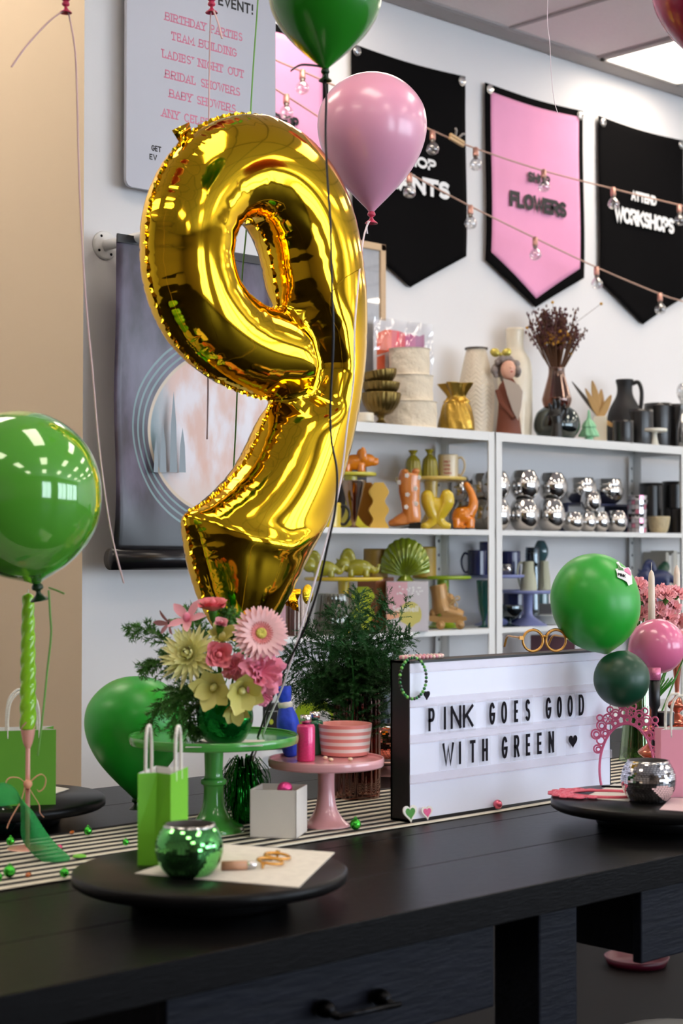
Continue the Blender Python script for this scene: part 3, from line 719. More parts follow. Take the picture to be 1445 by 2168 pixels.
    a = onY(372, 283, Y9) - base; g = MB(); g.add([(a.x - .012, -.003, a.z + .004), (a.x + .03, -.004, a.z + .028), (a.x + .045, .004, a.z + .002), (a.x + .012, .002, a.z - .018)], [(0, 1, 2, 3)]); g.build('hang_tab', m_gold, t, solid=.0006)
nine()
# ================================================================ latex balloons
BPROF = [(0, 1), (.14, .993), (.27, .972), (.42, .925), (.58, .84), (.74, .71), (.88, .54), (.965, .36), (1.0, .14), (.985, -.06), (.93, -.26), (.83, -.47), (.69, -.68), (.51, -.89), (.32, -1.08), (.17, -1.22), (.085, -1.30), (.05, -1.34)]
BROUND = [(0, 1), (.14, .99), (.28, .96), (.44, .90), (.60, .80), (.75, .66), (.88, .48), (.965, .27), (1.0, .02), (.985, -.20), (.94, -.40), (.86, -.60), (.74, -.77), (.58, -.92), (.40, -1.04), (.22, -1.12), (.10, -1.17), (.05, -1.20)]
def balloon(label, m, mk, centre, R, ribbons=(), axis=(0, 0, 1), stretch=1.0, tail=1.0, name='balloon', group=None, knot=True, shape=None):
    ax = Vector(axis).normalized(); Q = Vector((0, 0, 1)).rotation_difference(ax)
    t = thing(name, label, 'balloon', tuple(centre), group=group)
    pr = [(r * R, (z * (1 if z > 0 else tail)) * R * stretch) for r, z in (shape or BPROF)]
    mb = MB().lathe(prof(pr, 4), 48); mb.tf(Q.to_matrix().to_4x4()); mb.build('latex_body', m, t)
    zk = (shape or BPROF)[-1][1] * tail * R * stretch
    if knot:
        k = MB(); r = R
        k.lathe(prof([(.048 * r, 0), (.07 * r, -.03 * r), (.07 * r, -.07 * r), (.03 * r, -.10 * r), (.05 * r, -.15 * r), (.11 * r, -.2 * r), (.115 * r, -.22 * r), (.08 * r, -.2 * r), (0, -.15 * r)]), 16, (0, 0, zk)); k.tf(Q.to_matrix().to_4x4()); k.build('knot', mk, t)
    for (pts, w, mm, side) in ribbons:
        rb = MB().ribbon([Vector(p) - Vector(centre) for p in smooth_curve([tuple(p) for p in pts], 6)], w, side); rb.build('ribbon', mm, t)
    return t
m_green = mat('green_latex', (40, 170, 50), .38, var=.02, coat=.12, sub=.08, croughness=.2); m_dgreen = mat('dark_green_latex', (10, 64, 42), .42, var=.03, coat=.06)
m_hgreen = mat('deep_green_latex', (38, 132, 30), .2, var=.03, coat=.5); m_pinkb = mat('pearl_pink_latex', (240, 168, 198), .32, 0, var=.03, sub=.05, coat=.6, croughness=.15)
m_pinkc = mat('pink_latex', (232, 118, 160), .22, var=.03, coat=.4, sub=.04); m_mag = mat('magenta_latex', (176, 40, 80), .25, var=.04, coat=.4)
m_chrome = mat('glossy_green_latex', (84, 160, 50), .10, .05, var=.03, coat=1.0, croughness=.02)
m_krose = mat('rose_knot', (205, 60, 95), .3); m_kg = mat('green_knot', (12, 50, 22), .35)
m_rblack = mat('black_ribbon', (20, 14, 20), .35); m_rwhite = mat('white_ribbon', (235, 222, 228), .35); m_rpink = mat('blush_ribbon', (225, 190, 190), .35); m_rgreen = mat('green_ribbon', (120, 180, 90), .35)
WT = onZ(517, 1742, T)                                    # foot of the tinsel weight
D9 = 3.02
def path(pts): return [atD(x, y, d) for x, y, d in pts]
sideR = tuple(cR)
balloon('dark green balloon cut off by the top of the photo, black ribbon', m_hgreen, m_kg, atD(688, 2, 2.98), 120 * 2.98 / FPX, [
    (path([(684, 140, 2.98), (690, 200, 2.97), (689, 290, 2.97), (693, 380, 2.95), (699, 470, 2.93), (702, 600, 2.91), (705, 720, 2.92), (699, 850, 2.94), (701, 930, 2.95), (713, 1000, 2.96), (709, 1080, 2.97), (692, 1160, 2.98), (672, 1250, 3.0), (640, 1340, 3.03), (590, 1445, 3.08), (556, 1530, 3.12), (528, 1612, 3.2)]), .0042, m_rblack, sideR),
    (path([(684, 142, 2.98), (660, 138, 2.96), (635, 138, 2.95), (615, 150, 2.94)]), .004, m_rblack, (0, 0, 1))], tail=.90)
balloon('pearly pink balloon floating beside the gold number, white ribbon', m_pinkb, m_krose, atD(787, 278, 3.75), 116 * 3.75 / FPX, [
    (path([(780, 468, 3.73), (770, 500, 3.66), (762, 560, 3.5), (756, 620, 3.3), (750, 700, 3.2), (748, 800, 3.2), (735, 900, 3.18), (722, 1010, 3.16), (700, 1110, 3.14), (672, 1210, 3.12), (640, 1320, 3.1), (603, 1440, 3.12), (570, 1520, 3.16), (534, 1612, 3.22)]), .0038, m_rwhite, sideR),
    (path([(782, 468, 3.72), (776, 480, 3.71), (777, 495, 3.71)]), .004, m_rwhite, sideR)], tail=1.05, stretch=1.05, axis=(.01, 0, 1))
balloon('magenta balloon in the top right corner of the photo', m_mag, m_krose, atD(1502, -14, 3.1), 122 * 3.1 / FPX, [(path([(1506, 140, 3.1), (1500, 300, 3.1), (1510, 500, 3.1)]), .003, m_rwhite, sideR)])
balloon('shiny green balloon cut off by the left edge of the photo', m_chrome, m_kg, atD(42, 1040, 2.88), 171 * 2.88 / FPX, [
    (path([(103, 1250, 2.88), (106, 1300, 2.89), (108, 1345, 2.9), (100, 1420, 2.92), (92, 1500, 2.93), (80, 1600, 2.95)]), .0035, m_rgreen, sideR), (path([(103, 1244, 2.88), (120, 1250, 2.87), (136, 1257, 2.86)]), .003, m_rgreen, (0, 0, 1))],
    axis=(-.17 * cR.x - .1 * cF.x, -.17 * cR.y - .1 * cF.y, 1), tail=.97, stretch=1.0, shape=BROUND)
p0 = onZ(283, 1728, T); dd = (p0 - CAM).dot(cF)
balloon('green balloon standing on the worktable behind the green cake stand', m_green, m_kg, atD(287, 1540, dd), 108 * dd / FPX, tail=1.03)
for (cx_, cy_, kx, ky, rib, lab, col) in ((140, -150, 140, 8, [([(143, 18, 3.0), (158, 100, 3.0), (163, 200, 3.0), (166, 330, 3.0), (172, 480, 3.0), (182, 640, 3.0), (196, 790, 3.0), (208, 930, 3.0), (224, 1060, 3.0), (240, 1150, 3.0), (262, 1235, 3.0)], .0032), ([(143, 18, 3.0), (110, 40, 2.98), (78, 72, 2.97), (50, 105, 2.96), (24, 142, 2.95)], .004)], 'magenta balloon above the photo with blush ribbon by the pillar', m_rpink),
        (448, -150, 448, 12, [([(446, 20, 3.5), (444, 100, 3.5), (442, 250, 3.5), (440, 500, 3.5), (440, 800, 3.5), (438, 930, 3.5)], .0034), ([(452, 22, 3.48), (462, 50, 3.47), (470, 82, 3.46)], .004)], 'magenta balloon above the photo with ribbon in front of the sign', m_rpink)):
    d_ = rib[0][0][0][2]
    balloon(lab, m_mag, m_krose, atD(cx_, cy_, d_), 112 * d_ / FPX, [(path(p), w, col, sideR) for p, w in rib], tail=1.03)
balloon('green balloon above the photo with a green ribbon over the sign', m_green, m_kg, atD(552, -440, 3.6), 105 * 3.6 / FPX, [(path([(550, -295, 3.6), (549, -90, 3.6), (545, 10, 3.6), (536, 140, 3.6), (530, 250, 3.6), (522, 470, 3.6), (512, 590, 3.6), (503, 800, 3.6), (496, 960, 3.6), (480, 1200, 3.6)]), .0034, m_rgreen, sideR)])
balloon('clear-strung pink balloon above the photo near the ceiling light', m_pinkc, m_krose, atD(1165, -260, 4.0), 100 * 4.0 / FPX, [(path([(1165, -120, 4.0), (1158, 30, 4.0), (1163, 90, 4.0), (1166, 150, 4.0), (1172, 210, 4.0), (1181, 242, 4.0)]), .0016, m_rwhite, sideR)])
# cluster on the pole beside the lightbox
m_pole = mat('black_pole', (16, 15, 17), .35); m_gl = mat('pink_glitter_band', (230, 120, 160), .3, .3, var=.4, nscale=400)
pb = onZ(1386, 1690, T); pd = (pb - CAM).dot(cF); ps = thing('balloon_stand', 'slim black pole stand holding up the three small balloons', 'stand', tuple(pb))
zt = atD(1382, 1428, pd).z - T
MB().lathe([(0, zt), (.012, zt), (.012, .20), (.007, .19), (.007, .012), (.05, .010), (.055, 0), (0, 0)], 24).build('pole', m_pole, ps)
MB().lathe([(0, zt + .014), (.0135, zt + .014), (.0135, zt - .012), (.0125, zt - .012)], 24).build('glitter_band', m_gl, ps)
MB().box((.005, -.02, .155), (.045, .012, .185)).build('clamp', m_pole, ps, bev=.003)
ctr = atD(1259, 1272, 3.56); axg = (cU * .97 - cR * .20 + cF * .1)
gb = balloon('bright green balloon with a sticker, topmost of the trio by the lightbox', m_green, m_kg, ctr, 94 * 3.56 / FPX, axis=axg, tail=.95, stretch=1.07, knot=False, shape=BROUND)
balloon('dark green balloon against the top right corner of the lightbox', m_dgreen, m_kg, atD(1315, 1438, 3.5), 59 * 3.5 / FPX, axis=(cR * -.25 - cU * .9 - cF * .3), tail=.9, stretch=1.0, knot=False, shape=BROUND)
pc = atD(1391, 1368, 3.66)
balloon('small pink balloon on the black pole beside the carnations', m_pinkc, m_krose, pc, 58 * 3.66 / FPX, axis=(cR * .95 + cU * .25), tail=.93, stretch=1.0, shape=BROUND)
# sticker on the green balloon
sk = MB(); m_stw = mat('sticker_white', (238, 238, 238), .3); m_stg = mat('sticker_green', (60, 120, 60), .4); m_stp = mat('sticker_pink', (225, 110, 160), .4)
Rb = 94 * 3.56 / FPX
def onball(px, py, lift):
    d = ray(px, py); oc = CAM - ctr; a_ = d.dot(d); b_ = 2 * d.dot(oc); c_ = oc.dot(oc) - (Rb * 1.0 + lift) ** 2; t_ = (-b_ - math.sqrt(max(0, b_ * b_ - 4 * a_ * c_))) / (2 * a_); return CAM + d * t_ - ctr
def patch(poly, lift, mi):
    cxp = sum(p[0] for p in poly) / len(poly); cyp = sum(p[1] for p in poly) / len(poly); n = len(poly)
    vs = [onball(cxp, cyp, lift)] + [onball(cxp + (x - cxp) * .5, cyp + (y - cyp) * .5, lift) for x, y in poly] + [onball(x, y, lift) for x, y in poly]
    fs = [(0, 1 + i, 1 + (i + 1) % n) for i in range(n)] + [(1 + i, 1 + n + i, 1 + n + (i + 1) % n, 1 + (i + 1) % n) for i in range(n)]
    sk.add(vs, fs, mi, False)
patch([(1304, 1190), (1309, 1189), (1314, 1199), (1321, 1202), (1330, 1201), (1335, 1208), (1337, 1221), (1338, 1236), (1330, 1240), (1326, 1232), (1318, 1227), (1306, 1222), (1305, 1212), (1302, 1204), (1309, 1204)], .0045, 0)
patch([(1306, 1192), (1312, 1200), (1318, 1203), (1320, 1208), (1308, 1207)], .0052, 1)
patch([(1322, 1204), (1329, 1202), (1334, 1210), (1336, 1219), (1328, 1214), (1321, 1209)], .0052, 2)
wm = MB(); word(wm, 'PINK', 1308, 1323, 0, 6.5, 1.5, 0, gap=.3)
sk.add([onball(v[0], 1219 - v[2] + (v[0] - 1308) * .25, .0055) for v in wm.v], wm.f, 3, False)
sk.build('sticker', [m_stw, m_stg, m_stp, m_ink], gb)
# ================================================================ things on the worktable
TT = T + .05                                     # top of the turntables
def turntable(px, py, label):
    P = onZ(px, py, TT); t = thing('turntable', label, 'turntable', (P.x, P.y, T), group='black round turntables on the worktable'); r = .2075
    MB().lathe([(0, .05), (r - .004, .05), (r, .047), (r, .034), (r - .006, .030), (0, .030)], 96).build('top_plate', m_turn, t)
    MB().lathe([(0, .03), (.115, .03), (.12, .026), (.12, .003), (.115, 0), (0, 0)], 64).build('base', m_turn, t); return t
m_turn = mat('black_turntable', (12, 11, 12), .34, var=.3, nscale=10, stretch=(1, 8, 1), spec=.15)
turntable(445, 1838, 'black round turntable holding the green mirror pot and lime bag')
turntable(1392, 1690, 'black round turntable holding the silver mirror pot and pink crown')
turntable(-3, 1688, 'black round turntable behind the twisted candle at left edge')
# ---------------------------------------------------------------- mirror pots
m_grout = mat('mirror_grout', (30, 30, 32), .5)
def mirror_pot(P, R, m, label, name='mirror_pot', z_open=.66, inside=None, cols=52, rows=22, jit=.03):
    t = thing(name, label, 'plant pot', tuple(P)); zb = R * .80
    a0, a1 = math.acos(z_open), PI - math.acos(.80)
    core = [(R * .985 * math.sin(a0 + (a1 - a0) * i / 24), zb + R * .985 * math.cos(a0 + (a1 - a0) * i / 24)) for i in range(25)]
    ro = core[0][0]
    MB().lathe(core + [(0, core[-1][1])], 48).build('body', m_grout, t)
    MB().lathe([(ro + .0015, core[0][1] - .002), (ro + .0015, core[0][1] + .003), (ro - .002, core[0][1] + .003)], 48, mi=1).lathe([(ro - .002, core[0][1] + .003), (ro - .003, core[0][1] - .01), (R * .82, zb + .2 * R), (R * .8, zb - .3 * R), (0, zb - .5 * R)], 48).build('rim', [m_inside, m_chrome2], t)
    g = MB(); rs = random.Random(5)
    for i in range(rows):
        A, B = a0 + (a1 - a0) * (i + .06) / rows, a0 + (a1 - a0) * (i + .94) / rows
        nc = max(16, int(cols * math.sin((A + B) / 2)))
        for j in range(nc):
            p, q = 2 * PI * (j + .05) / nc, 2 * PI * (j + .95) / nc
            vs = [Vector((R * math.sin(a) * math.cos(b), R * math.sin(a) * math.sin(b), R * math.cos(a))) for a, b in ((A, p), (B, p), (B, q), (A, q))]
            c = sum(vs, Vector()) / 4; Rm = Matrix.Rotation(rs.gauss(0, jit), 3, c.cross(Vector((0, 0, 1))).normalized()) @ Matrix.Rotation(rs.gauss(0, jit), 3, 'Z')
            g.add([c + Rm @ (v - c) + Vector((0, 0, zb)) for v in vs], [(0, 1, 2, 3)], 0, False)
    g.build('mirror_tiles', m, t); return t
m_inside = mat('pot_inside', (96, 90, 88), .7)
m_chrome2 = mat('polished_rim', (200, 200, 200), .12, 1.0); m_msil = mat('silver_mirror', (225, 222, 226), .05, 1.0, var=.03); m_mgrn = mat('green_mirror', (120, 215, 120), .05, 1.0, var=.03); m_mros = mat('rose_mirror', (225, 150, 130), .05, 1.0, var=.03)
P = onZ(1372, 1697, TT); mirror_pot(P, 58 * mpp(P), m_msil, 'silver mirror-tile pot on the right turntable')
P = onZ(400, 1853, TT); mirror_pot(P, 72 * mpp(P), m_mgrn, 'green mirror-tile pot on the front turntable')
P = onZ(820, 1640, T); cs = thing('cake_stand', 'low rose cake stand mostly hidden behind the lightbox', 'cake stand', tuple(P)); k = mpp(P)
m_rosec = mat('rose_ceramic', (214, 160, 150), .3, coat=.3)
MB().lathe(prof([(0, .035), (.075, .035), (.078, .04), (.08, .034), (.06, .028), (0, .026)]), 40).build('plate', m_rosec, cs); MB().lathe(prof([(.015, .03), (.016, .015), (.045, .004), (.046, 0), (0, 0)]), 30).build('pedestal', m_rosec, cs)
mirror_pot(P + Vector((0, 0, .0405)), .052, m_mros, 'rose gold mirror-tile pot behind the left side of the lightbox', rows=18, cols=40)
# ---------------------------------------------------------------- paper bags
m_inner = mat('bag_white_lining', (232, 232, 228), .7); m_cord = mat('white_paper_cord', (232, 228, 218), .75, bump=.3, bscale=200)
def bag(P, rz, w, d, h, m, label, hh, hw, hy=None, lean=0):
    t = thing('paper_bag', label, 'bag', tuple(P), rz); x, y = w / 2, d / 2; f = .18 * d
    b = [(-x, -y), (x, -y), (x - f * .6, 0), (x, y), (-x, y), (-x + f * .6, 0)]; tp = [(-x, -y), (x, -y), (x - f * 1.6, 0), (x, y), (-x, y), (-x + f * 1.6, 0)]
    for nm, off, mm in (('paper', 0, m), ('lining', .0009, m_inner)):
        g = MB(); s = 1 - off / x; e = 0 if off == 0 else .0002
        vs = [(a * s, c * s, 0 + off) for a, c in b] + [(a * s, c * s, h * .35) for a, c in b] + [(a * s, c * s, h + e) for a, c in tp]
        fs = []
        for l in (0, 6):
            for i in range(6): fs.append((l + i, l + (i + 1) % 6, l + 6 + (i + 1) % 6, l + 6 + i))
        fs.append(tuple(range(5, -1, -1))); g.add(vs, fs, 0, False); g.build(nm, mm, t)
    for sy in (-1, 1):
        yy = sy * (y - .0022 if hy is None else hy)
        pts = [(-hw / 2, yy, h - .015), (-hw / 2, yy, h + hh * .35), (-hw * .42, yy + lean, h + hh * .75), (-hw * .2, yy + lean, h + hh * .97), (0, yy + lean, h + hh), (hw * .2, yy + lean, h + hh * .97), (hw * .42, yy + lean, h + hh * .75), (hw / 2, yy, h + hh * .35), (hw / 2, yy, h - .015)]
        MB().tube(smooth_curve(pts, 5), .0027, 8).build('handle', m_cord, t)
    return t
m_lime = mat('lime_paper', (112, 190, 40), .55, var=.04); m_gbag = mat('leaf_green_paper', (92, 158, 36), .6, var=.05); m_pkbag = mat('pink_paper', (238, 158, 178), .6, var=.04)
P = onZ(345, 1822, TT); bag(P, bearing(P) - rad(17), .095, .052, .140, m_lime, 'small lime green paper bag with white handles on front turntable', .068, .03)
P = onZ(47, 1700, TT); bag(P, facing(P) + .05, .122, .07, .142, m_gbag, 'green paper bag behind the twisted candle on left turntable', .072, .058)
P = onZ(1436, 1684, TT); bag(P, facing(P) + rad(14), .082, .05, .132, m_pkbag, 'pink paper bag with white handles on the right turntable', .066, .040)
# ---------------------------------------------------------------- papers
m_paper = mat('white_paper', (232, 228, 220), .7, var=.03); m_prnt = mat('printed_sheet', (226, 220, 210), .7, var=.16, nscale=60)
def sheet(px4, z, label, m, name='paper_sheet'):
    q = [onZ(x, y, z) for x, y in px4]; c = sum(q, Vector()) / 4; g = MB(); g.add([v - c for v in q] + [v - c + Vector((0, 0, .0012)) for v in q], [(3, 2, 1, 0), (4, 5, 6, 7)] + [(i, (i + 1) % 4, 4 + (i + 1) % 4, 4 + i) for i in range(4)], 0, False)
    o = g.build(name, m, None, tuple(c)); return tag(o, label, 'paper')
sheet([(285, 1850), (632, 1880), (708, 1806), (470, 1788)], TT + .0003, 'printed white sheet under the green mirror pot', m_prnt)
sheet([(1232, 1690), (1330, 1697), (1380, 1672), (1300, 1660)], TT + .0003, 'white card under the pink crown on right turntable', m_paper)
sheet([(60, 1684), (118, 1681), (147, 1671), (80, 1660)], TT + .0003, 'cream card beside the green bag on left turntable', m_paper)
sheet([(1395, 1715), (1500, 1722), (1520, 1694), (1420, 1690)], TT + .0003, 'pale pink card in front of the pink bag', mat('blush_card', (232, 200, 205), .6))
# ---------------------------------------------------------------- cake stands
def cake_stand(P, R, h, m, label, prf, rim=.006, group=None):
    t = thing('cake_stand', label, 'cake stand', tuple(P), group=group)
    MB().lathe(prof([(0, h), (R * .5, h), (R - .006, h), (R - .003, h + rim), (R, h + rim), (R + .0005, h - .004), (R * .93, h - .011), (R * .4, h - .012), (0, h - .012)], 4), 72).build('plate', m, t)
    MB().lathe(prof([(r, z) for r, z in prf] + [(0, 0)], 5), 40).build('pedestal', m, t); return t
m_gcer = mat('green_jadeite', (78, 162, 70), .2, coat=.5, sub=.05); m_pcer = mat('pink_ceramic', (228, 168, 172), .2, coat=.5, sub=.05)
P = onZ(452, 1762, T); GS = P.copy(); gz = .178; cake_stand(P, .160, gz, m_gcer, 'tall green cake stand carrying the flower vase', [(.019, .168), (.0175, .13), (.0175, .105), (.024, .10), (.024, .092), (.019, .085), (.022, .05), (.035, .025), (.055, .012), (.058, .004), (.056, 0)])
P = onZ(690, 1752, T); PS = P.copy(); pz = .128; cake_stand(P, .111, pz, m_pcer, 'pale pink cake stand carrying the striped bowls', [(.017, .118), (.016, .09), (.017, .06), (.022, .035), (.032, .018), (.043, .008), (.045, .003), (.043, 0)])
Zg, Zp = T + gz + .0004, T + pz + .0004
sheet([(392, 1583), (430, 1566), (560, 1568), (556, 1580)], Zg, 'white paper square under the green glass vase', m_paper)
def lathe_thing(name, label, cat, P, pr, m, n=36, fn=None, k=5, group=None, rz=0):
    o = MB().lathe(prof(pr, k) if k else pr, n, fn=fn).build(name, m, None, tuple(P), rz); return tag(o, label, cat, group)
# green glass globe vase
P = onZ(476, 1574, Zg + .0014); k = mpp(P); VP = P.copy(); R = 60 * k
m_vaseg = mat('green_mercury_glass', (14, 120, 44), .06, .85, var=.35, nscale=40, bump=.35, bscale=45)
o = MB().lathe(prof([(0, .002), (R * .5, 0), (R * .8, R * .28), (R, R * .85), (R * .9, R * 1.4), (R * .66, R * 1.72), (R * .62, R * 1.78), (R * .58, R * 1.72), (R * .8, R * 1.3), (R * .8, R * .6), (0, R * .3)], 6), 48).build('globe_vase', m_vaseg, None, tuple(P)); tag(o, 'round green glass vase full of flowers on the green cake stand', 'vase')
# pink glitter bottle, green bottle, pouch, bowls, beads on the pink stand
m_glit = mat('pink_glitter', (235, 50, 120), .35, .2, var=.5, nscale=500, coat=.6); m_silc = mat('silver_cap', (215, 215, 220), .2, 1.0); m_gbot = mat('green_bottle', (12, 92, 60), .25, .2, coat=.4)
def bottle(px, py, rp, hp, m, label):
    P = onZ(px, py, Zp); k = mpp(P); r, h = rp * k, hp * k; t = thing('glitter_bottle', label, 'bottle', tuple(P))
    MB().lathe([(0, 0), (r * .94, 0), (r, .003), (r, h * .74), (r * .9, h * .79), (r * .5, h * .81), (0, h * .81)], 28).build('body', m, t)
    MB().lathe([(0, h * .8), (r * .42, h * .8), (r * .42, h * .84), (r * .6, h * .84), (r * .6, h), (0, h)], 24).build('cap', m_silc, t)
bottle(647, 1611, 19.5, 97, m_glit, 'hot pink glitter bottle with silver cap on the pink stand')
bottle(666, 1597, 18, 90, m_gbot, 'dark green bottle right behind the pink glitter bottle')
P = onZ(617, 1601, Zp); k = mpp(P); m_blue = mat('blue_print_cloth', (28, 62, 190), .6, var=.5, nscale=45, bump=.3, bscale=50)
t = thing('cloth_pouch', 'blue patterned cloth pouch tied with a cream band', 'pouch', tuple(P), rot=(0, rad(-7), YAW - PI / 2))
MB().lathe(prof([(0, 0), (14 * k, 2 * k), (20 * k, 25 * k), (24 * k, 55 * k), (22 * k, 80 * k), (14 * k, 104 * k), (12 * k, 112 * k), (15 * k, 130 * k), (16 * k, 146 * k), (13 * k, 146 * k), (0, 130 * k)]), 28, fn=lambda a, z, r: 1 + .05 * math.sin(5 * a)).build('cloth', m_blue, t); MB().lathe(prof([(13 * k, 102 * k), (15.5 * k, 106 * k), (15.5 * k, 112 * k), (12.5 * k, 116 * k)]), 24).build('band', mat('cream_band', (210, 205, 190), .6), t)
m_bpink = mat('bowl_pink', (226, 140, 132), .35, coat=.4); m_bwhite = mat('bowl_white', (236, 222, 215), .35, coat=.4)
P = onZ(730, 1598, Zp); k = mpp(P)
o = MB(); R0, R1, H = 51 * k, 57 * k, 66 * k
n = 9
o.lathe([(0, .001), (R0 * .9, 0), (R0, .002)], 56)
for i in range(n): a, b = .002 + (H - .002) * i / n, .002 + (H - .002) * (i + 1) / n; o.lathe([(R0 + (R1 - R0) * i / n, a), (R0 + (R1 - R0) * (i + 1) / n, b)], 56, mi=i % 2)
o.lathe([(R1, H), (R1 - .002, H + .0008), (R1 - .004, H - .001), (R0 - .005, .006), (0, .005)], 56)
tag(o.build('striped_bowl', [m_bpink, m_bwhite], None, tuple(P)), 'pink and white striped bowl on the pink cake stand', 'bowl')
m_pearl = mat('cream_pearl', (235, 212, 180), .25, coat=.5)
for i, (x, y) in enumerate(((700, 1612), (741, 1611), (688, 1608))):
    P = onZ(x, y, Zp); tag(MB().ell((0, 0, .0035), (.005, .005, .0035)).build('bead', m_pearl, None, tuple(P)), ['cream bead left of the striped bowl on the pink stand rim', 'cream bead in front of the striped bowl on pink stand', 'cream bead beside the pink glitter bottle on pink stand'][i], 'bead')
# white open box
P = onZ(590, 1771, T); k = mpp(P); bx = thing('gift_box', 'open white box with pink tissue in front of the pink stand', 'box', (P.x, P.y, T + .004), rad(-55)); s = .044
g = MB().box((-s, -s, 0), (s, s, .002)); h = .088
for lo, hi in (((-s, -s, 0), (s, -s + .002, h)), ((-s, s - .002, 0), (s, s, h)), ((-s, -s, 0), (-s + .002, s, h)), ((s - .002, -s, 0), (s, s, h))): g.box(lo, hi)
g.build('carton', mat('white_card', (226, 220, 212), .6), bx); MB().box((-s + .002, -s + .002, h * .6), (s - .002, s - .002, h * .62)).build('insert', mat('mauve_insert', (170, 130, 130), .7), bx)
g = MB().ell((0, 0, 0), (.016, .012, .012)); g = g.tf(Matrix.Translation((.004, -.012, h * .98))); tag(g.build('wrapped_sweet', mat('pink_foil', (230, 70, 140), .3, .4, var=.3, nscale=80, bump=.4), None, (P.x, P.y, T + .004)), 'pink wrapped sweet peeking out of the white box', 'sweet')
# tinsel balloon weight
m_tins = mat('green_tinsel', (16, 120, 30), .15, .8, var=.4, nscale=60)
tw = thing('tinsel_weight', 'dark green shredded foil balloon weight behind the white box', 'balloon weight', tuple(WT)); rs = random.Random(4); kw = mpp(WT)
MB().lathe(prof([(0, .004), (.022, 0), (.026, .03), (.024, .08), (.012, .105), (0, .11)]), 20).build('core', m_tins, tw)
g = MB()
for i in range(170):
    a = rs.uniform(0, 2 * PI); top_ = rs.uniform(.05, .125); ro = rs.uniform(.03, .052); drop = rs.uniform(.02, .08)
    c, s_ = math.cos(a), math.sin(a); tg = (-s_, c, rs.uniform(-.3, .3))
    g.ribbon([(c * .012, s_ * .012, top_ - .01), (c * ro * .6, s_ * ro * .6, top_ + .008), (c * ro, s_ * ro, top_ - drop * .4), (c * ro * 1.05, s_ * ro * 1.05, max(.003, top_ - drop))], .0035, tg, th=.0002)
g.build('foil_strips', m_tins, tw)
# rose ribbed vase with water
P = onZ(755, 1690, T); FV = P.copy(); k = mpp(P); R = 49 * k; m_rglass = glass('rose_glass', (215, 165, 150), .04, .10, edge=.5); m_water = glass('vase_water', (205, 180, 140), .02, .06)
rv = thing('ribbed_vase', 'rose tinted ribbed glass vase holding the feathery greenery', 'vase', tuple(P)); HV = .215
rib = lambda a, z, r: 1 + .028 * math.cos(22 * a)
MB().lathe(prof([(0, .004), (R * .8, 0), (R * .97, .012), (R, .06), (R, HV * .8), (R * .98, HV), (R * .94, HV), (R * .95, .06), (R * .8, .012), (0, .01)]), 132, fn=rib).build('glass_body', m_rglass, rv)
MB().lathe([(0, .012), (R * .88, .014), (R * .92, .05), (R * .92, .082), (0, .082)], 48).build('water', m_water, rv)
# ---------------------------------------------------------------- candle holder, twisted candle, tulle
m_blush = mat('blush_metal', (226, 165, 150), .35, .2, coat=.3); P = onZ(58, 1800, T); k = mpp(P); CH = P.copy()
ch = thing('candle_holder', 'slim blush candle holder with peach ribbon bow, left edge', 'candle holder', tuple(P)); zt = (1800 - 1528) * k
MB().lathe(prof([(0, .006), (.03, .005), (.037, .002), (.038, 0), (0, 0)], 4), 40).build('base', m_blush, ch)
MB().lathe([(.0045, .004), (.0042, zt - .045)], 16).build('stem', m_blush, ch)
MB().lathe(prof([(.0042, zt - .048), (.009, zt - .036), (.0125, zt - .018), (.013, zt), (.0115, zt), (.0115, zt - .012), (0, zt - .014)]), 24).build('cup', m_blush, ch)
m_peach = mat('peach_ribbon', (222, 160, 128), .4)
bwz = (1800 - 1658) * k; g = MB(); rr = Vector((cR.x, cR.y, 0)); uu = Vector((0, 0, 1)); ff = Vector((-cF.x, -cF.y, 0))
def bp(x, y): return rr * ((x - 68) * k) + uu * (bwz + (1655 - y) * k) + ff * .008
for pts in ([(72, 1655), (88, 1640), (100, 1636), (108, 1646), (104, 1664), (94, 1672), (90, 1668)], [(66, 1655), (52, 1644), (36, 1642), (26, 1648), (24, 1660), (32, 1664)], [(70, 1660), (82, 1680), (94, 1700), (96, 1716), (104, 1726)], [(64, 1660), (56, 1690), (34, 1730), (26, 1750)]):
    g.ribbon(smooth_curve([tuple(bp(*q)) for q in pts], 5), .007, tuple(ff + rr * .3))
g.ell(tuple(bp(70, 1656)), .008); g.build('ribbon_bow', m_peach, ch)
m_lwax = mat('lime_wax', (140, 200, 36), .22, sub=.1, coat=.5); zc0 = zt - .0135
cn = thing('twisted_candle', 'lime green twisted taper candle in the blush holder', 'candle', tuple(P + Vector((0, 0, zc0))), rot=(0, rad(-1.2), YAW)); hc = (1525 - 1243) * k
MB().lathe([(0, 0)] + [(.0122 - .0035 * (i / 60) ** 2, hc * i / 60) for i in range(61)] + [(.004, hc + .004), (0, hc + .006)], 36, fn=lambda a, z, r: 1 + .24 * abs(math.sin(1.5 * (a - z * 75)))).build('wax', m_lwax, cn)
MB().tube([(0, 0, hc), (.001, 0, hc + .012)], .001, 6).build('wick', m_cord, cn)
def tulle(name, rgb, al):
    m = mat(name, rgb, .7, var=.1); m.node_tree.nodes['Principled BSDF'].inputs['Alpha'].default_value = al; return m
m_tulle = tulle('green_tulle', (16, 150, 70), .62)
tl = thing('tulle_ribbon', 'sheer dark green tulle ribbon draped beside the candle holder', 'ribbon', tuple(onZ(60, 1815, T)))
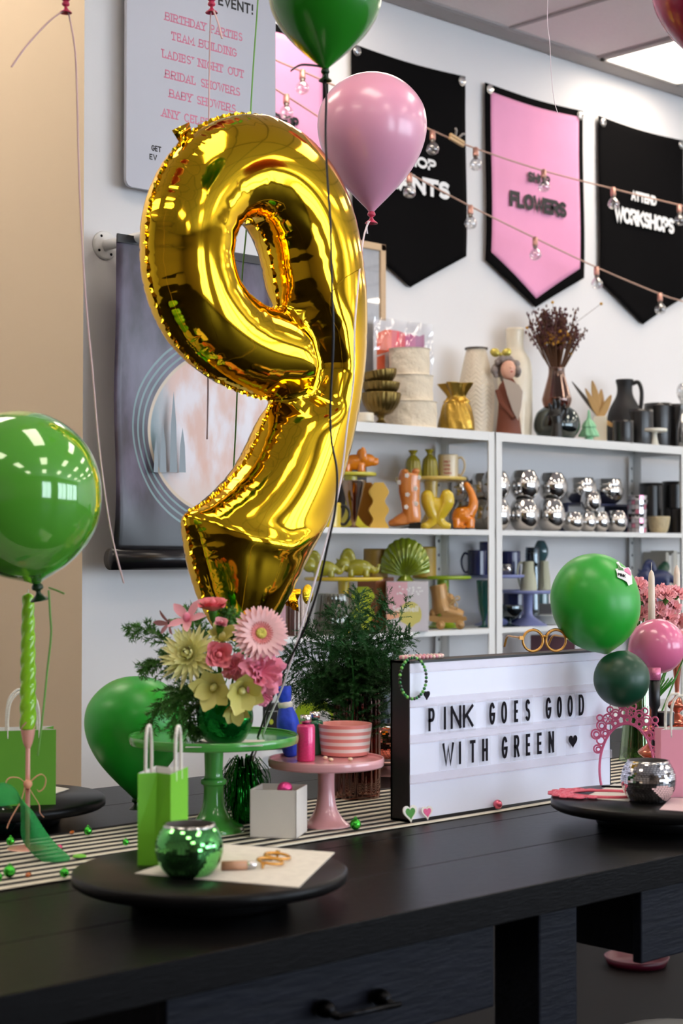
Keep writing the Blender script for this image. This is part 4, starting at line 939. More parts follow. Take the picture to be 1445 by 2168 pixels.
def drape(rows, mbx):
    vs = []; n = len(rows[0]); o = tl.location
    for row in rows:
        for (x, y, d) in row: vs.append(atD(x, y, d) - o)
    fs = [(i * n + j, i * n + j + 1, (i + 1) * n + j + 1, (i + 1) * n + j) for i in range(len(rows) - 1) for j in range(n - 1)]; mbx.add(vs, fs)
zt_ = 2.84
g = MB(); drape([[(30, 1668, 2.87), (45, 1690, 2.84), (52, 1700, 2.87)], [(42, 1690, 2.85), (58, 1710, 2.82), (70, 1715, 2.86)], [(44, 1740, 2.84), (70, 1745, 2.81), (92, 1752, 2.86)], [(40, 1775, 2.83), (78, 1786, 2.81), (114, 1782, 2.85)], [(62, 1804, 2.82), (104, 1818, 2.80), (140, 1804, 2.84)], [(88, 1828, 2.81), (126, 1832, 2.80), (158, 1820, 2.83)]], g); g.build('tail', m_tulle, tl, solid=.0006, sub=2)
g = MB(); drape([[(-14, 1662, 2.85), (10, 1650, 2.88), (40, 1672, 2.87)], [(-14, 1690, 2.82), (14, 1684, 2.84), (44, 1694, 2.86)], [(-14, 1712, 2.82), (20, 1705, 2.82), (48, 1702, 2.85)]], g); g.build('loop', m_tulle, tl, solid=.0006, sub=2)
P = onZ(2, 1768, T); tag(MB().ell((0, 0, .03), .030).build('glass_ornament', mat('dark_teal_glass', (8, 40, 34), .05, .6, coat=1), None, tuple(P)), 'dark teal shiny glass ball ornament at the left edge', 'ornament')
# little bells and charms on the runner
m_bell = mat('green_bell', (70, 190, 60), .18, .8); 
RZ = T + .0046
def bell(px, py, r, label):
    P = onZ(px, py, RZ if True else T); k = mpp(P); r *= k; t = thing('jingle_bell', label, 'bell', tuple(P), group='green jingle bells on the runner')
    MB().ell((0, 0, r), (r, r, r), n=18, m=12).lathe([(r * 1.02, r * .93), (r * 1.06, r), (r * 1.02, r * 1.07)], 18).build('shell', m_bell, t)
    MB().tube([(r * .25 * math.cos(a), 0, r * 2.05 + r * .25 * math.sin(a)) for a in np.linspace(0, 2 * PI, 12, endpoint=False)], r * .08, 6, closed=True).build('loop', m_bell, t)
for x, y, r, l in ((186, 1768, 9, 'small green jingle bell on the runner nearest the left turntable'), (266, 1790, 7, 'small green jingle bell behind the front turntable edge'), (20, 1858, 13, 'green jingle bell at the runner front by the left edge'), (136, 1858, 10, 'green jingle bell beside the front turntable'), (752, 1757, 12, 'green jingle bell in front of the pink cake stand foot'), (22, 1790, 9, 'green jingle bell by the candle holder base'), (-6, 1868, 11, 'green jingle bell cut off by the left edge')): bell(x, y, r, l)
P = onZ(168, 1814, RZ); tag(MB().lathe(prof([(0, .004), (.009, .0035), (.0115, .0015), (.011, 0), (0, 0)], 3), 24).build('gumdrop', mat('lime_gum', (120, 200, 60), .4), None, tuple(P)), 'flat lime green sweet on the striped runner', 'sweet')
for x, y, l in ((152, 1766, 'amber orange bean on the runner near the green balloon'), (60, 1856, 'amber orange bean at the front edge of the runner')):
    P = onZ(x, y, RZ); tag(MB().ell((0, 0, .0035), (.009, .0045, .0035)).build('amber_bean', mat('amber_candy', (190, 96, 30), .25, coat=.6), None, tuple(P), .7), l, 'sweet')
P = onZ(126, 1798, RZ); c_ = thing('charm', 'tiny pink and silver charm lying on the striped runner', 'charm', tuple(P), 1.0); MB().ell((0, 0, .004), (.008, .005, .004)).build('pink_bead', m_glit, c_); MB().tube([(-.008, 0, .003), (-.02, 0, .004), (-.024, .003, .004)], .0025).build('silver_clasp', m_silc, c_)
P = onZ(1053, 1713, RZ); tag(MB().ell((0, 0, .0097), .0096).build('bead', mat('metallic_rose', (225, 95, 120), .2, .6, coat=.5), None, tuple(P)), 'shiny rose bead below the lightbox front', 'bead')
m_hw = mat('heart_white', (236, 232, 226), .4); m_hg = mat('heart_green', (70, 140, 50), .4, var=.4, nscale=150); m_hp = mat('heart_pink', (235, 100, 150), .4, var=.3, nscale=150)
for (px, py, mm, s, l) in ((873, 1743, m_hg, 1.6, 'white edged heart charm with green centre by the lightbox corner'), (893, 1735, m_hp, 1.3, 'white edged heart charm with pink centre by the lightbox corner')):
    P = onZ(px, py, T + .004); P.y = LBY - .0095; h_ = [((1.2 * s * v.x), (v.y - .008) * .85 * s) for v in hp]; t = thing('heart_charm', l, 'charm', (P.x, P.y, T + .0045), rot=(rad(-8), 0, 0))
    zmin = min(z for _, z in h_); h_ = [(x, z - zmin) for x, z in h_]; MB().prism(h_, -.0012, .0012).build('white_edge', m_hw, t); zc = .011 * s; MB().prism([(x * .68, zc + (z - zc) * .68) for x, z in h_], -.0018, .0018).build('coloured_centre', mm, t)
# bracelets on the lightbox
m_bg = [mat('bead_green', (20, 120, 50), .15, coat=.6), mat('bead_dark', (8, 40, 24), .15, coat=.6), mat('bead_light', (110, 190, 80), .2, coat=.6)]
def bracelet(label, centre, M, a, b, n, mats, r, charm=None):
    t = thing('bead_bracelet', label, 'bracelet', tuple(centre)); base = {}
    for i in range(n):
        an = 2 * PI * i / n; p = M @ Vector((a * math.cos(an), 0, b * math.sin(an))); mm = mats[(i * 5 // 3) % len(mats)]
        if mm.name not in base: o = MB().ell((0, 0, 0), r, n=12, m=8).build('bead', mm, t); base[mm.name] = o
        else: o = base[mm.name].copy(); COL.objects.link(o); o.parent = t
        o.location = p
    if charm is not None: MB().prism([(v.x * .8, (v.y - .04) * .7) for v in hp], -.0015, .0015).tf(Matrix.Translation(charm)).build('heart_charm', m_ink, t)
    return t
c_ = onY(874, 1436, LBY - .009); bracelet('green beaded bracelet hung over the top left corner of the lightbox', c_, Matrix.Rotation(rad(-12), 3, 'Z'), .031, .040, 34, m_bg, .0034, charm=(.034, -.004, -.024))
m_pb = [mat('bead_blush', (230, 180, 180), .3, coat=.4), mat('bead_rose', (226, 150, 165), .3, coat=.4), mat('bead_cream', (235, 215, 195), .3, coat=.4)]
bracelet('blush beaded bracelet lying on top of the lightbox', Vector((LBX0 + .062, LBY + .026, LBZ1 + .0055)), Matrix.Rotation(PI / 2, 3, 'X'), .056, .019, 34, m_pb, .0042)
# round spectacles
m_amb = mat('amber_acetate', (214, 150, 50), .2, .3, coat=.6); m_tort = mat('tortoise_dark', (50, 32, 20), .25, coat=.6)
def spectacles(loc, rot, s, label):
    t = thing('round_glasses', label, 'glasses', loc, rot=rot); R = .0225 * s
    for sx, mm in ((-1, m_amb), (1, m_amb)):
        MB().tube([(sx * .026 * s + R * math.cos(a), 0, R + R * math.sin(a)) for a in np.linspace(0, 2 * PI, 40, endpoint=False)], .0028 * s, 10, closed=True).build('rim', mm, t)
        MB().tube([(sx * .026 * s + (R + .0015) * math.cos(a), .0024, R + (R + .0015) * math.sin(a)) for a in np.linspace(.1, PI - .1 if sx > 0 else PI * .5, 30)], .0022 * s, 8).build('dark_edge', m_tort, t)
    MB().tube(smooth_curve([(-.006 * s, 0, R * 1.25), (0, -.002, R * 1.42), (.006 * s, 0, R * 1.25)], 6), .0024 * s, 8).build('bridge', m_amb, t)
    for sx in (-1, 1):
        x = sx * (.026 * s + R); MB().box((min(x, x + sx * .008 * s), -.003, R * 1.1), (max(x, x + sx * .008 * s), .003, R * 1.45)).tube(smooth_curve([(x + sx * .006 * s, 0, R * 1.28), (x + sx * .006 * s, .05 * s, R * 1.28), (x + sx * .004 * s, .09 * s, R * 1.2), (x + sx * .002 * s, .115 * s, R * .2)], 5), .0026 * s, 8).build('temple', m_amb, t)
    return t
q = onY(1152, 1378, LBY + .012); spectacles((q.x, q.y, LBZ1 + .003), (0, 0, rad(-30)), 1.0, 'round amber glasses standing on top of the lightbox')
q = onZ(605, 1822, TT + .006); spectacles((q.x, q.y, q.z), (rad(-82), 0, rad(35)), .85, 'round amber glasses lying on the printed sheet')
q = onZ(505, 1832, TT + .0085); t = thing('lip_balm', 'tan tube with silver tip lying on the printed sheet', 'tube', tuple(q), rot=(0, PI / 2, rad(-35))); MB().lathe([(0, -.026), (.007, -.026), (.007, .012), (0, .012)], 20).build('tube_body', mat('tan_tube', (186, 140, 110), .5), t); MB().lathe([(0, .012), (.006, .012), (.005, .026), (0, .027)], 20).build('tip', m_silc, t)
# ---------------------------------------------------------------- lace crowns
m_lace = mat('pink_lace_plastic', (232, 110, 150), .4, coat=.2); m_lace2 = mat('coral_pink_plastic', (236, 100, 125), .4, coat=.2)
def crown(loc, rot, label, m, a=.060, b=.098):
    t = thing('lace_crown', label, 'headband', loc, rot=rot)
    MB().tube(smooth_curve([(a * math.cos(q) * (1 if q > 0 else 1), 0, b * math.sin(q) + .062) for q in np.linspace(-.75, PI + .75, 36)], 2), .0028, 8).build('band', m, t)
    g = MB(); rs = random.Random(2)
    def ring(ang, off, r):
        cx_, cz_ = (a + off) * math.cos(ang), (b + off) * math.sin(ang) + .062
        g.tube([(cx_ + r * math.cos(x), 0, cz_ + r * math.sin(x)) for x in np.linspace(0, 2 * PI, 18, endpoint=False)], .0019, 6, closed=True); return cx_, cz_
    for i in range(13):
        an = rad(22 + 136 * i / 12); ring(an, .010, .0085); 
        if i % 2 == 0: ring(an, .008, .005)
    for i in range(10):
        an = rad(36 + 108 * i / 9); cx_, cz_ = ring(an, .025, .0105)
        if i % 3 == 1:
            for q in range(6): g.tube([(cx_, 0, cz_), (cx_ + .009 * math.cos(q * PI / 3), 0, cz_ + .009 * math.sin(q * PI / 3))], .0012, 5)
        else: ring(an, .024, .006)
    for i in range(6): ring(rad(52 + 76 * i / 5), .039, .0065)
    g.build('lace_rings', m, t); return t
q = onZ(1325, 1690, T); fr_ = facing(q); crown((q.x, q.y, T - .0), (rad(-4), 0, fr_ - .25), 'pink lace crown headband standing in front of the lightbox edge', m_lace)
q = onZ(1352, 1682, TT + .004); crown((q.x, q.y, q.z), (rad(-90), 0, fr_ + rad(92)), 'coral pink lace crown lying flat on the right turntable', m_lace2, .046, .07)
q = onZ(1270, 1668, TT); tag(MB().lathe([(0, .003), (.0016, .003), (.003, .05), (0, .1)], 8).build('hair_pick', m_black, None, tuple(q + Vector((0, 0, .003))), rot=(0, PI / 2, fr_ - .1)), 'thin black pointed pick lying on the right turntable', 'pick')
# ================================================================ flowers
def petal(mb, L, Wd, ang, lift, curl, r0=0, z0=0, mi=0, n=5, cup=.15, tip=.35):
    c, s = math.cos(ang), math.sin(ang); vs = []
    for i in range(n + 1):
        u = i / n; w = Wd * (math.sin(PI * min(1, .12 + u * .80)) ** .8) * (1 if u < .75 else 1 - tip * (u - .75) / .25) / 2
        th = lift + curl * u; rr = r0 + L * u * math.cos(lift + curl * u * .5); zz = z0 + L * u * math.sin(lift + curl * u * .5)
        for j in (-1, 0, 1): vs.append((c * rr - s * w * j, s * rr + c * w * j, zz + cup * w * abs(j)))
    fs = []
    for i in range(n):
        for j in range(2): a = i * 3 + j; fs.append((a, a + 3, a + 4, a + 1))
    mb.add(vs, fs, mi)
m_stem = mat('flower_stem', (66, 126, 40), .5); m_leaf = mat('calyx_green', (70, 110, 50), .5)
def flower(name, label, cat, head, axis, parts, root, group=None, stem_r=.0022, calyx=.008):
    ax = Vector(axis).normalized(); Q = Vector((0, 0, 1)).rotation_difference(ax); t = thing(name, label, cat, tuple(head), group=group); M = Q.to_matrix().to_4x4()
    for nm, mb, mm in parts: mb.tf(M); mb.build(nm, mm, t)
    r = Vector(root) - Vector(head); e = ax * -.012
    g = MB(); g.tube(smooth_curve([tuple(e * .5), tuple(e * 2), tuple(r * .5 + e * 1.5), tuple(r)], 5), stem_r, 6)
    if calyx: cm = MB().lathe(prof([(.002, -.022), (calyx * .7, -.016), (calyx, -.002), (calyx * .6, 0)]), 12); cm.tf(M); g.merge(cm)
    g.build('stem', m_stem, t); return t
def carnation(R, seed, nr=5):
    g = MB(); rs = random.Random(seed)
    for k in range(nr):
        n, m = 44, 5; ph = rs.uniform(0, 6); Rk = R * (1 - .13 * k); op = .25 + .22 * k; vs = []
        for j in range(m + 1):
            v = j / m
            for i in range(n):
                a = 2 * PI * i / n; rr = Rk * v * math.cos(op * .75) * (1 + .10 * math.sin(5 * a + ph) * v + .07 * math.sin(17 * a + ph * 2) * v * v); zz = Rk * v * math.sin(op) * 1.05 + .16 * R * v * v * math.sin(9 * a + ph) + .05 * R * v * v * math.sin(21 * a) - .12 * R * (v > .9) * (k < 2)
                vs.append((rr * math.cos(a), rr * math.sin(a), zz))
        g.add(vs, [(j * n + i, j * n + (i + 1) % n, (j + 1) * n + (i + 1) % n, (j + 1) * n + i) for j in range(m) for i in range(n)])
    return g
def rose(R, seed):
    g = MB(); rs = random.Random(seed)
    for k in range(5):
        for q in range(4):
            a = q * PI / 2 + k * .7; petal(g, R * (1.25 - .12 * k), R * (1.35 - .2 * k), a, 1.25 - .16 * (4 - k) + .0, -.35 * (1 - k / 5) + .1, R * .32 * (1 - k / 5), 0, 0, 6, .5, .2)
    g.ell((0, 0, R * .55), (R * .3, R * .3, R * .5), n=12, m=8); return g
m_ger = mat('gerbera_pink', (245, 190, 190), .5, var=.1, nscale=30, sub=.1); m_gerc = mat('gerbera_eye', (214, 200, 90), .7, bump=.5, bscale=300); m_gerr = mat('gerbera_ring', (228, 130, 130), .7, bump=.5, bscale=300)
m_mum = mat('chrysanthemum_cream', (238, 234, 168), .5, var=.1, sub=.1); m_rosep = mat('rose_pink', (232, 120, 130), .5, sub=.1); m_carn = mat('carnation_pink', (238, 140, 165), .55, var=.1, sub=.1); m_orch = mat('orchid_pink', (235, 160, 175), .45, var=.12, nscale=40, sub=.1); m_lis = mat('yellow_green_petal', (212, 204, 116), .45, var=.12, sub=.1)
mouth = VP + Vector((0, 0, .05)); DV = (VP - CAM).dot(cF)
def VA(px, py, dd=0): return atD(px, py, DV + dd)
def AX(x, y, z=1): return cR * x + cU * y - cF * z
g = MB()
for l, (n, L, lift) in enumerate(((24, .046, .10), (24, .044, .22), (20, .036, .38))):
    for i in range(n): petal(g, L, .0105, 2 * PI * (i + l * .5) / n, lift, -.25, .006, .002 * l)
e = MB()
for i in range(28): petal(e, .017, .004, 2 * PI * i / 28, .5, -.2, .006, .004)
flower('gerbera_daisy', 'large pale pink gerbera daisy with yellow centre in the flower vase', 'flower', VA(551, 1342, -.06), AX(.32, .28), [('petals', g, m_ger), ('inner_ring', e, m_gerr), ('eye', MB().lathe(prof([(.010, .006), (.009, .010), (.005, .011), (0, .009)], 4), 20), m_gerc)], mouth)
def mum(s):
    g = MB(); rs = random.Random(s)
    for l in range(6):
        n = 20 - 2 * l
        for i in range(n): petal(g, .054 - .005 * l + rs.uniform(-.005, .005), .0095, 2 * PI * (i + rs.random() * .6) / n, -.15 + .27 * l, .35 + .1 * l, .004, .002 * l, 0, 5, .5, .6)
    return g
flower('chrysanthemum', 'shaggy cream yellow chrysanthemum left in the flower vase', 'flower', VA(403, 1390, -.05), AX(-.25, .35), [('petals', mum(1), m_mum)], mouth)
flower('rose', 'pink rose bud standing highest in the flower vase', 'flower', VA(450, 1292, -.01), AX(0, 1, .3), [('petals', rose(.022, 3), m_rosep)], mouth)
flower('rose', 'small open coral pink rose in the middle of the flower vase', 'flower', VA(463, 1386, -.075), AX(.1, .1), [('petals', rose(.019, 5), m_rosep)], mouth)
flower('rose', 'tiny pale pink rose bud above the yellow petals', 'flower', VA(467, 1322, -.04), AX(.2, .8, .6), [('petals', rose(.010, 9), m_orch)], mouth)
flower('carnation', 'ruffled pink carnation at the right of the flower vase', 'flower', VA(553, 1424, -.06), AX(.5, .1), [('petals', carnation(.043, 4), m_carn)], mouth)
flower('carnation', 'small pink carnation under the gerbera daisy in the flower vase', 'flower', VA(498, 1413, -.04), AX(.1, .3), [('petals', carnation(.026, 6), m_carn)], mouth)
flower('carnation', 'pink carnation drooping lowest on the right of the flower vase', 'flower', VA(556, 1468, -.03), AX(.8, -.4), [('petals', carnation(.024, 8), m_carn)], mouth)
def orchid(L, n=5, W_=.42, lift=.5, curl=-.2, s=0):
    g = MB(); rs = random.Random(s)
    for i in range(n): petal(g, L * rs.uniform(.85, 1.15), L * W_, 2 * PI * i / n + rs.uniform(-.2, .2), lift + rs.uniform(-.15, .2), curl, .003, 0, 0, 7, .3, .6)
    return g
flower('orchid_bloom', 'pink orchid bloom with long petals at the top left of the bouquet', 'flower', VA(398, 1312, -.02), AX(-.35, .75, .8), [('petals', orchid(.043, 5, .42, .45, -.25, 3), m_orch), ('lip', MB().ell((0, 0, .008), (.008, .005, .010)), m_carn)], mouth)
flower('orchid_bloom', 'smaller pink orchid bloom low on the left of the bouquet', 'flower', VA(357, 1320, .0), AX(-.9, -.1, .7), [('petals', orchid(.026, 5, .4, .5, -.2, 5), m_orch)], mouth)
for (x, y, d_, L, ax, l) in ((455, 1452, -.06, .046, AX(-.15, -.15), 'yellow green bloom at the vase mouth below the coral rose'), (510, 1458, -.07, .048, AX(.25, -.25), 'yellow green bloom at the vase mouth below the carnation'), (468, 1356, -.02, .032, AX(.2, .8, .7), 'yellow green bloom between the chrysanthemum and gerbera'), (498, 1490, -.055, .036, AX(.1, -.7, .8), 'yellow green bloom hanging over the vase rim')):
    flower('cymbidium_bloom', l, 'flower', VA(x, y, d_), ax, [('petals', orchid(L, 7, .68, .95, -.25, int(x)), m_lis), ('lip', MB().ell((0, 0, .010), (.007, .006, .012)), m_mum)], mouth)
m_fern = mat('asparagus_fern', (72, 126, 48), .55, var=.3, nscale=60); m_fernd = mat('deep_fern', (22, 82, 24), .6, var=.4, nscale=60)
def plume(name, label, cat, pts, mm, blen, nb, needle=.010, seed=1, droop=.2, group=None):
    """one feathery sprig: stem, paired side branches, fine needles"""
    rs = random.Random(seed); C_ = smooth_curve([tuple(p) for p in pts], 10); o = C_[0]; C_ = [c - o for c in C_]; g = MB(); n = len(C_)
    g.tube(C_, [.0013 * (1 - .6 * i / n) for i in range(n)], 5)
    for i in range(nb):
        u = .18 + .82 * i / nb; p = C_[min(n - 1, int(u * (n - 1)))]; tg = (C_[min(n - 1, int(u * (n - 1)) + 1)] - C_[max(0, int(u * (n - 1)) - 1)]).normalized()
        side = tg.cross(Vector(rs.gauss(0, 1) for _ in range(3))).normalized(); L = blen * (1 - .6 * abs(u - .45) / .55) * rs.uniform(.7, 1.1)
        d = (side + tg * .7).normalized(); k = max(4, int(L / .0036)); prev = p
        for j in range(k):
            q = p + d * (L * (j + 1) / k) - Vector((0, 0, droop * L * ((j + 1) / k) ** 2)); mid = (prev + q) / 2; dd_ = (q - prev).normalized(); pr_ = dd_.orthogonal().normalized()
            g.add([prev + pr_ * .0005, prev - pr_ * .0005, q], [(0, 1, 2)])
            for s_ in range(4):
                sd = (Matrix.Rotation(rs.uniform(0, 6.28), 3, dd_) @ pr_); e_ = mid + (sd * .8 + dd_ * .6) * needle * rs.uniform(.6, 1.1); wv = dd_.cross(sd) * needle * .13
                g.add([mid - wv, mid + wv, e_], [(0, 1, 2)])
            prev = q
    return tag(g.build(name, mm, None, tuple(o)), label, cat, group)
for i, (pts, l) in enumerate((([(455, 1480), (390, 1400), (320, 1335), (270, 1330)], 'asparagus fern sprig reaching furthest to the left of the bouquet'), ([(455, 1480), (380, 1420), (330, 1400), (300, 1420)], 'asparagus fern sprig arching left below the longest one'), ([(450, 1490), (380, 1460), (335, 1500), (312, 1560)], 'asparagus fern sprig hanging left over the green balloon'), ([(450, 1490), (400, 1460), (372, 1500), (368, 1560)], 'asparagus fern sprig hanging straight down beside the vase'), ([(460, 1480), (440, 1380), (420, 1330), (395, 1290)], 'asparagus fern sprig between the orchid and rose'), ([(470, 1470), (500, 1360), (490, 1320), (480, 1290)], 'asparagus fern sprig rising behind the rose bud'), ([(450, 1490), (415, 1490), (400, 1530), (420, 1560)], 'short asparagus fern sprig drooping over the vase rim'))):
    plume('fern_sprig', l, 'fern', [VA(x, y, .0 + .02 * (i % 3) - .01 * j * (1 if i % 2 else -1)) for j, (x, y) in enumerate(pts)], m_fern, .040, 46, .012, i)
DF = (FV - CAM).dot(cF)
fpts = [(700, 1290), (760, 1255), (820, 1268), (645, 1330), (600, 1385), (690, 1360), (760, 1330), (830, 1340), (850, 1400), (720, 1420), (640, 1440), (800, 1440), (575, 1430), (735, 1300), (868, 1350), (670, 1480), (790, 1390), (610, 1470)]
flabels = ['rising behind the gold balloon tab', 'rising tallest in the middle', 'reaching up right in front of the lime vase', 'leaning far left by the gerbera', 'bending low left toward the gerbera', 'filling the middle left', 'filling the middle', 'leaning right toward the lightbox', 'bending low right by the lightbox', 'filling the lower middle', 'bending low left above the blue pouch', 'filling the lower right', 'bending furthest left', 'rising just left of the tallest', 'reaching furthest right', 'hanging above the glitter bottle', 'filling the right side', 'hanging low left behind the blue pouch']
for i, (x, y) in enumerate(fpts):
    dd_ = DF + .10 * math.sin(i * 2.3); z0 = FV + Vector((.012 * math.cos(i), .012 * math.sin(i), .05)); z1 = FV + Vector((.022 * math.cos(i), .022 * math.sin(i), .20)); E_ = atD(x, y, dd_); M_ = z1.lerp(E_, .55) + Vector((0, 0, .03))
    plume('feathery_sprig', 'dark feathery sprig in the rose vase, ' + flabels[i], 'greenery', [z0, z1, M_, E_], m_fernd, .085, 105, .0078, 40 + i, .14)
# trailing sprays in front of the shelf
plume('feathery_sprig', 'thin wispy green sprig drifting up past the shell box', 'greenery', [FV + Vector((0, .01, .2)), atD(800, 1400, DF), atD(850, 1300, DF), atD(862, 1262, DF)], m_fernd, .03, 26, .007, 77, .1)
g = MB(); g.tube(smooth_curve([tuple(atD(x, y, DF - .05) - FV) for x, y in ((742, 1560), (748, 1480), (746, 1410), (735, 1375), (712, 1348))], 8), .0022, 6); tag(g.build('curved_grass', mat('bright_stem', (50, 130, 60), .5), None, tuple(FV)), 'single bright green curved stem in the feathery greenery', 'stem')
# carnations at the right
P = onZ(1350, 1612, T); GV = P.copy(); k = mpp(P); m_cglass = glass('clear_green_glass', (205, 228, 190), .03, .10); gv = thing('glass_vase', 'clear flared glass vase full of green stems behind the crown', 'vase', tuple(P)); HG = 195 * k
MB().lathe(prof([(0, .004), (37 * k, 0), (38 * k, .02), (30 * k, HG * .5), (27 * k, HG), (25.5 * k, HG), (28 * k, HG * .5), (35 * k, .02), (0, .01)]), 64, fn=lambda a, z, r: 1 + .02 * math.cos(20 * a)).build('glass_body', m_cglass, gv)
MB().lathe(prof([(0, .012), (33 * k, .014), (28 * k, HG * .5), (27 * k, HG * .62), (0, HG * .62)], 4), 40).build('water', glass('green_water', (150, 185, 120), .02, .05), gv)
DG = (GV - CAM).dot(cF); gmouth = GV + Vector((0, 0, .03))
heads = [(1350, 1240, 24, 'topmost pink carnation, half behind the green balloon'), (1366, 1266, 27, 'pink carnation left of the nearer white taper candle'), (1398, 1254, 24, 'pink carnation just right of the nearer white taper candle'), (1409, 1262, 26, 'pale pink carnation in the middle of the right bouquet'), (1432, 1257, 24, 'pink carnation in front of the farther white taper candle'), (1356, 1300, 22, 'pink carnation low beside the green balloon edge'), (1394, 1290, 22, 'pink carnation tucked behind the nearer taper candle'), (1412, 1308, 28, 'deeper pink carnation right of the candle at middle height'), (1436, 1318, 24, 'pink carnation at the right edge of the middle row'), (1352, 1336, 20, 'pink carnation just above the small pink balloon on its left'), (1438, 1350, 26, 'pink carnation lowest at the right edge'), (1382, 1312, 20, 'small pink carnation directly behind the nearer taper candle'), (1448, 1385, 24, 'pink carnation beside the small pink balloon at right edge'), (1425, 1285, 20, 'small pink carnation below the farther taper candle')]
m_carn2 = mat('carnation_blush', (246, 172, 180), .55, var=.12, sub=.1)
for i, (x, y, r, l) in enumerate(heads):
    hd = atD(x, y, DG + .05 * math.sin(i * 1.7)); kk = mpp(hd)
    flower('carnation', l, 'flower', hd, AX(.5 * math.sin(i * 2.1), .9, .7 + .3 * math.cos(i)), [('petals', carnation(r * kk * .92, 20 + i, 4), m_carn2)], gmouth + Vector((.02 * math.cos(i * 2), .02 * math.sin(i * 2), 0)), calyx=.010)
g = MB(); m_blade = mat('grass_blade', (60, 130, 40), .4, var=.2)
for i in range(9):
    A = atD(1378 + i * 2, 1475, DG); B_ = atD(1398 + i * 4.2, 1440 - i * .8 + (6 if i % 2 else 0), DG - .02); C0 = GV + Vector((.015, 0, .12)); g.ribbon([C0 - GV, A - GV, B_ - GV], .007, tuple(cU), th=.0003)
tag(g.build('grass_spray', m_blade, None, tuple(GV)), 'spray of flat grass blades fanning right from the stem vase', 'grass')
# white tapers on rose glass candlesticks
m_ivory = mat('ivory_wax', (240, 222, 205), .4, sub=.2); m_copg = mat('rose_copper_glass', (196, 108, 84), .1, .6, var=.2, nscale=30, coat=.6)
def taper(px, y0, y1, d, label, hl, wick=(0, 0), lean=0, base_px=None):
    x0, x1 = px; B_ = atD(x0, y1, d); k = d / FPX; h = (y1 - y0) * k; hold = B_.z - T
    hs = thing('candlestick', hl, 'candlestick', (B_.x, B_.y, T)); H = hold + .012
    MB().lathe(prof([(0, .006), (.045, .004), (.046, .008), (.02, .02), (.008, .03), (.03, .045), (.034, .055), (.014, .072), (.008, .08), (.026, .095), (.028, .105), (.01, .12), (.006, H * .6), (.012, H - .03), (.016, H - .015), (.0155, H), (.0112, H), (.0112, H - .012), (0, H - .012)], 4), 36).build('glass_body', m_copg, hs)
    t = thing('taper_candle', label, 'candle', (B_.x, B_.y, B_.z), rot=(0, lean, YAW)); r = 8.2 * k
    MB().lathe([(0, 0), (r, 0), (r * .88, h * .6), (r * .82, h * .9), (r * .6, h * .96), (.0012, h)], 24).build('wax', m_ivory, t); MB().tube([(0, 0, h - .004), (0, 0, h + .008), (-.004, 0, h + .018)], .0009, 6).build('wick', m_cord, t)
taper((1379, 1378), 1207, 1360, 3.98, 'nearer ivory taper candle behind the small pink balloon', 'rose glass candlestick hidden behind the balloon pole')
taper((1432, 1425), 1196, 1400, 4.7, 'farther ivory taper candle at the right edge', 'rose glass candlestick behind the pink bag handles', lean=rad(-1.5))
P = onZ(1455, 1560, T); tag(MB().box((-.1, -.08, 0), (.1, .08, .02)).build('gift_book', mat('pink_cover', (206, 110, 120), .5), None, tuple(P), .3, bev=.002), 'flat pink box lying behind the pink bag at right edge', 'box')
# ================================================================ things on the shelves
def SP(px, row, off, zextra=0):
    """point on shelf board `row`, `off` metres behind its front edge, seen at column px"""
    y = YF + off; z = ZS[row] + .0006 + zextra; d = ray(px, 1000); return Vector((onY(px, 1180 - (z - 1.44) * 500, y).x, y, z))
def hgt(P, py):                                     # height above P of picture row py at P's distance
    k = (P - CAM).dot(cF); return onY(FPX * (P - CAM).dot(cR) / k + 722.5, py, P.y).z - P.z
def lv(name, label, cat, px, row, off, ytop, pr, m, fn=None, n=36, k=5, group=None, z=0, rz=0, tilt=0):
    """turned vessel: profile given as (radius in picture px, height fraction)"""
    P = SP(px, row, off, z); s = mpp(P); H = hgt(P, ytop)
    o = MB().lathe(prof([(r * s, h * H) for r, h in pr], k) if k else [(r * s, h * H) for r, h in pr], n, fn=fn).build(name, m, None, tuple(P), rot=(0, tilt, rz)); return tag(o, label, cat, group)
m_cream2 = mat('cream_glaze', (226, 214, 190), .35, coat=.35, sub=.03); m_brass = mat('antique_brass', (122, 100, 52), .35, .9, var=.3, nscale=25, bump=.15, bscale=60); m_goldc = mat('crumpled_gold', (186, 150, 66), .3, .9, var=.25, nscale=30, bump=.6, bscale=35)
m_plast = mat('plaster_icing', (224, 210, 186), .8, var=.06, nscale=30, bump=.6, bscale=45)
# poster in cellophane
A = onY(790, 670, YF + .22); B_ = onY(913, 684, YF + .22); pg = thing('wrapped_print', 'print with orange to magenta lettering wrapped in clear film', 'print', (A.x, YF + .22, ZS[0])); w = B_.x - A.x; h = A.z - ZS[0]
MB().box((.004, .002, 0), (w - .004, .005, h - .01)).build('white_sheet', mat('print_white', (232, 228, 230), .5), pg)
g = MB(); ms = [mat('print_orange', (250, 96, 40), .5), mat('print_coral', (236, 66, 84), .5), mat('print_magenta', (205, 70, 140), .5), mat('print_purple', (176, 60, 130), .5)]
def gx_(px, py): q = onY(px, py, YF + .22); return (q.x - A.x, .0015, q.z - ZS[0])
for mi, poly in ((0, [(798, 706), (815, 698), (829, 698), (829, 742), (798, 752)]), (1, [(829, 698), (842, 700), (858, 706), (858, 742), (829, 742)]), (2, [(858, 710), (868, 706), (880, 712), (880, 742), (858, 742)]), (3, [(880, 710), (888, 712), (898, 708), (899, 760), (880, 760)]), (0, [(798, 756), (815, 750), (815, 790), (798, 790)]), (3, [(892, 764), (900, 764), (901, 792), (893, 792)])):
    g.add([gx_(*p) for p in poly], [tuple(range(len(poly)))], mi, False)
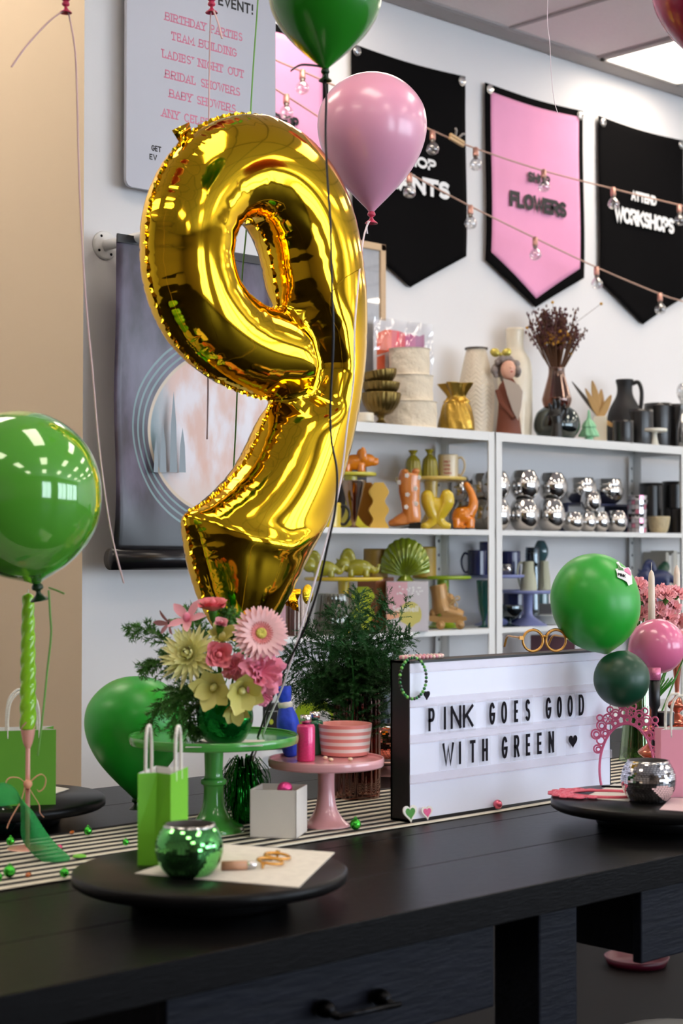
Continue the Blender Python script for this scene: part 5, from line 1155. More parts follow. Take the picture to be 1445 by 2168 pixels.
g.build('print_colour', ms, pg)
m_film = glass('cellophane', (248, 248, 250), .08, .09, edge=.5); g = MB(); nx, nz = 12, 16
g.add([(w * i / nx, -.006 - .006 * math.sin(i * 2.3 + j * .4) - .004 * math.sin(i * 1.1 - j), h * j / nz) for i in range(nx + 1) for j in range(nz + 1)], [(i * (nz + 1) + j, (i + 1) * (nz + 1) + j, (i + 1) * (nz + 1) + j + 1, i * (nz + 1) + j + 1) for i in range(nx) for j in range(nz)]); g.build('film', m_film, pg)
# plaster cake of three tiers
P = SP(866, 0, .13); s = mpp(P); ck = thing('fake_cake', 'three tier cream plaster cake beside the brass bowls', 'cake', tuple(P)); H = hgt(P, 740)
for nm, r, a, b in (('bottom_tier', 58, 0, .33), ('middle_tier', 50, .33, .66), ('top_tier', 43, .66, 1.0)):
    MB().lathe(prof([(0, a * H), (r * s * .99, a * H), (r * s, a * H + .006), (r * s * 1.005, (a + b) / 2 * H), (r * s, b * H - .006), (r * s * .96, b * H), (0, b * H)], 5), 48, fn=lambda an, z, rr: 1 + .012 * math.sin(an * 5 + z * 90) + .006 * math.sin(an * 13 - z * 210)).build(nm, m_plast, ck)
# brass scalloped bowls, the lowest on a foot
scal = lambda a, z, r: 1 + .045 * abs(math.cos(11 * a)) 
P = SP(806, 0, .06); s = mpp(P); H = hgt(P, 836)
def bowl(P, R, h, label, foot=0, rot=(0, 0, 0)):
    t = thing('scalloped_bowl', label, 'bowl', tuple(P), rot=rot, group='stacked brass scalloped bowls')
    MB().lathe(prof([(0, foot), (R * .3, foot), (R * .62, foot + h * .18), (R * .9, foot + h * .55), (R, foot + h), (R * .95, foot + h), (R * .84, foot + h * .58), (R * .5, foot + h * .26), (0, foot + h * .15)], 5), 132, fn=scal).build('bowl', m_brass, t)
    if foot: MB().lathe(prof([(R * .3, foot + .004), (R * .14, foot * .7), (R * .2, foot * .35), (R * .38, foot * .08), (R * .4, 0), (0, 0)], 5), 88, fn=lambda a, z, r: 1 + .06 * abs(math.cos(11 * a))).build('foot', m_brass, t)
bowl(P, 41 * s, H * .70, 'brass scalloped bowl on a foot, lowest of the stack', H * .32)
bowl(P + Vector((0, 0, H * .905)), 39 * s, H * .48, 'brass scalloped bowl in the middle of the stack')
bowl(P + Vector((0, 0, H * 1.31)), 37 * s, H * .46, 'brass scalloped bowl tilted on top of the stack', rot=(0, rad(-9), YAW - PI / 2))
lv('cream_cup', 'small cream cup half hidden by the gold balloon edge', 'cup', 771, 0, .03, 876, [(0, 0), (18, .02), (20, .5), (20, 1), (18, 1), (17, .1), (0, .08)], m_cream2)
lv('sack_vase', 'crumpled gold sack shaped vase with pointed neck', 'vase', 965, 0, .08, 813, [(0, 0), (34, 0), (38, .08), (35, .3), (28, .55), (17, .70), (17, .76), (24, .88), (31, 1.0), (28, .98), (14, .78), (0, .6)], m_goldc, fn=lambda a, z, r: 1 + (.30 if z > .12 else .04) * math.sin(4 * a) * min(1, z * 8) + .05 * math.sin(9 * a + z * 40), n=72)
m_chev = mat('chevron_cream', (222, 208, 184), .35, coat=.4); zz = lambda a, z, r: 1 + .02 * math.sin(z * 320 + 2.5 * abs(((a * 9 / PI) % 2) - 1) * 3)
P = SP(1008, 0, .20); s = mpp(P); H = hgt(P, 738); cv = thing('chevron_vase', 'tall cream vase with zigzag relief and dark rim', 'vase', tuple(P))
MB().lathe([(r * s, h * H) for r, h in [(0, 0), (33, 0)] + [(33 + 5 * math.sin(PI * min(1, (i / 80) ** .9)) - 13 * max(0, i / 80 - .55) / .45, i / 80) for i in range(1, 81)]] + [(20 * s, H), (20 * s, H * .9), (0, H * .85)], 160, fn=zz).build('body', m_chev, cv); MB().lathe([(24.5 * s, H - .004), (25 * s, H + .003), (22 * s, H + .003), (21 * s, H - .004)], 40).build('rim', m_tort, cv)
lv('bottle_vase', 'tallest cream bottle vase with dimpled body', 'vase', 1090, 0, .24, 698, [(0, 0), (31, .0), (34, .03), (36, .3), (36, .6), (32, .72), (21, .80), (18, .86), (19, .97), (20, 1), (16, 1), (14, .85), (0, .7)], m_cream2, n=96, fn=lambda a, z, r: 1 + (.02 * math.sin(12 * a + 3 * int(z * 60)) * math.sin(z * 190) if z < .3 else 0), k=10)
# lady figurine
P = SP(1076, 0, .055); s = mpp(P); H = hgt(P, 735); fg = thing('lady_figurine', 'figurine of a lady in brown dress with grey curls and gold bow', 'figurine', tuple(P), facing(P)); U_ = H
def fx(px): return (px - 1076) * s
def fz(py): return hgt(P, py)
g = MB().lathe(prof([(0, 0), (27 * s, 0), (27 * s, .01), (23 * s, fz(880)), (21 * s, fz(845)), (22 * s, fz(822)), (14 * s, fz(808)), (8 * s, fz(800)), (0, fz(799))], 5), 28, sy=.75); g.tube([(fx(1052), -.01, fz(826)), (fx(1060), -.03, fz(855)), (fx(1086), -.042, fz(886)), (fx(1098), -.035, fz(880))], [.011, .010, .008, .006], 10); g.build('dress', mat('brown_dress', (112, 56, 34), .6, var=.15), fg, remesh=.0035)
g = MB().ell((fx(1076), -.006, fz(783)), (17 * s, .030, 21 * s)).ell((fx(1082), -.034, fz(780)), (.004, .006, .005)); g.tube([(fx(1074), 0, fz(812)), (fx(1076), 0, fz(795))], .012); g.build('head', mat('porcelain_skin', (226, 172, 146), .4), fg, remesh=.003)
MB().ell((fx(1083), -.034, fz(788.5)), (.0055, .003, .003)).build('lips', mat('red_lips', (180, 40, 44), .4), fg)
g = MB(); rs = random.Random(8)
for i in range(34):
    a = rs.uniform(0, 2 * PI); x, z = fx(1071 + 25 * math.cos(a)), fz(783 - 24 * math.sin(a))
    if math.sin(a) < -.55: continue
    g.ell((x, rs.uniform(-.012, .03), z), rs.uniform(.012, .019), n=10, m=7)
for i in range(10): g.ell((fx(1072 + rs.uniform(-18, 16)), .03, fz(790 + rs.uniform(-22, 18))), .018, n=10, m=7)
g.build('curly_hair', mat('grey_curls', (140, 128, 122), .6, bump=.3), fg, remesh=.004)
g = MB()
for sx in (-1, 1): g.ell((fx(1060 + sx * 12), -.014, fz(747)), (11 * s, .010, 9 * s), Matrix.Rotation(sx * -.5, 4, 'Y'))
g.ell((fx(1060), -.018, fz(751)), .008); g.build('hair_bow', mat('gold_bow', (196, 180, 90), .3, .7), fg)
g = MB(); n = 14; poly = [(1064, 803), (1080, 808), (1098, 818), (1106, 832), (1103, 862), (1096, 893), (1084, 870), (1074, 840)]
g.prism([(fx(x), fz(y)) for x, y in poly], -.052, -.046, smooth=True); g.build('shawl', mat('grey_shawl', (178, 164, 150), .6), fg, bev=.002)
# double gourd glass vase with dried flowers
m_smoke = glass('smoke_brown_glass', (196, 150, 120), .03, .10, edge=.5); m_teal = glass('dark_teal_clear', (70, 112, 110), .03, .12, edge=.5)
P = SP(1178, 0, .12); s = mpp(P); H = hgt(P, 812); gvz = thing('gourd_vase', 'double bulb glass vase, brown above dark green, with dried flowers', 'vase', tuple(P))
zb, zt2 = hgt(P, 862), hgt(P, 780)
MB().lathe(prof([(0, 0), (30 * s, 0), (46 * s, zb * .25), (49 * s, zb * .5), (42 * s, zb * .82), (27 * s, zb), (26 * s, zb), (40 * s, zb * .8), (47 * s, zb * .5), (44 * s, zb * .25), (0, .006)], 6), 48).build('lower_bulb', m_teal, gvz)
MB().lathe(prof([(27 * s, zb), (31 * s, zb + .03), (29 * s, zb + .055), (18 * s, zt2 - .035), (17 * s, zt2), (16 * s, zt2), (17 * s, zt2 - .035), (28 * s, zb + .05), (30 * s, zb + .03), (26 * s, zb)], 5), 48).build('upper_bulb', m_smoke, gvz)
dr = thing('dried_flower_bunch', 'bunch of dark dried flowers with yellow button heads in the glass vase', 'dried flowers', tuple(P + Vector((0, 0, .05)))); rs = random.Random(12); F0 = P + Vector((0, 0, .05))
g = MB(); hd = MB(); yb = MB()
Rv = Vector((cR.x, cR.y, 0)); Fv = Vector((cF.x, cF.y, 0))
for i in range(84):
    a, b = rs.gauss(0, .5), rs.gauss(0, .5); tpx = 1178 + a * 42; tpy = rs.uniform(655, 712); z = hgt(P, tpy) - .05
    neck = Rv * (a * 12 * s) + Fv * (b * 12 * s) + Vector((0, 0, zt2 - .06)); e = Rv * (a * 58 * s) + Fv * (b * 46 * s) + Vector((0, 0, z))
    g.tube([Vector((a * .012, b * .012, 0)), neck, neck.lerp(e, .5), e], .0032, 5)
    for q in range(13):
        c = neck.lerp(e, rs.uniform(.62, 1.04)) + Vector((rs.gauss(0, .009), rs.gauss(0, .009), rs.gauss(0, .008))); hd.ell(tuple(c), (rs.uniform(.002, .006), rs.uniform(.002, .006), rs.uniform(.004, .010)), n=6, m=4)
for i in range(30):
    c = Rv * (rs.uniform(-26, 26) * s) - Fv * rs.uniform(.03, .055) + Vector((0, 0, hgt(P, rs.uniform(700, 735)) - .05)); yb.ell(tuple(c), .0085, n=8, m=6)
for (x, y, bx, by) in ((1115, 694, 1150, 760), (1272, 643, 1195, 700), (1207, 749, 1185, 780), (1169, 640, 1175, 700), (1178, 778, 1180, 800)):
    e = atD(x, y, (P - CAM).dot(cF)) - F0; r0 = atD(bx, by, (P - CAM).dot(cF)) - F0; g.tube([r0, e], .0009, 5); yb.ell(tuple(e), .007, n=8, m=6)
g.build('stems', mat('dried_stem', (92, 58, 34), .8, var=.3), dr); o = hd.build('seed_heads', mat('dried_purple', (86, 46, 48), .8, var=.5, nscale=40), dr); o['kind'] = 'stuff'; o = yb.build('button_heads', mat('dried_yellow', (206, 150, 40), .8, var=.2), dr); o['kind'] = 'stuff'
# black hand ornament
m_bcer = mat('black_ceramic', (16, 15, 16), .3, coat=.2); m_bmat = mat('black_matte', (18, 17, 18), .6)
P = SP(1178, 0, .045); s = mpp(P); hn = thing('hand_ornament', 'black hand shaped ornament with raised fingers before the glass vase', 'ornament', tuple(P), facing(P))
g = MB(); hh = lambda y: hgt(P, y)
g.tube([(0, 0, 0), (0, 0, hh(895)), (-.004, 0, hh(880))], [.028, .022, .026], 14); g.ell((-.003, 0, hh(876)), (.033, .014, .030))
for x, top_, b in ((-.027, 853, -.004), (-.010, 845, -.001), (.009, 846, .001), (.027, 855, .006)): g.tube(smooth_curve([(x * .9, 0, hh(880)), (x, -.002, hh(866)), (x + b, -.010, hh(top_ + 5)), (x + b, -.012, hh(top_))], 4), [.0085] * 9 + [.0075, .0072, .0065, .004], 10)
g.tube([(.022, 0, hh(890)), (.042, -.004, hh(878)), (.046, -.008, hh(866))], [.010, .0085, .006], 10); g.build('hand', m_bcer, hn, remesh=.003)
# small green tree, dried fan vase, pitcher, canisters, mini stand
P = SP(1246, 0, .05); s = mpp(P); tr = thing('tabletop_tree', 'small mint green ceramic tree beside the white square vase', 'ornament', tuple(P)); H = hgt(P, 868); m_mint = mat('mint_glaze', (142, 204, 158), .5, var=.15, bump=.5, bscale=80)
MB().lathe([(0, 0), (9 * s, 0), (8 * s, H * .14), (0, H * .14)], 16).build('trunk', m_mint, tr)
MB().lathe(prof([(0, H * .12), (19 * s, H * .13), (20 * s, H * .2), (13 * s, H * .42), (15 * s, H * .44), (9 * s, H * .62), (4 * s, H * .72), (2 * s, H * .97), (0, H)], 4), 40, fn=lambda a, z, r: 1 + .10 * math.sin(9 * a + z * 50)).build('foliage', m_mint, tr)
P = SP(1270, 0, .16); s = mpp(P); H = hgt(P, 882); o = MB().box((-14 * s, -14 * s, 0), (14 * s, 14 * s, H)).build('square_vase', m_cream2, None, tuple(P), facing(P), bev=.003); tag(o, 'white square vase holding dried fan leaves', 'vase')
m_dfan = mat('dried_fan', (206, 164, 104), .7, var=.15, nscale=60, stretch=(40, 2, 2)); m_dgrey = mat('dried_dark_leaf', (92, 84, 78), .7)
def blade(px, py, wd, m, label, wid):
    e = atD(px, py, (P - CAM).dot(cF) + wd) ; r0 = P + Vector((0, 0, H - .01)); d = e - r0; L = d.length; g = MB(); n = 10
    side = d.normalized().cross(cF).normalized(); vs = []
    for i in range(n + 1):
        u = i / n; ww = wid * math.sin(PI * (.12 + .86 * u)) ** .7; c = d * u
        for j in range(5): vs.append(c + side * ww * (j - 2) / 2 * .5 + cF * (.004 * (j % 2)))
    g.add(vs, [(i * 5 + j, i * 5 + j + 1, (i + 1) * 5 + j + 1, (i + 1) * 5 + j) for i in range(n) for j in range(4)]); tag(g.build('dried_leaf', m, None, tuple(r0), solid=.0008), label, 'dried leaf')
blade(1253, 806, .0, m_dfan, 'tan dried palm blade standing tallest in the square vase', .036); blade(1272, 824, .01, m_dfan, 'tan dried palm blade right of the tallest one', .034); blade(1293, 836, -.01, m_dfan, 'tan dried palm blade leaning furthest right', .034); blade(1238, 822, -.01, m_dfan, 'tan dried palm blade leaning left', .026); blade(1210, 808, .01, m_dgrey, 'grey dried leaf spike leaning far left above the tree', .018); blade(1302, 905, -.05, m_dfan, 'tan dried leaf hanging down right of the square vase', .022)
P = SP(1322, 0, .17); s = mpp(P); H = hgt(P, 806); pt = thing('pitcher', 'matte black pitcher with curved handle on the top shelf', 'pitcher', tuple(P), facing(P))
MB().lathe(prof([(0, 0), (40 * s, 0), (42 * s, .02), (40 * s, H * .3), (33 * s, H * .55), (19 * s, H * .75), (16 * s, H * .88), (19 * s, H), (16 * s, H), (13 * s, H * .85), (0, H * .6)]), 40).build('body', m_bmat, pt)
MB().tube(smooth_curve([(16 * s, 0, H * .95), (28 * s, 0, H * .97), (35 * s, 0, H * .84), (34 * s, 0, H * .62), (30 * s, 0, H * .5)], 6), 4.5 * s, 10).build('handle', m_bmat, pt)
def canister(px, row, off, ytop, r, label, lid=True):
    P = SP(px, row, off); s = mpp(P); H = hgt(P, ytop); t = thing('canister', label, 'canister', tuple(P), group='black canisters on the shelves')
    MB().lathe(prof([(0, 0), (r * s * .97, 0), (r * s, .005), (r * s, H - .004), (r * s * .97, H), (r * s * .93, H), (r * s * .93, H - .02), (0, H - .022)], 3), 40).build('body', m_bcer, t); return t
canister(1352, 0, .10, 872, 30, 'glossy black canister just right of the pitcher'); canister(1393, 0, .18, 860, 30, 'tall glossy black canister behind the tiny white cake stand'); canister(1436, 0, .12, 862, 26, 'glossy black canister at the right end of the top shelf'); canister(1318, 0, .05, 893, 22, 'small black pot in front of the pitcher')
P = SP(1384, 0, .03); cake_stand(P, 27 * mpp(P), hgt(P, 910), mat('white_milk_glass', (226, 222, 206), .3, coat=.4), 'tiny white cake stand on the top shelf', [(8 * mpp(P), hgt(P, 912)), (6 * mpp(P), hgt(P, 922)), (9 * mpp(P), .006), (11 * mpp(P), .002), (11 * mpp(P), 0)], .004)
lv('glass_stopper', 'clear cut glass knob at the right edge of the top shelf', 'glass', 1446, 0, .06, 813, [(0, 0), (14, 0), (16, .3), (8, .55), (6, .7), (13, .82), (14, .92), (8, 1), (0, 1)], m_clear)
# ---------------------------------------------------------------- second shelf, yellow side
m_yel = mat('yellow_glaze', (214, 184, 44), .25, coat=.5); m_yel2 = mat('mustard_matte', (216, 172, 70), .5); m_amber = mat('amber_mustard', (178, 118, 28), .45); m_oran = mat('orange_glaze', (228, 132, 24), .2, coat=.6); m_peac = mat('peach_glaze', (212, 132, 66), .22, coat=.6); m_olive = mat('olive_glass', (150, 138, 24), .15, coat=.6); m_lem = mat('lemon_glaze', (206, 196, 60), .35, coat=.4)
def shelf_stand(px, row, off, ytop, r, m, label, stem=14, foot=32):
    P = SP(px, row, off); s = mpp(P); h = hgt(P, ytop); cake_stand(P, r * s, h, m, label, [(stem * s, h - .012), (stem * s * .85, h * .6), (stem * s * .9, h * .3), (foot * s * .7, .02), (foot * s, .006), (foot * s, 0)], .003); return P, h
P, h = shelf_stand(742, 1, .13, 1003, 54, m_lem, 'yellow cake stand under the orange elephant', 14, 40)
E_ = P + Vector((0, 0, h + .0006)); s = mpp(P); el = thing('elephant_figurine', 'glossy orange elephant on the yellow cake stand beside the balloon', 'figurine', tuple(E_ ), facing(P))
g = MB(); q = lambda px: (px - 742) * s; zq = lambda py: (1000 - py) * s
g.ell((q(752), 0, zq(976)), (30 * s, .030, 17 * s)); g.ell((q(778), -.006, zq(972)), (17 * s, .022, 14 * s)); g.tube(smooth_curve([(q(785), -.006, zq(972)), (q(794), -.008, zq(978)), (q(797), -.008, zq(972)), (q(798), -.008, zq(967))], 4), [.016] * 4 + [.012] * 4 + [.008] * 4 + [.005], 10)
for x, y in ((734, -.015), (738, .016), (764, -.015), (766, .016)): g.tube([(q(x), y, zq(980)), (q(x), y, .008), (q(x), y, .004)], [.016, .015, .014], 10)
g.ell((q(768), -.03, zq(960)), (8 * s, .008, 16 * s)); g.ell((q(762), .028, zq(960)), (8 * s, .008, 14 * s)); g.build('body', m_oran, el, remesh=.003)
# black sign with bright letters behind the stand
A = onY(700, 1000, YF + .27); ms_ = thing('letter_board', 'small black board with white letters behind the yellow stand', 'sign', (A.x, YF + .27, ZS[1] + .0006)); bw = onY(776, 1000, YF + .27).x - A.x; bh = onY(740, 985, YF + .27).z - ZS[1]
MB().box((0, 0, 0), (bw, .02, bh)).build('board', m_bcer, ms_, bev=.002); g = MB()
za = onY(740, 1022, YF + .27).z - ZS[1]; zb2 = onY(740, 1009, YF + .27).z - ZS[1]; x1 = onY(748, 1015, YF + .27).x - A.x; word(g, 'TIME', x1 - .095, x1, za, .028, .007, -.001); x2 = onY(753, 1003, YF + .27).x - A.x; word(g, 'LITTLE', x2 - .12, x2, zb2, .022, .0045, -.001); g.build('white_letters', m_wprint, ms_)
# amber crackle goblet
P = SP(748, 1, .05); s = mpp(P); H = hgt(P, 1023); m_crk = glass('amber_crackle', (196, 156, 72), .08, .22, var=.5, edge=.5, nscale=55); gb_ = thing('crackle_goblet', 'conical amber crackle glass goblet before the yellow stand', 'glass', tuple(P))
MB().lathe(prof([(0, .004), (12 * s, 0), (12 * s, .003), (4 * s, .012), (6 * s, H * .15), (14 * s, H * .5), (25 * s, H), (24 * s, H), (13 * s, H * .5), (4 * s, H * .16), (0, H * .13)], 4), 40, fn=lambda a, z, r: 1 + .025 * math.sin(13 * a + z * 80) * math.sin(7 * a - z * 140)).build('bowl', m_crk, gb_)
def wavy(px, row, off, x0, x1, ytop, m, label, d=.05, yaw=None, flip=1):
    P = SP(px, row, off); s = mpp(P); H = hgt(P, ytop); R = []; n = 40
    for i in range(n + 1):
        u = i / n; a = (x1 - x0) / 2 * s
        w = a * (.80 + .20 * math.cos(u * 2.75 * 2 * PI * .92)) if u < .90 else a * (.80 + .20 * math.cos(.90 * 2.75 * 2 * PI * .92)) * (1 - (u - .9) * 4.2)
        R.append((w, H * u))
    poly = [(r, z) for r, z in R] + [(-r, z) for r, z in reversed(R)]; t = MB().prism(poly, -d / 2, d / 2, smooth=True).build('wavy_vase', m, None, tuple(P), facing(P) if yaw is None else yaw, bev=.002); return tag(t, label, 'vase')
wavy(801, 1, .06, 780, 822, 1022, m_yel2, 'flat mustard yellow wavy vase beside the peach boot', .055, facing(SP(801, 1, .06)) + rad(4))
wavy(775, 1, .15, 752, 800, 1022, m_amber, 'darker amber wavy vase behind the mustard wavy one', .06)
def mug(px, row, off, ytop, r, m, label, ang=0, z=0, hm=None):
    P = SP(px, row, off, z); s = mpp(P); H = hgt(P, ytop); t = thing('mug', label, 'mug', tuple(P), facing(P) + ang); r *= s
    MB().lathe(prof([(0, 0), (r * .9, 0), (r, .006), (r, H * .5), (r, H - .002), (r * .93, H), (r * .9, H - .01), (r * .9, .01), (0, .008)], 3), 40).build('body', m, t)
    MB().tube(smooth_curve([(r * .98, 0, H * .85), (r * 1.3, 0, H * .9), (r * 1.62, 0, H * .68), (r * 1.6, 0, H * .38), (r * 1.3, 0, H * .14), (r * .98, 0, H * .15)], 6), r * .11, 10).build('handle', hm or m, t); return t, H, r
mug(694, 1, .06, 1066, 28, m_yel, 'yellow mug with black handle half hidden behind the balloon ribbon', -.2, hm=m_bcer)
# peach cowboy boot
P = SP(862, 1, .07); s = mpp(P); bt = thing('boot_vase', 'peach ceramic cowboy boot vase with white flowers', 'vase', tuple(P), facing(P)); H = hgt(P, 994)
fx = lambda px: (px - 862) * s; fz = lambda py: hgt(P, py)
g = MB().lathe([(24 * s, 0), (25 * s, fz(1000))], 4)
g = MB(); prp = [(fx(869), 1002, 23), (fx(866), 1015, 24), (fx(866), 1040, 23), (fx(868), 1062, 20), (fx(870), 1078, 20), (fx(872), 1095, 19), (fx(872), 1106, 17)]
g.tube(smooth_curve([(x, 0, fz(y)) for x, y, r in prp], 4), radii([q_[2] * s for q_ in prp]), 24)
g.tube(smooth_curve([(fx(872), 0, fz(1094)), (fx(852), 0, fz(1099)), (fx(834), 0, fz(1106)), (fx(822), 0, fz(1109))], 5), radii([17 * s, 14 * s, 9 * s, 5 * s], 5), 18)
g.ell((fx(848), 0, fz(1104)), (24 * s, .026, 9 * s)); g.ell((fx(856), 0, fz(998)), (9 * s, .03, 6 * s)); g.ell((fx(880), 0, fz(998)), (9 * s, .03, 7 * s)); g.build('body', m_peac, bt, remesh=.003, smooth_iter=6)
MB().prism([(fx(818), .004), (fx(842), .0035), (fx(868), .012), (fx(888), .014), (fx(889), 0), (fx(868), 0), (fx(864), .004), (fx(842), 0), (fx(820), .001)], -.022, .022).build('sole', m_bcer, bt)
MB().prism([(fx(864), 0), (fx(890), 0), (fx(891), fz(1106)), (fx(866), fz(1108))], -.02, .02).build('heel', m_bcer, bt, bev=.002)
def daisy5(px, py, y): 
    g = MB(); c = Vector((fx(px), y, fz(py)))
    for q_ in range(5): g.ell(tuple(c + Vector((.0062 * math.cos(q_ * 1.257), 0, .0062 * math.sin(q_ * 1.257)))), (.0042, .0025, .0042), n=8, m=6)
    g.ell(tuple(c), (.003, .0035, .003), n=8, m=6); return g
for x, y, dy in ((861, 1008, -.046), (886, 1012, -.030), (862, 1048, -.046), (879, 1035, -.040), (859, 1074, -.040), (880, 1067, -.034), (845, 1022, -.030)): daisy5(x, y, dy).build('painted_flower', mat('flower_white', (226, 220, 212), .5), bt)
# yellow stand with bottles and mug
P, h = shelf_stand(912, 1, .17, 1013, 75, mat('custard_glaze', (218, 188, 92), .35, coat=.4), 'custard yellow cake stand with orange stem behind the boots', 15, 40)
bp = [(0, 0), (17, 0), (18, .04), (16, .45), (14, .65), (9, .76), (6, .82), (6, .88), (10, 1.0), (7, 1.0), (4, .86), (0, .8)]
lv('bud_bottle', 'olive yellow bud bottle directly behind the peach boot', 'bottle', 874, 1, .18, 954, bp, m_olive, fn=lambda a, z, r: 1 + .03 * math.cos(14 * a), n=84, z=h + .0005)
lv('bud_bottle', 'olive yellow bud bottle between the boot and the cream mug', 'bottle', 909, 1, .16, 952, bp, m_olive, fn=lambda a, z, r: 1 + .03 * math.cos(14 * a), n=84, z=h + .0005)
m_mugc = mat('cream_mug', (214, 196, 160), .3, coat=.4)
t, Hm, rm = mug(948, 1, .13, 964, 22, m_mugc, 'cream mug with red lettering on the custard cake stand', -.25, z=h + .0005)
g = MB()
for i, w_ in enumerate(('ONLY', 'WINE', 'HERE', 'THANKS')): word(g, w_, -.012, .016 + (.006 if i == 3 else 0), Hm * (.66 - .165 * i), .009, .0018, 0)
g.v = [((rm + .0006) * math.sin((x + .004) / rm), -(rm + .0006) * math.cos((x + .004) / rm), z) for x, y, z in g.v]; g.build('red_lettering', mat('red_print', (170, 50, 50), .5), t)
# yellow leaping-tulip vase (two curling feet)
P = SP(924, 1, .05); s = mpp(P); yv = thing('tulip_vase', 'yellow double vase with heart shaped top and curled feet', 'vase', tuple(P), facing(P)); fx = lambda px: (px - 924) * s; fz = lambda py: hgt(P, py)
g = MB()
for a in (((904, 1046), (906, 1062), (914, 1085), (918, 1100), (906, 1110), (894, 1115)), ((944, 1046), (946, 1062), (934, 1085), (930, 1098), (938, 1110), (954, 1114))):
    g.tube(smooth_curve([(fx(x), 0, fz(y)) for x, y in a], 4), radii([14 * s, 16 * s, 14 * s, 11 * s, 9 * s, 5 * s]), 18)
g.ell((fx(924), 0, fz(1075)), (17 * s, .024, 22 * s)); g.ell((fx(945), 0, fz(1050)), (13 * s, .028, 14 * s)); g.ell((fx(904), 0, fz(1050)), (13 * s, .028, 13 * s)); g.ell((fx(900), 0, fz(1113)), (12 * s, .022, 8 * s)); g.build('body', m_yel, yv, remesh=.003, smooth_iter=6)
# orange long-neck dinosaur
P = SP(980, 1, .05); s = mpp(P); dn = thing('dinosaur_vase', 'glossy orange long necked dinosaur vase', 'vase', tuple(P), facing(P)); fx = lambda px: (px - 980) * s; fz = lambda py: hgt(P, py)
g = MB(); g.ell((fx(979), 0, fz(1092)), (23 * s, .034, 21 * s)); g.tube(smooth_curve([(fx(992), 0, fz(1090)), (fx(1001), 0, fz(1070)), (fx(998), 0, fz(1046)), (fx(988), 0, fz(1028)), (fx(984), -.006, fz(1024))], 4), radii([14 * s, 11 * s, 8 * s, 7 * s, 5 * s]), 14)
for x, y in ((966, -.018), (970, .02), (994, -.016), (997, .02)): g.tube([(fx(x), y, fz(1098)), (fx(x), y - .003, .006)], [.018, .014], 12)
g.tube([(fx(962), 0, fz(1095)), (fx(972), -.02, fz(1112)), (fx(984), -.03, fz(1117))], [.016, .013, .007], 10); g.build('body', m_oran, dn, remesh=.003)
MB().lathe(prof([(0, .002), (11 * s, .002), (13 * s, 0), (11 * s, -.003), (0, -.004)], 3), 28, sy=.6).tf(Matrix.Translation((fx(979), -.006, fz(1071.5))) @ Matrix.Rotation(rad(-12), 4, 'Y')).build('opening', mat('dark_hole', (60, 30, 10), .6), dn)
# silver globes
m_silg = mat('mercury_silver', (214, 212, 210), .06, 1.0, var=.04); GP = [(0, 0), (.42, 0), (.68, .08), (.92, .27), (1, .5), (.94, .72), (.78, .90), (.66, 1.0), (.60, .99), (.76, .8), (0, .5)]
def globe(px, off, ybot, ytop, r, label, z=0):
    P = SP(px, 1, off, z); s = mpp(P); H = hgt(P, ytop); o = MB().lathe(prof([(a * r * s, b * H) for a, b in GP], 5), 40).build('globe_vase', m_silg, None, tuple(P)); return tag(o, label, 'vase', 'silver globe vases on the shelf'), H
rowb = [(1026, .16, 33, 'silver globe vase in the lower row, left of the white post'), (1050, .07, 31, 'silver globe vase in the lower row, just right of the white post'), (1108, .06, 32, 'silver globe vase, second in the lower row after the post'), (1165, .07, 31, 'silver globe vase, third in the lower row after the post')]
rowt = [(1022, .17, 1003, 30, 'silver globe vase in the upper row, left of the white post'), (1048, .08, 999, 31, 'silver globe vase in the upper row, just right of the white post'), (1109, .07, 997, 32, 'silver globe vase, second in the upper row after the post'), (1168, .08, 1002, 31, 'silver globe vase, third in the upper row after the post')]
for px, off, r, l in rowb: o_, Hb = globe(px, off, 0, 1059, r, l)
m_plex = glass('clear_riser', (220, 222, 228), .05, .12)
a, b = SP(1000, 1, .02), SP(1204, 1, .02)
for px, off, yt, r, l in rowt:
    P = SP(px, 1, off); globe(px, off, 0, yt, r, l, z=hgt(P, 1059) + .0012)
for px, off, yt, r, l in ((978, .25, 1062, 24, 'silver globe vase behind the orange dinosaur, lower row'),): globe(px, off, 0, yt, r, l)
P = SP(978, 1, .25); globe(974, .25, 0, 1010, 24, 'silver globe vase behind the orange dinosaur, upper row', z=hgt(P, 1062) + .0012)
for px, off, yt, r, l in ((1211, .06, 1085, 24, 'small silver globe vase, first of the small ones from the left'), (1243, .07, 1085, 19, 'small silver globe vase, second of the small ones from left'), (1270, .06, 1084, 19, 'small silver globe vase, third of the small ones from left'), (1304, .07, 1082, 23, 'small silver globe vase next to the tiled cylinder vase')): globe(px, off, 0, yt, r, l)
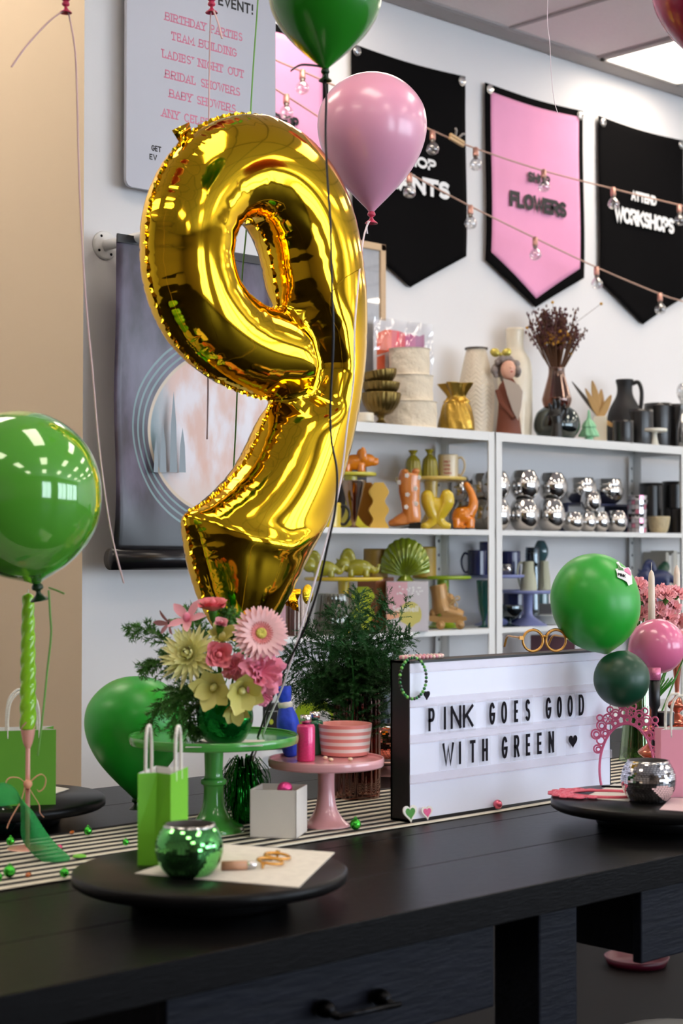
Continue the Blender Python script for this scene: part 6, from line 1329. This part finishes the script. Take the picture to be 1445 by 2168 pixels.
# small riser shelf with more silver bowls behind
r0 = SP(1196, 1, .16); r1 = SP(1330, 1, .16); rz_ = hgt(SP(1250, 1, .18), 1066)
rs_ = thing('shelf_riser', 'dark riser carrying the two larger silver bowls', 'riser', (r0.x, YF + .15, ZS[1] + .0006)); MB().box((0, 0, rz_ - .01), (r1.x - r0.x, .15, rz_)).build('top', mat('navy_riser', (34, 40, 72), .4), rs_)
MB().box((0, 0, 0), (.01, .15, rz_ - .01)).box((r1.x - r0.x - .01, 0, 0), (r1.x - r0.x, .15, rz_ - .01)).build('side', mat('navy_riser', (34, 40, 72), .4), rs_)
def wide(px, off, yt, r, l, z=0):
    P = SP(px, 1, off, z); s = mpp(P); H = hgt(P, yt); tag(MB().lathe(prof([(a * r * s, b * H) for a, b in [(0, 0), (.45, 0), (.85, .2), (1, .5), (.95, .75), (.84, 1), (.8, 1), (.9, .7), (0, .3)]], 5), 40).build('silver_bowl', m_silg, None, tuple(P)), l, 'bowl', 'silver bowls on the riser')
wide(1228, .22, 1014, 33, 'silver bowl on the riser, left of the pair', rz_ + .0008); wide(1286, .22, 1016, 33, 'silver bowl on the riser, right of the pair', rz_ + .0008)
P = SP(1246, 1, .065); globe(1250, .075, 0, 1041, 22, 'silver globe vase balanced on the small silver globes', z=hgt(P, 1084) + .002)
# tiled cylinder vase
P = SP(1348, 1, .06); s = mpp(P); H = hgt(P, 1049); cyv = thing('tiled_vase', 'silver and pink mirror tiled cylinder vase', 'vase', tuple(P)); R = 20 * s
MB().lathe([(0, .001), (R * .97, .001), (R * .97, H - .002), (R * .85, H - .002), (R * .85, .02), (0, .02)], 40).build('body', m_grout, cyv); g = MB(); rs = random.Random(3); nc = 14
for i in range(8):
    for j in range(nc):
        a0_, a1_ = 2 * PI * (j + .05) / nc, 2 * PI * (j + .95) / nc; z0, z1 = H * (i + .04) / 8, H * (i + .96) / 8; t1 = rs.gauss(0, .002); g.add([(R * math.cos(a0_), R * math.sin(a0_), z0), (R * math.cos(a1_), R * math.sin(a1_), z0), ((R + t1) * math.cos(a1_), (R + t1) * math.sin(a1_), z1), ((R + t1) * math.cos(a0_), (R + t1) * math.sin(a0_), z1)], [(0, 1, 2, 3)], (i * 3 + j) % 5 == 0, False)
g.build('mirror_tiles', [mat('satin_mirror', (232, 228, 232), .28, .9), mat('pink_mirror', (235, 150, 175), .28, .8)], cyv)
canister(1378, 1, .20, 1029, 25, 'black canister behind the small cream bowl'); canister(1426, 1, .18, 1026, 25, 'black canister at the right post of the second shelf')
canister(1430, 1, .07, 1078, 18, 'shorter black pot before the tall canister by the right post')
lv('small_bowl', 'small clear bowl with cream shells before the black canisters', 'bowl', 1394, 1, .05, 1096, [(0, 0), (14, 0), (20, .3), (24, 1), (22, 1), (17, .35), (0, .2)], mat('shell_cream', (196, 178, 140), .4, var=.3, nscale=60, bump=.5))
# ---------------------------------------------------------------- third shelf, left
m_oliv = mat('olive_glaze', (150, 146, 40), .22, coat=.6); m_chart = mat('chartreuse_matte', (180, 196, 40), .5); m_limey = mat('lime_glaze', (150, 178, 30), .3, coat=.4); m_ambg = glass('amber_jar_glass', (176, 120, 30), .05, .12)
P, h = shelf_stand(727, 2, .12, 1224, 83, m_yel, 'yellow cake stand under the olive dinosaurs', 13, 40)
def tric(px, off, m, label, k=1.0, z=0, row=2, flip=1):
    P = SP(px, row, off, z); s = mpp(P) * k; t = thing('triceratops_vase', label, 'figurine', tuple(P), facing(P) + (PI if flip < 0 else 0)); g = MB()
    g.ell((18 * s, 0, 22 * s), (30 * s, .026 * k, 18 * s)); g.ell((-14 * s, -.004, 28 * s), (15 * s, .022 * k, 15 * s))
    for i in range(7):
        a = rad(20 + 150 * i / 6); g.ell((-4 * s + 16 * s * math.cos(a) * .6, .0, 38 * s + 20 * s * math.sin(a) - 4 * s), (8 * s, .012 * k, 10 * s), n=12, m=8)
    g.ell((-6 * s, .002, 40 * s), (16 * s, .010, 17 * s)); g.tube([(-20 * s, -.006, 30 * s), (-30 * s, -.008, 25 * s)], [9 * s, 5 * s], 10); g.tube([(-24 * s, -.006, 34 * s), (-29 * s, -.008, 42 * s)], [3 * s, 1.5 * s], 8)
    for x, y in ((2, -.014), (4, .014), (34, -.014), (36, .014)): g.tube([(x * s, y, 18 * s), (x * s, y, .005)], [.013 * k, .012 * k], 10)
    g.tube(smooth_curve([(42 * s, 0, 22 * s), (54 * s, 0, 14 * s), (60 * s, 0, 22 * s), (62 * s, 0, 30 * s)], 4), [8 * s] * 4 + [6 * s] * 4 + [4 * s] * 4 + [2 * s], 10)
    g.build('body', m, t, remesh=.003); return t
tric(740, .10, m_oliv, 'olive green triceratops vase on the yellow cake stand, right one', 1.0, h + .0006); tric(668, .10, m_oliv, 'olive green triceratops vase beside the balloon ribbon, left one', .95, h + .0006)
def jar(px, row, off, ytop, r, m, label, z=0): return lv('candle_jar', label, 'jar', px, row, off, ytop, [(0, 0), (r * .96, 0), (r, .03), (r, .97), (r * .97, 1), (r * .9, 1), (r * .9, .8), (0, .8)], m, k=2, z=z)
m_ambj = mat('frosted_amber', (150, 118, 44), .45, sub=.05)
jar(795, 2, .20, 1164, 26, m_ambj, 'frosted amber candle jar behind the olive dinosaur', z=h * .0 + hgt(SP(795, 2, .20), 1222) + .002)
P2 = SP(795, 2, .20); cake = MB().box((-.06, -.05, 0), (.06, .05, hgt(P2, 1222))).build('copper_box', mat('copper_card', (150, 92, 60), .5), None, tuple(P2), .1, bev=.002); tag(cake, 'copper brown box behind the lime wavy vase', 'box')
P, h2 = shelf_stand(937, 2, .17, 1221, 60, m_limey, 'lime green cake stand under the amber jar', 13, 34)
jar(898, 2, .19, 1160, 25, mat('frosted_mustard', (166, 134, 40), .45, sub=.05), 'frosted mustard candle jar right of the shell vase', h2 + .0006)
# seashell box with the shell vase on it
P = SP(861, 2, .06); s = mpp(P); fzp = facing(P); H = hgt(P, 1231); bw = 44 * s; sb = thing('vase_box', 'pink and white box printed Seashell with a shell vase picture', 'box', tuple(P), fzp + rad(2))
MB().box((-bw, -.055, 0), (bw, .055, H)).build('carton', mat('box_grey_white', (206, 200, 206), .5), sb, bev=.0015); g = MB(); F_ = -.0556
g.add([(-bw + .001, F_, H * .35), (0.0, F_, H * .55), (0.0, F_, H - .001), (-bw + .001, F_, H - .001)], [(0, 1, 2, 3)], 0, False); g.add([(-bw + .001, F_ - .0002, H * .22), (-.02, F_ - .0002, H * .3), (-.004, F_ - .0002, H * .52), (-bw + .001, F_ - .0002, H * .36)], [(0, 1, 2, 3)], 1, False)
g.add([(.012 + .046 * math.cos(a) * (1 if math.sin(a) > -.6 else .55), F_ - .0004, H * .34 + H * .26 * math.sin(a)) for a in np.linspace(0, 2 * PI, 22, endpoint=False)], [tuple(range(22))], 2, False); rs = random.Random(6)
for i in range(20): x, z = .01 + rs.gauss(0, .028), H * rs.uniform(.70, .92); g.add([(x + .004 * math.cos(q_), F_ - .0003, z + .004 * math.sin(q_)) for q_ in np.linspace(0, 2 * PI, 7, endpoint=False)], [tuple(range(7))], 3, False)
g.build('printed_picture', [mat('box_pink', (222, 172, 184), .5), mat('box_peach', (232, 170, 140), .5), mat('box_lemon', (206, 196, 110), .5), mat('box_white', (236, 236, 236), .5)], sb)
tx_ = font_text('Seashell', .034, .0006); tx_.tf(Matrix.Translation((-bw * .72, F_ - .0008, H * .40))); tx_.build('printed_name', m_wprint, sb)
V = P + Vector((0, .01, H + .0006)); sv = thing('shell_vase', 'green glass scallop shell vase on top of the Seashell box', 'vase', tuple(V), fzp); Hs = hgt(P, 1139) - H; s_ = mpp(P); m_shg = mat('green_shell_glass', (122, 140, 22), .08, .25, var=.25, coat=1.0, nscale=30)
g = MB(); nr, na = 14, 112; oz = Hs * .10
for sy in (-1, 1):
    vs = []
    for i in range(nr + 1):
        u = i / nr
        for j in range(na + 1):
            v = j / na; a = rad(8) + rad(164) * v; env = (.64 + .26 * math.sin(a) ** .8) * Hs * (1 + .012 * math.cos(26 * PI * v)); Rr = env * (.06 + .94 * u)
            ribv = abs(math.cos(13 * PI * v)); y = sy * (.010 + .036 * math.sin(PI * min(1, u * .93 + .03)) ** .8 * (.72 + .36 * ribv)) * (1 - .6 * u ** 6) * max(.25, math.sin(a) ** .4)
            vs.append((Rr * math.cos(a) * .80, y, oz + Rr * math.sin(a)))
    f_ = [(i * (na + 1) + j, i * (na + 1) + j + 1, (i + 1) * (na + 1) + j + 1, (i + 1) * (na + 1) + j) for i in range(nr) for j in range(na)]; g.add(vs, f_ if sy < 0 else [q_[::-1] for q_ in f_])
g.build('shell', m_shg, sv); MB().lathe(prof([(0, 0), (.034, 0), (.032, .008), (.016, Hs * .16), (.02, Hs * .24), (0, Hs * .25)], 4), 30, sy=.8).build('foot', m_shg, sv)
# gold roller skate
P = SP(945, 2, .06); s = mpp(P); rk = thing('roller_skate', 'matte gold roller skate ornament', 'ornament', tuple(P), facing(P)); fx = lambda px: (px - 945) * s; fz = lambda py: hgt(P, py); m_gsk = mat('matte_gold', (176, 134, 78), .4, .2, var=.08, coat=.2)
g = MB(); pts = [(926, 1238, 18), (929, 1252, 18), (931, 1268, 18), (934, 1284, 20), (938, 1296, 20)]
g.tube(smooth_curve([(fx(x), 0, fz(y)) for x, y, r in pts], 4), radii([q_[2] * s for q_ in pts]), 20); g.tube(smooth_curve([(fx(934), 0, fz(1294)), (fx(950), 0, fz(1296)), (fx(968), 0, fz(1300)), (fx(980), 0, fz(1303))], 4), radii([17 * s, 16 * s, 13 * s, 9 * s]), 18); g.ell((fx(951), 0, fz(1272)), (12 * s, .024, 16 * s)); g.ell((fx(917), 0, fz(1300)), (9 * s, .022, 12 * s)); g.build('boot', m_gsk, rk, remesh=.003)
MB().prism([(fx(908), fz(1303)), (fx(940), fz(1306)), (fx(986), fz(1305)), (fx(988), fz(1312)), (fx(968), fz(1318)), (fx(926), fz(1318)), (fx(908), fz(1314))], -.026, .026, smooth=False).build('sole_plate', m_gsk, rk, bev=.003)
for x in (932, 973):
    for y in (-.034, .022): MB().lathe([(0, 0), (4 * s, 0), (4 * s, .002), (7 * s, .001), (9.5 * s, .002), (9.5 * s, .015), (0, .016)], 24).build('wheel', m_gsk, rk, (fx(x), y, 9.6 * s), rot=(-PI / 2, 0, 0))
g = MB(); g.tube([(fx(947), -.02, fz(1262)), (fx(955), -.028, fz(1268)), (fx(962), -.026, fz(1272)), (fx(968), -.026, fz(1280)), (fx(966), -.026, fz(1290))], .0022, 6); g.tube(smooth_curve([(fx(958), -.028, fz(1270)), (fx(968), -.03, fz(1262)), (fx(972), -.03, fz(1268)), (fx(960), -.03, fz(1272)), (fx(950), -.03, fz(1282)), (fx(957), -.03, fz(1284))], 5), .0026, 6)
for i in range(4): g.ell((fx(946 + i * .8), -.022, fz(1243 + i * 8)), .003, n=8, m=6)
g.build('laces', mat('gold_lace', (206, 176, 120), .4, .4), rk)
# glass tumbler, lime wavy vase, boxes
m_smg = glass('smoke_green_glass', (176, 178, 160), .03, .12, edge=.6)
P = SP(704, 2, .06); s = mpp(P); H = hgt(P, 1259); rt = thing('ribbed_tumbler', 'smoky ribbed glass tumbler on the third shelf', 'glass', tuple(P)); MB().lathe(prof([(0, .004), (22 * s, 0), (36 * s, .02), (40 * s, H * .35), (34 * s, H * .8), (32 * s, H), (30.5 * s, H), (33 * s, H * .78), (38 * s, H * .35), (33 * s, .022), (0, .012)], 5), 144, fn=lambda a, z, r: 1 + .025 * math.cos(24 * a + z * 12)).build('glass_body', m_smg, rt)
wavy(768, 2, .07, 745, 795, 1242, m_chart, 'bright lime wavy vase before the copper box', .06)
P = SP(582, 2, .06); bxx = thing('vase_box', 'pink box with pale lettering beside the gold balloon bottom', 'box', tuple(P), facing(P)); H = hgt(P, 1258); s = mpp(P); MB().box((-22 * s, -.05, 0), (22 * s, .05, H)).build('carton', mat('box_pink2', (206, 160, 172), .5), bxx, bev=.0015); tx_ = font_text('Rodeo', .032, .0006); tx_.tf(Matrix.Translation((-.060, -.0506, H * .64))); tx_.build('printed_name', mat('pale_print', (236, 222, 226), .5), bxx)
lv('ribbed_jar', 'amber ribbed glass jar behind the balloon filling tab', 'jar', 628, 2, .08, 1256, [(0, 0), (22, 0), (25, .05), (24, .9), (22, 1), (20, 1), (21, .1), (0, .06)], m_ambg, fn=lambda a, z, r: 1 + .03 * math.cos(20 * a), n=120)
# ---------------------------------------------------------------- third shelf, blue side
m_navy = mat('navy_glaze', (22, 32, 84), .25, coat=.5); m_peri = mat('periwinkle_glaze', (128, 136, 186), .35, coat=.3); m_sage = mat('sage_matte', (176, 178, 152), .6, var=.04); m_tealg = glass('teal_blue_glass', (60, 120, 140), .03, .14); m_blug = glass('cobalt_glass', (40, 60, 150), .03, .12)
P, h = shelf_stand(1118, 2, .07, 1251, 62, m_peri, 'periwinkle cake stand under the sage pitchers', 11, 38)
def jug(px, ytop, r, label, ang, z, off):
    P = SP(px, 2, off, z); s = mpp(P); H = hgt(P, ytop); t = thing('small_jug', label, 'jug', tuple(P), facing(P) + ang); r *= s
    MB().lathe(prof([(0, 0), (r, 0), (r * 1.02, H * .1), (r * .92, H * .45), (r * .72, H * .78), (r * .66, H), (r * .58, H), (r * .6, H * .8), (0, H * .6)], 5), 32, fn=lambda a, z_, rr: 1 + .05 * math.sin(z_ * 55) * max(0, math.cos(a))).build('body', m_sage, t); MB().tube(smooth_curve([(-r * .6, 0, H * .96), (-r * 1.1, 0, H * .96), (-r * 1.35, 0, H * .65), (-r * 1.1, 0, H * .25), (-r * .85, 0, H * .08)], 6), r * .13, 10).build('handle', m_sage, t)
jug(1118, 1190, 17, 'sage green jug with its handle to the left', .1, h + .0006, .065); jug(1152, 1189, 13, 'sage green jug seen from its handle side, by the balloon', 1.5, h + .0006, .085)
lv('bubble_bottle', 'teal glass bottle of stacked balls on the third shelf', 'bottle', 1145, 2, .22, 1144, [(0, 0), (14, 0), (17, .3), (13, .5), (6, .56), (13, .64), (6, .715), (8, .74), (15, .82), (15.5, .9), (9, .985), (5, 1), (0, 1)], mat('teal_bubble', (58, 92, 98), .1, .1, coat=1.0), z=0)
lv('ribbed_carafe', 'blue ribbed glass carafe behind the sage jugs', 'glass', 1127, 2, .18, 1176, [(0, 0), (14, 0), (15, .05), (15, 1), (13, 1), (13, .05), (0, .04)], m_tealg, fn=lambda a, z, r: 1 + .04 * math.sin(z * 420), k=24)
P, h3 = shelf_stand(1046, 2, .19, 1218, 66, m_peri, 'periwinkle cake stand behind the white posts holding navy mugs', 13, 40)
mug(1080, 2, .20, 1168, 21, m_navy, 'navy mug on the stand, right of the white posts', 2.8, z=h3 + .0006); mug(1009, 2, .18, 1166, 20, m_navy, 'navy mug on the stand, left of the white posts', 3.0, z=h3 + .0006); mug(1034, 2, .24, 1149, 20, m_navy, 'taller navy mug mostly behind the white posts', 2.0, z=h3 + .0006)
P = SP(1070, 2, .15, h3); s = mpp(P); mirror_pot(P + Vector((0, 0, .0008)), 15 * s, m_msil, 'little silver mirror pot before the navy mug', rows=12, cols=28)
P = SP(1078, 2, .05); s = mpp(P); cp_ = thing('glass_coupe', 'teal footed glass dish under the periwinkle stand', 'glass', tuple(P)); H = hgt(P, 1283); MB().lathe(prof([(0, .002), (20 * s, 0), (20 * s, .004), (5 * s, .012), (5 * s, H * .3), (18 * s, H * .45), (28 * s, H * .75), (29 * s, H), (27.5 * s, H), (26 * s, H * .76), (0, H * .42)], 4), 40).build('bowl', m_tealg, cp_)
lv('tall_goblet', 'tall teal goblet left of the white posts', 'glass', 1024, 2, .09, 1234, [(0, 0), (14, 0), (5, .06), (5, .2), (12, .5), (16, 1), (14.5, 1), (10, .5), (0, .25)], mat('teal_goblet', (20, 92, 92), .15, coat=.8))
lv('cobalt_tumbler', 'dark cobalt tumbler behind the periwinkle stem', 'glass', 1088, 2, .20, 1256, [(0, 0), (22, 0), (24, .1), (24, 1), (22, 1), (21, .1), (0, .06)], m_navy)
P = SP(1158, 2, .09)
m_plw = mat('pale_plate', (214, 220, 216), .3, coat=.4)
for i in range(5):
    tag(MB().lathe(prof([(0, 0), (.05, 0), (.085, .006), (.088, .010), (.084, .0095), (.05, .004), (0, .004)], 3), 48).build('side_plate', m_plw, None, tuple(P + Vector((0, 0, .0082 * i)))), 'pale plate in the stack under the green balloon, ' + ['lowest', 'second from bottom', 'middle one', 'second from top', 'topmost'][i], 'plate', 'pale plates stacked on the third shelf')
tag(MB().box((-.05, -.04, 0), (.05, .04, .09)).build('dark_box', mat('dark_slate_box', (30, 30, 34), .5), None, tuple(SP(1140, 2, .22)), .05, bev=.002), 'dark box at the back of the third shelf behind the plates', 'box')
# right end of the third shelf
tric(1378, .12, mat('slate_blue_glaze', (58, 66, 104), .3, coat=.4), 'slate blue triceratops figurine right of the big green balloon', .95, .155)
P = SP(1385, 2, .12); cake_stand(P, 44 * mpp(P), .153, m_peri, 'periwinkle cake stand right of the big green balloon', [(.02, .14), (.018, .08), (.035, .02), (.06, .006), (.06, 0)], .003)
tag(MB().ell((0, 0, .06), (.035, .03, .06)).ell((.02, 0, .10), (.03, .022, .03)).build('green_figurine', mat('deep_green_glaze', (40, 92, 66), .3, coat=.4), None, tuple(SP(1402, 2, .17, .154)), remesh=.003), 'dark green lump figurine behind the slate blue triceratops', 'figurine')
tag(MB().ell((0, 0, .035), (.07, .06, .035)).ell((0, 0, .08), (.055, .05, .03)).ell((0, 0, .11), (.03, .03, .025)).build('black_figurine', m_bcer, None, tuple(SP(1305, 2, .2, .10)), remesh=.004), 'black rounded ornament above the green balloon', 'ornament')
P = SP(1305, 2, .2); tag(MB().box((-.08, -.07, 0), (.08, .07, .099)).build('black_box', m_bmat, None, tuple(P), bev=.002), 'black box under the rounded ornament', 'box')
m_bk = [mat('book_cream', (206, 200, 186), .6), mat('book_white', (222, 220, 214), .6), mat('book_grey', (176, 172, 164), .6)]
x = SP(1392, 2, .22).x; rs = random.Random(9); z0 = .0
for i in range(7):
    w_ = rs.uniform(.018, .032); hb = hgt(SP(1420, 2, .22), 1165 + rs.uniform(0, 12)); t = thing('book', 'pale book spine in the row at the right end, ' + ['first from the left', 'second from the left', 'third from the left', 'fourth from the left', 'fifth from the left', 'sixth from the left', 'seventh from the left'][i], 'book', (x, YF + .17, ZS[2] + .0006), group='pale books on the third shelf')
    MB().box((0, 0, 0), (w_, .14, hb)).build('cover', m_bk[i % 3], t, bev=.001); MB().box((.002, .004, hb - .0005), (w_ - .002, .138, hb + .0005)).build('pages', m_paper, t); x += w_ + .001
# ---------------------------------------------------------------- fourth shelf, seen through the greenery
P = SP(580, 3, .04); s = mpp(P); H = hgt(P, 1490); bb = thing('black_gift_box', 'black box with white outline and yellow dot behind the vase', 'box', tuple(P), facing(P)); MB().box((-26 * s, -.05, 0), (26 * s, .05, H)).build('carton', m_bmat, bb, bev=.0015)
g = MB(); F_ = -.0506
for pts in ([(-18 * s, H * .3), (8 * s, H * .3), (8 * s, H * .86), (-18 * s, H * .86), (-18 * s, H * .3)],): stroke(g, pts, .0012, F_)
g.build('outline', m_wprint, bb); MB().add([(-6 * s + .008 * math.cos(a), F_ - .0002, H * .62 + .010 * math.sin(a)) for a in np.linspace(0, 2 * PI, 20, endpoint=False)], [tuple(range(20))], 0, False).build('yellow_dot', mat('dot_yellow', (196, 206, 60), .5), bb)
P = SP(665, 3, .07); s = mpp(P); H = hgt(P, 1478); lm = thing('ring_vase', 'lime green vase with round hole, behind the greenery', 'vase', tuple(P), facing(P)); g = MB(); n = 40; Rr = 44 * s; rr_ = 17 * s; zc = H * .56
o_ = [(Rr * math.cos(a), zc + H * .44 * math.sin(a) if math.sin(a) > -.2 else max(0, zc + H * .56 * math.sin(a) * 1.0)) for a in np.linspace(0, 2 * PI, n, endpoint=False)]; i_ = [(18 * s + rr_ * math.cos(a), zc + rr_ * math.sin(a)) for a in np.linspace(0, 2 * PI, n, endpoint=False)]
for y, fl in ((-.028, False), (.028, True)):
    vs = [(x, y, z) for x, z in o_] + [(x, y, z) for x, z in i_]; f_ = [(i, (i + 1) % n, n + (i + 1) % n, n + i) for i in range(n)]; g.add(vs, [q_[::-1] for q_ in f_] if fl else f_)
for L in (o_, i_): g.add([(x, -.028, z) for x, z in L] + [(x, .028, z) for x, z in L], [(i, n + i, n + (i + 1) % n, (i + 1) % n) for i in range(n)])
g.build('body', m_limey, lm)
for px, yt, r, m, l in ((740, 1480, 26, m_smg, 'clear green tumbler on the fourth shelf behind the greenery'), (800, 1470, 28, m_tealg, 'teal glass tumbler on the fourth shelf left of the lightbox')): lv('shelf_tumbler', l, 'glass', px, 3, .1, yt, [(0, 0), (r * .8, 0), (r, .1), (r, 1), (r * .94, 1), (r * .9, .1), (0, .06)], m)
P = SP(1207, 3, .05); tag(MB().box((-.016, -.05, 0), (.016, .05, hgt(P, 1341))).build('pink_box', mat('pink_card', (220, 140, 160), .5), None, tuple(P), facing(P), bev=.0015), 'narrow pink box behind the round glasses', 'box')
P = SP(1170, 3, .10); tag(MB().box((-.10, -.05, 0), (.10, .05, hgt(P, 1345))).build('maroon_box', mat('maroon_card', (84, 52, 62), .5), None, tuple(P), facing(P), bev=.002), 'wide maroon box on the fourth shelf behind the glasses', 'box')
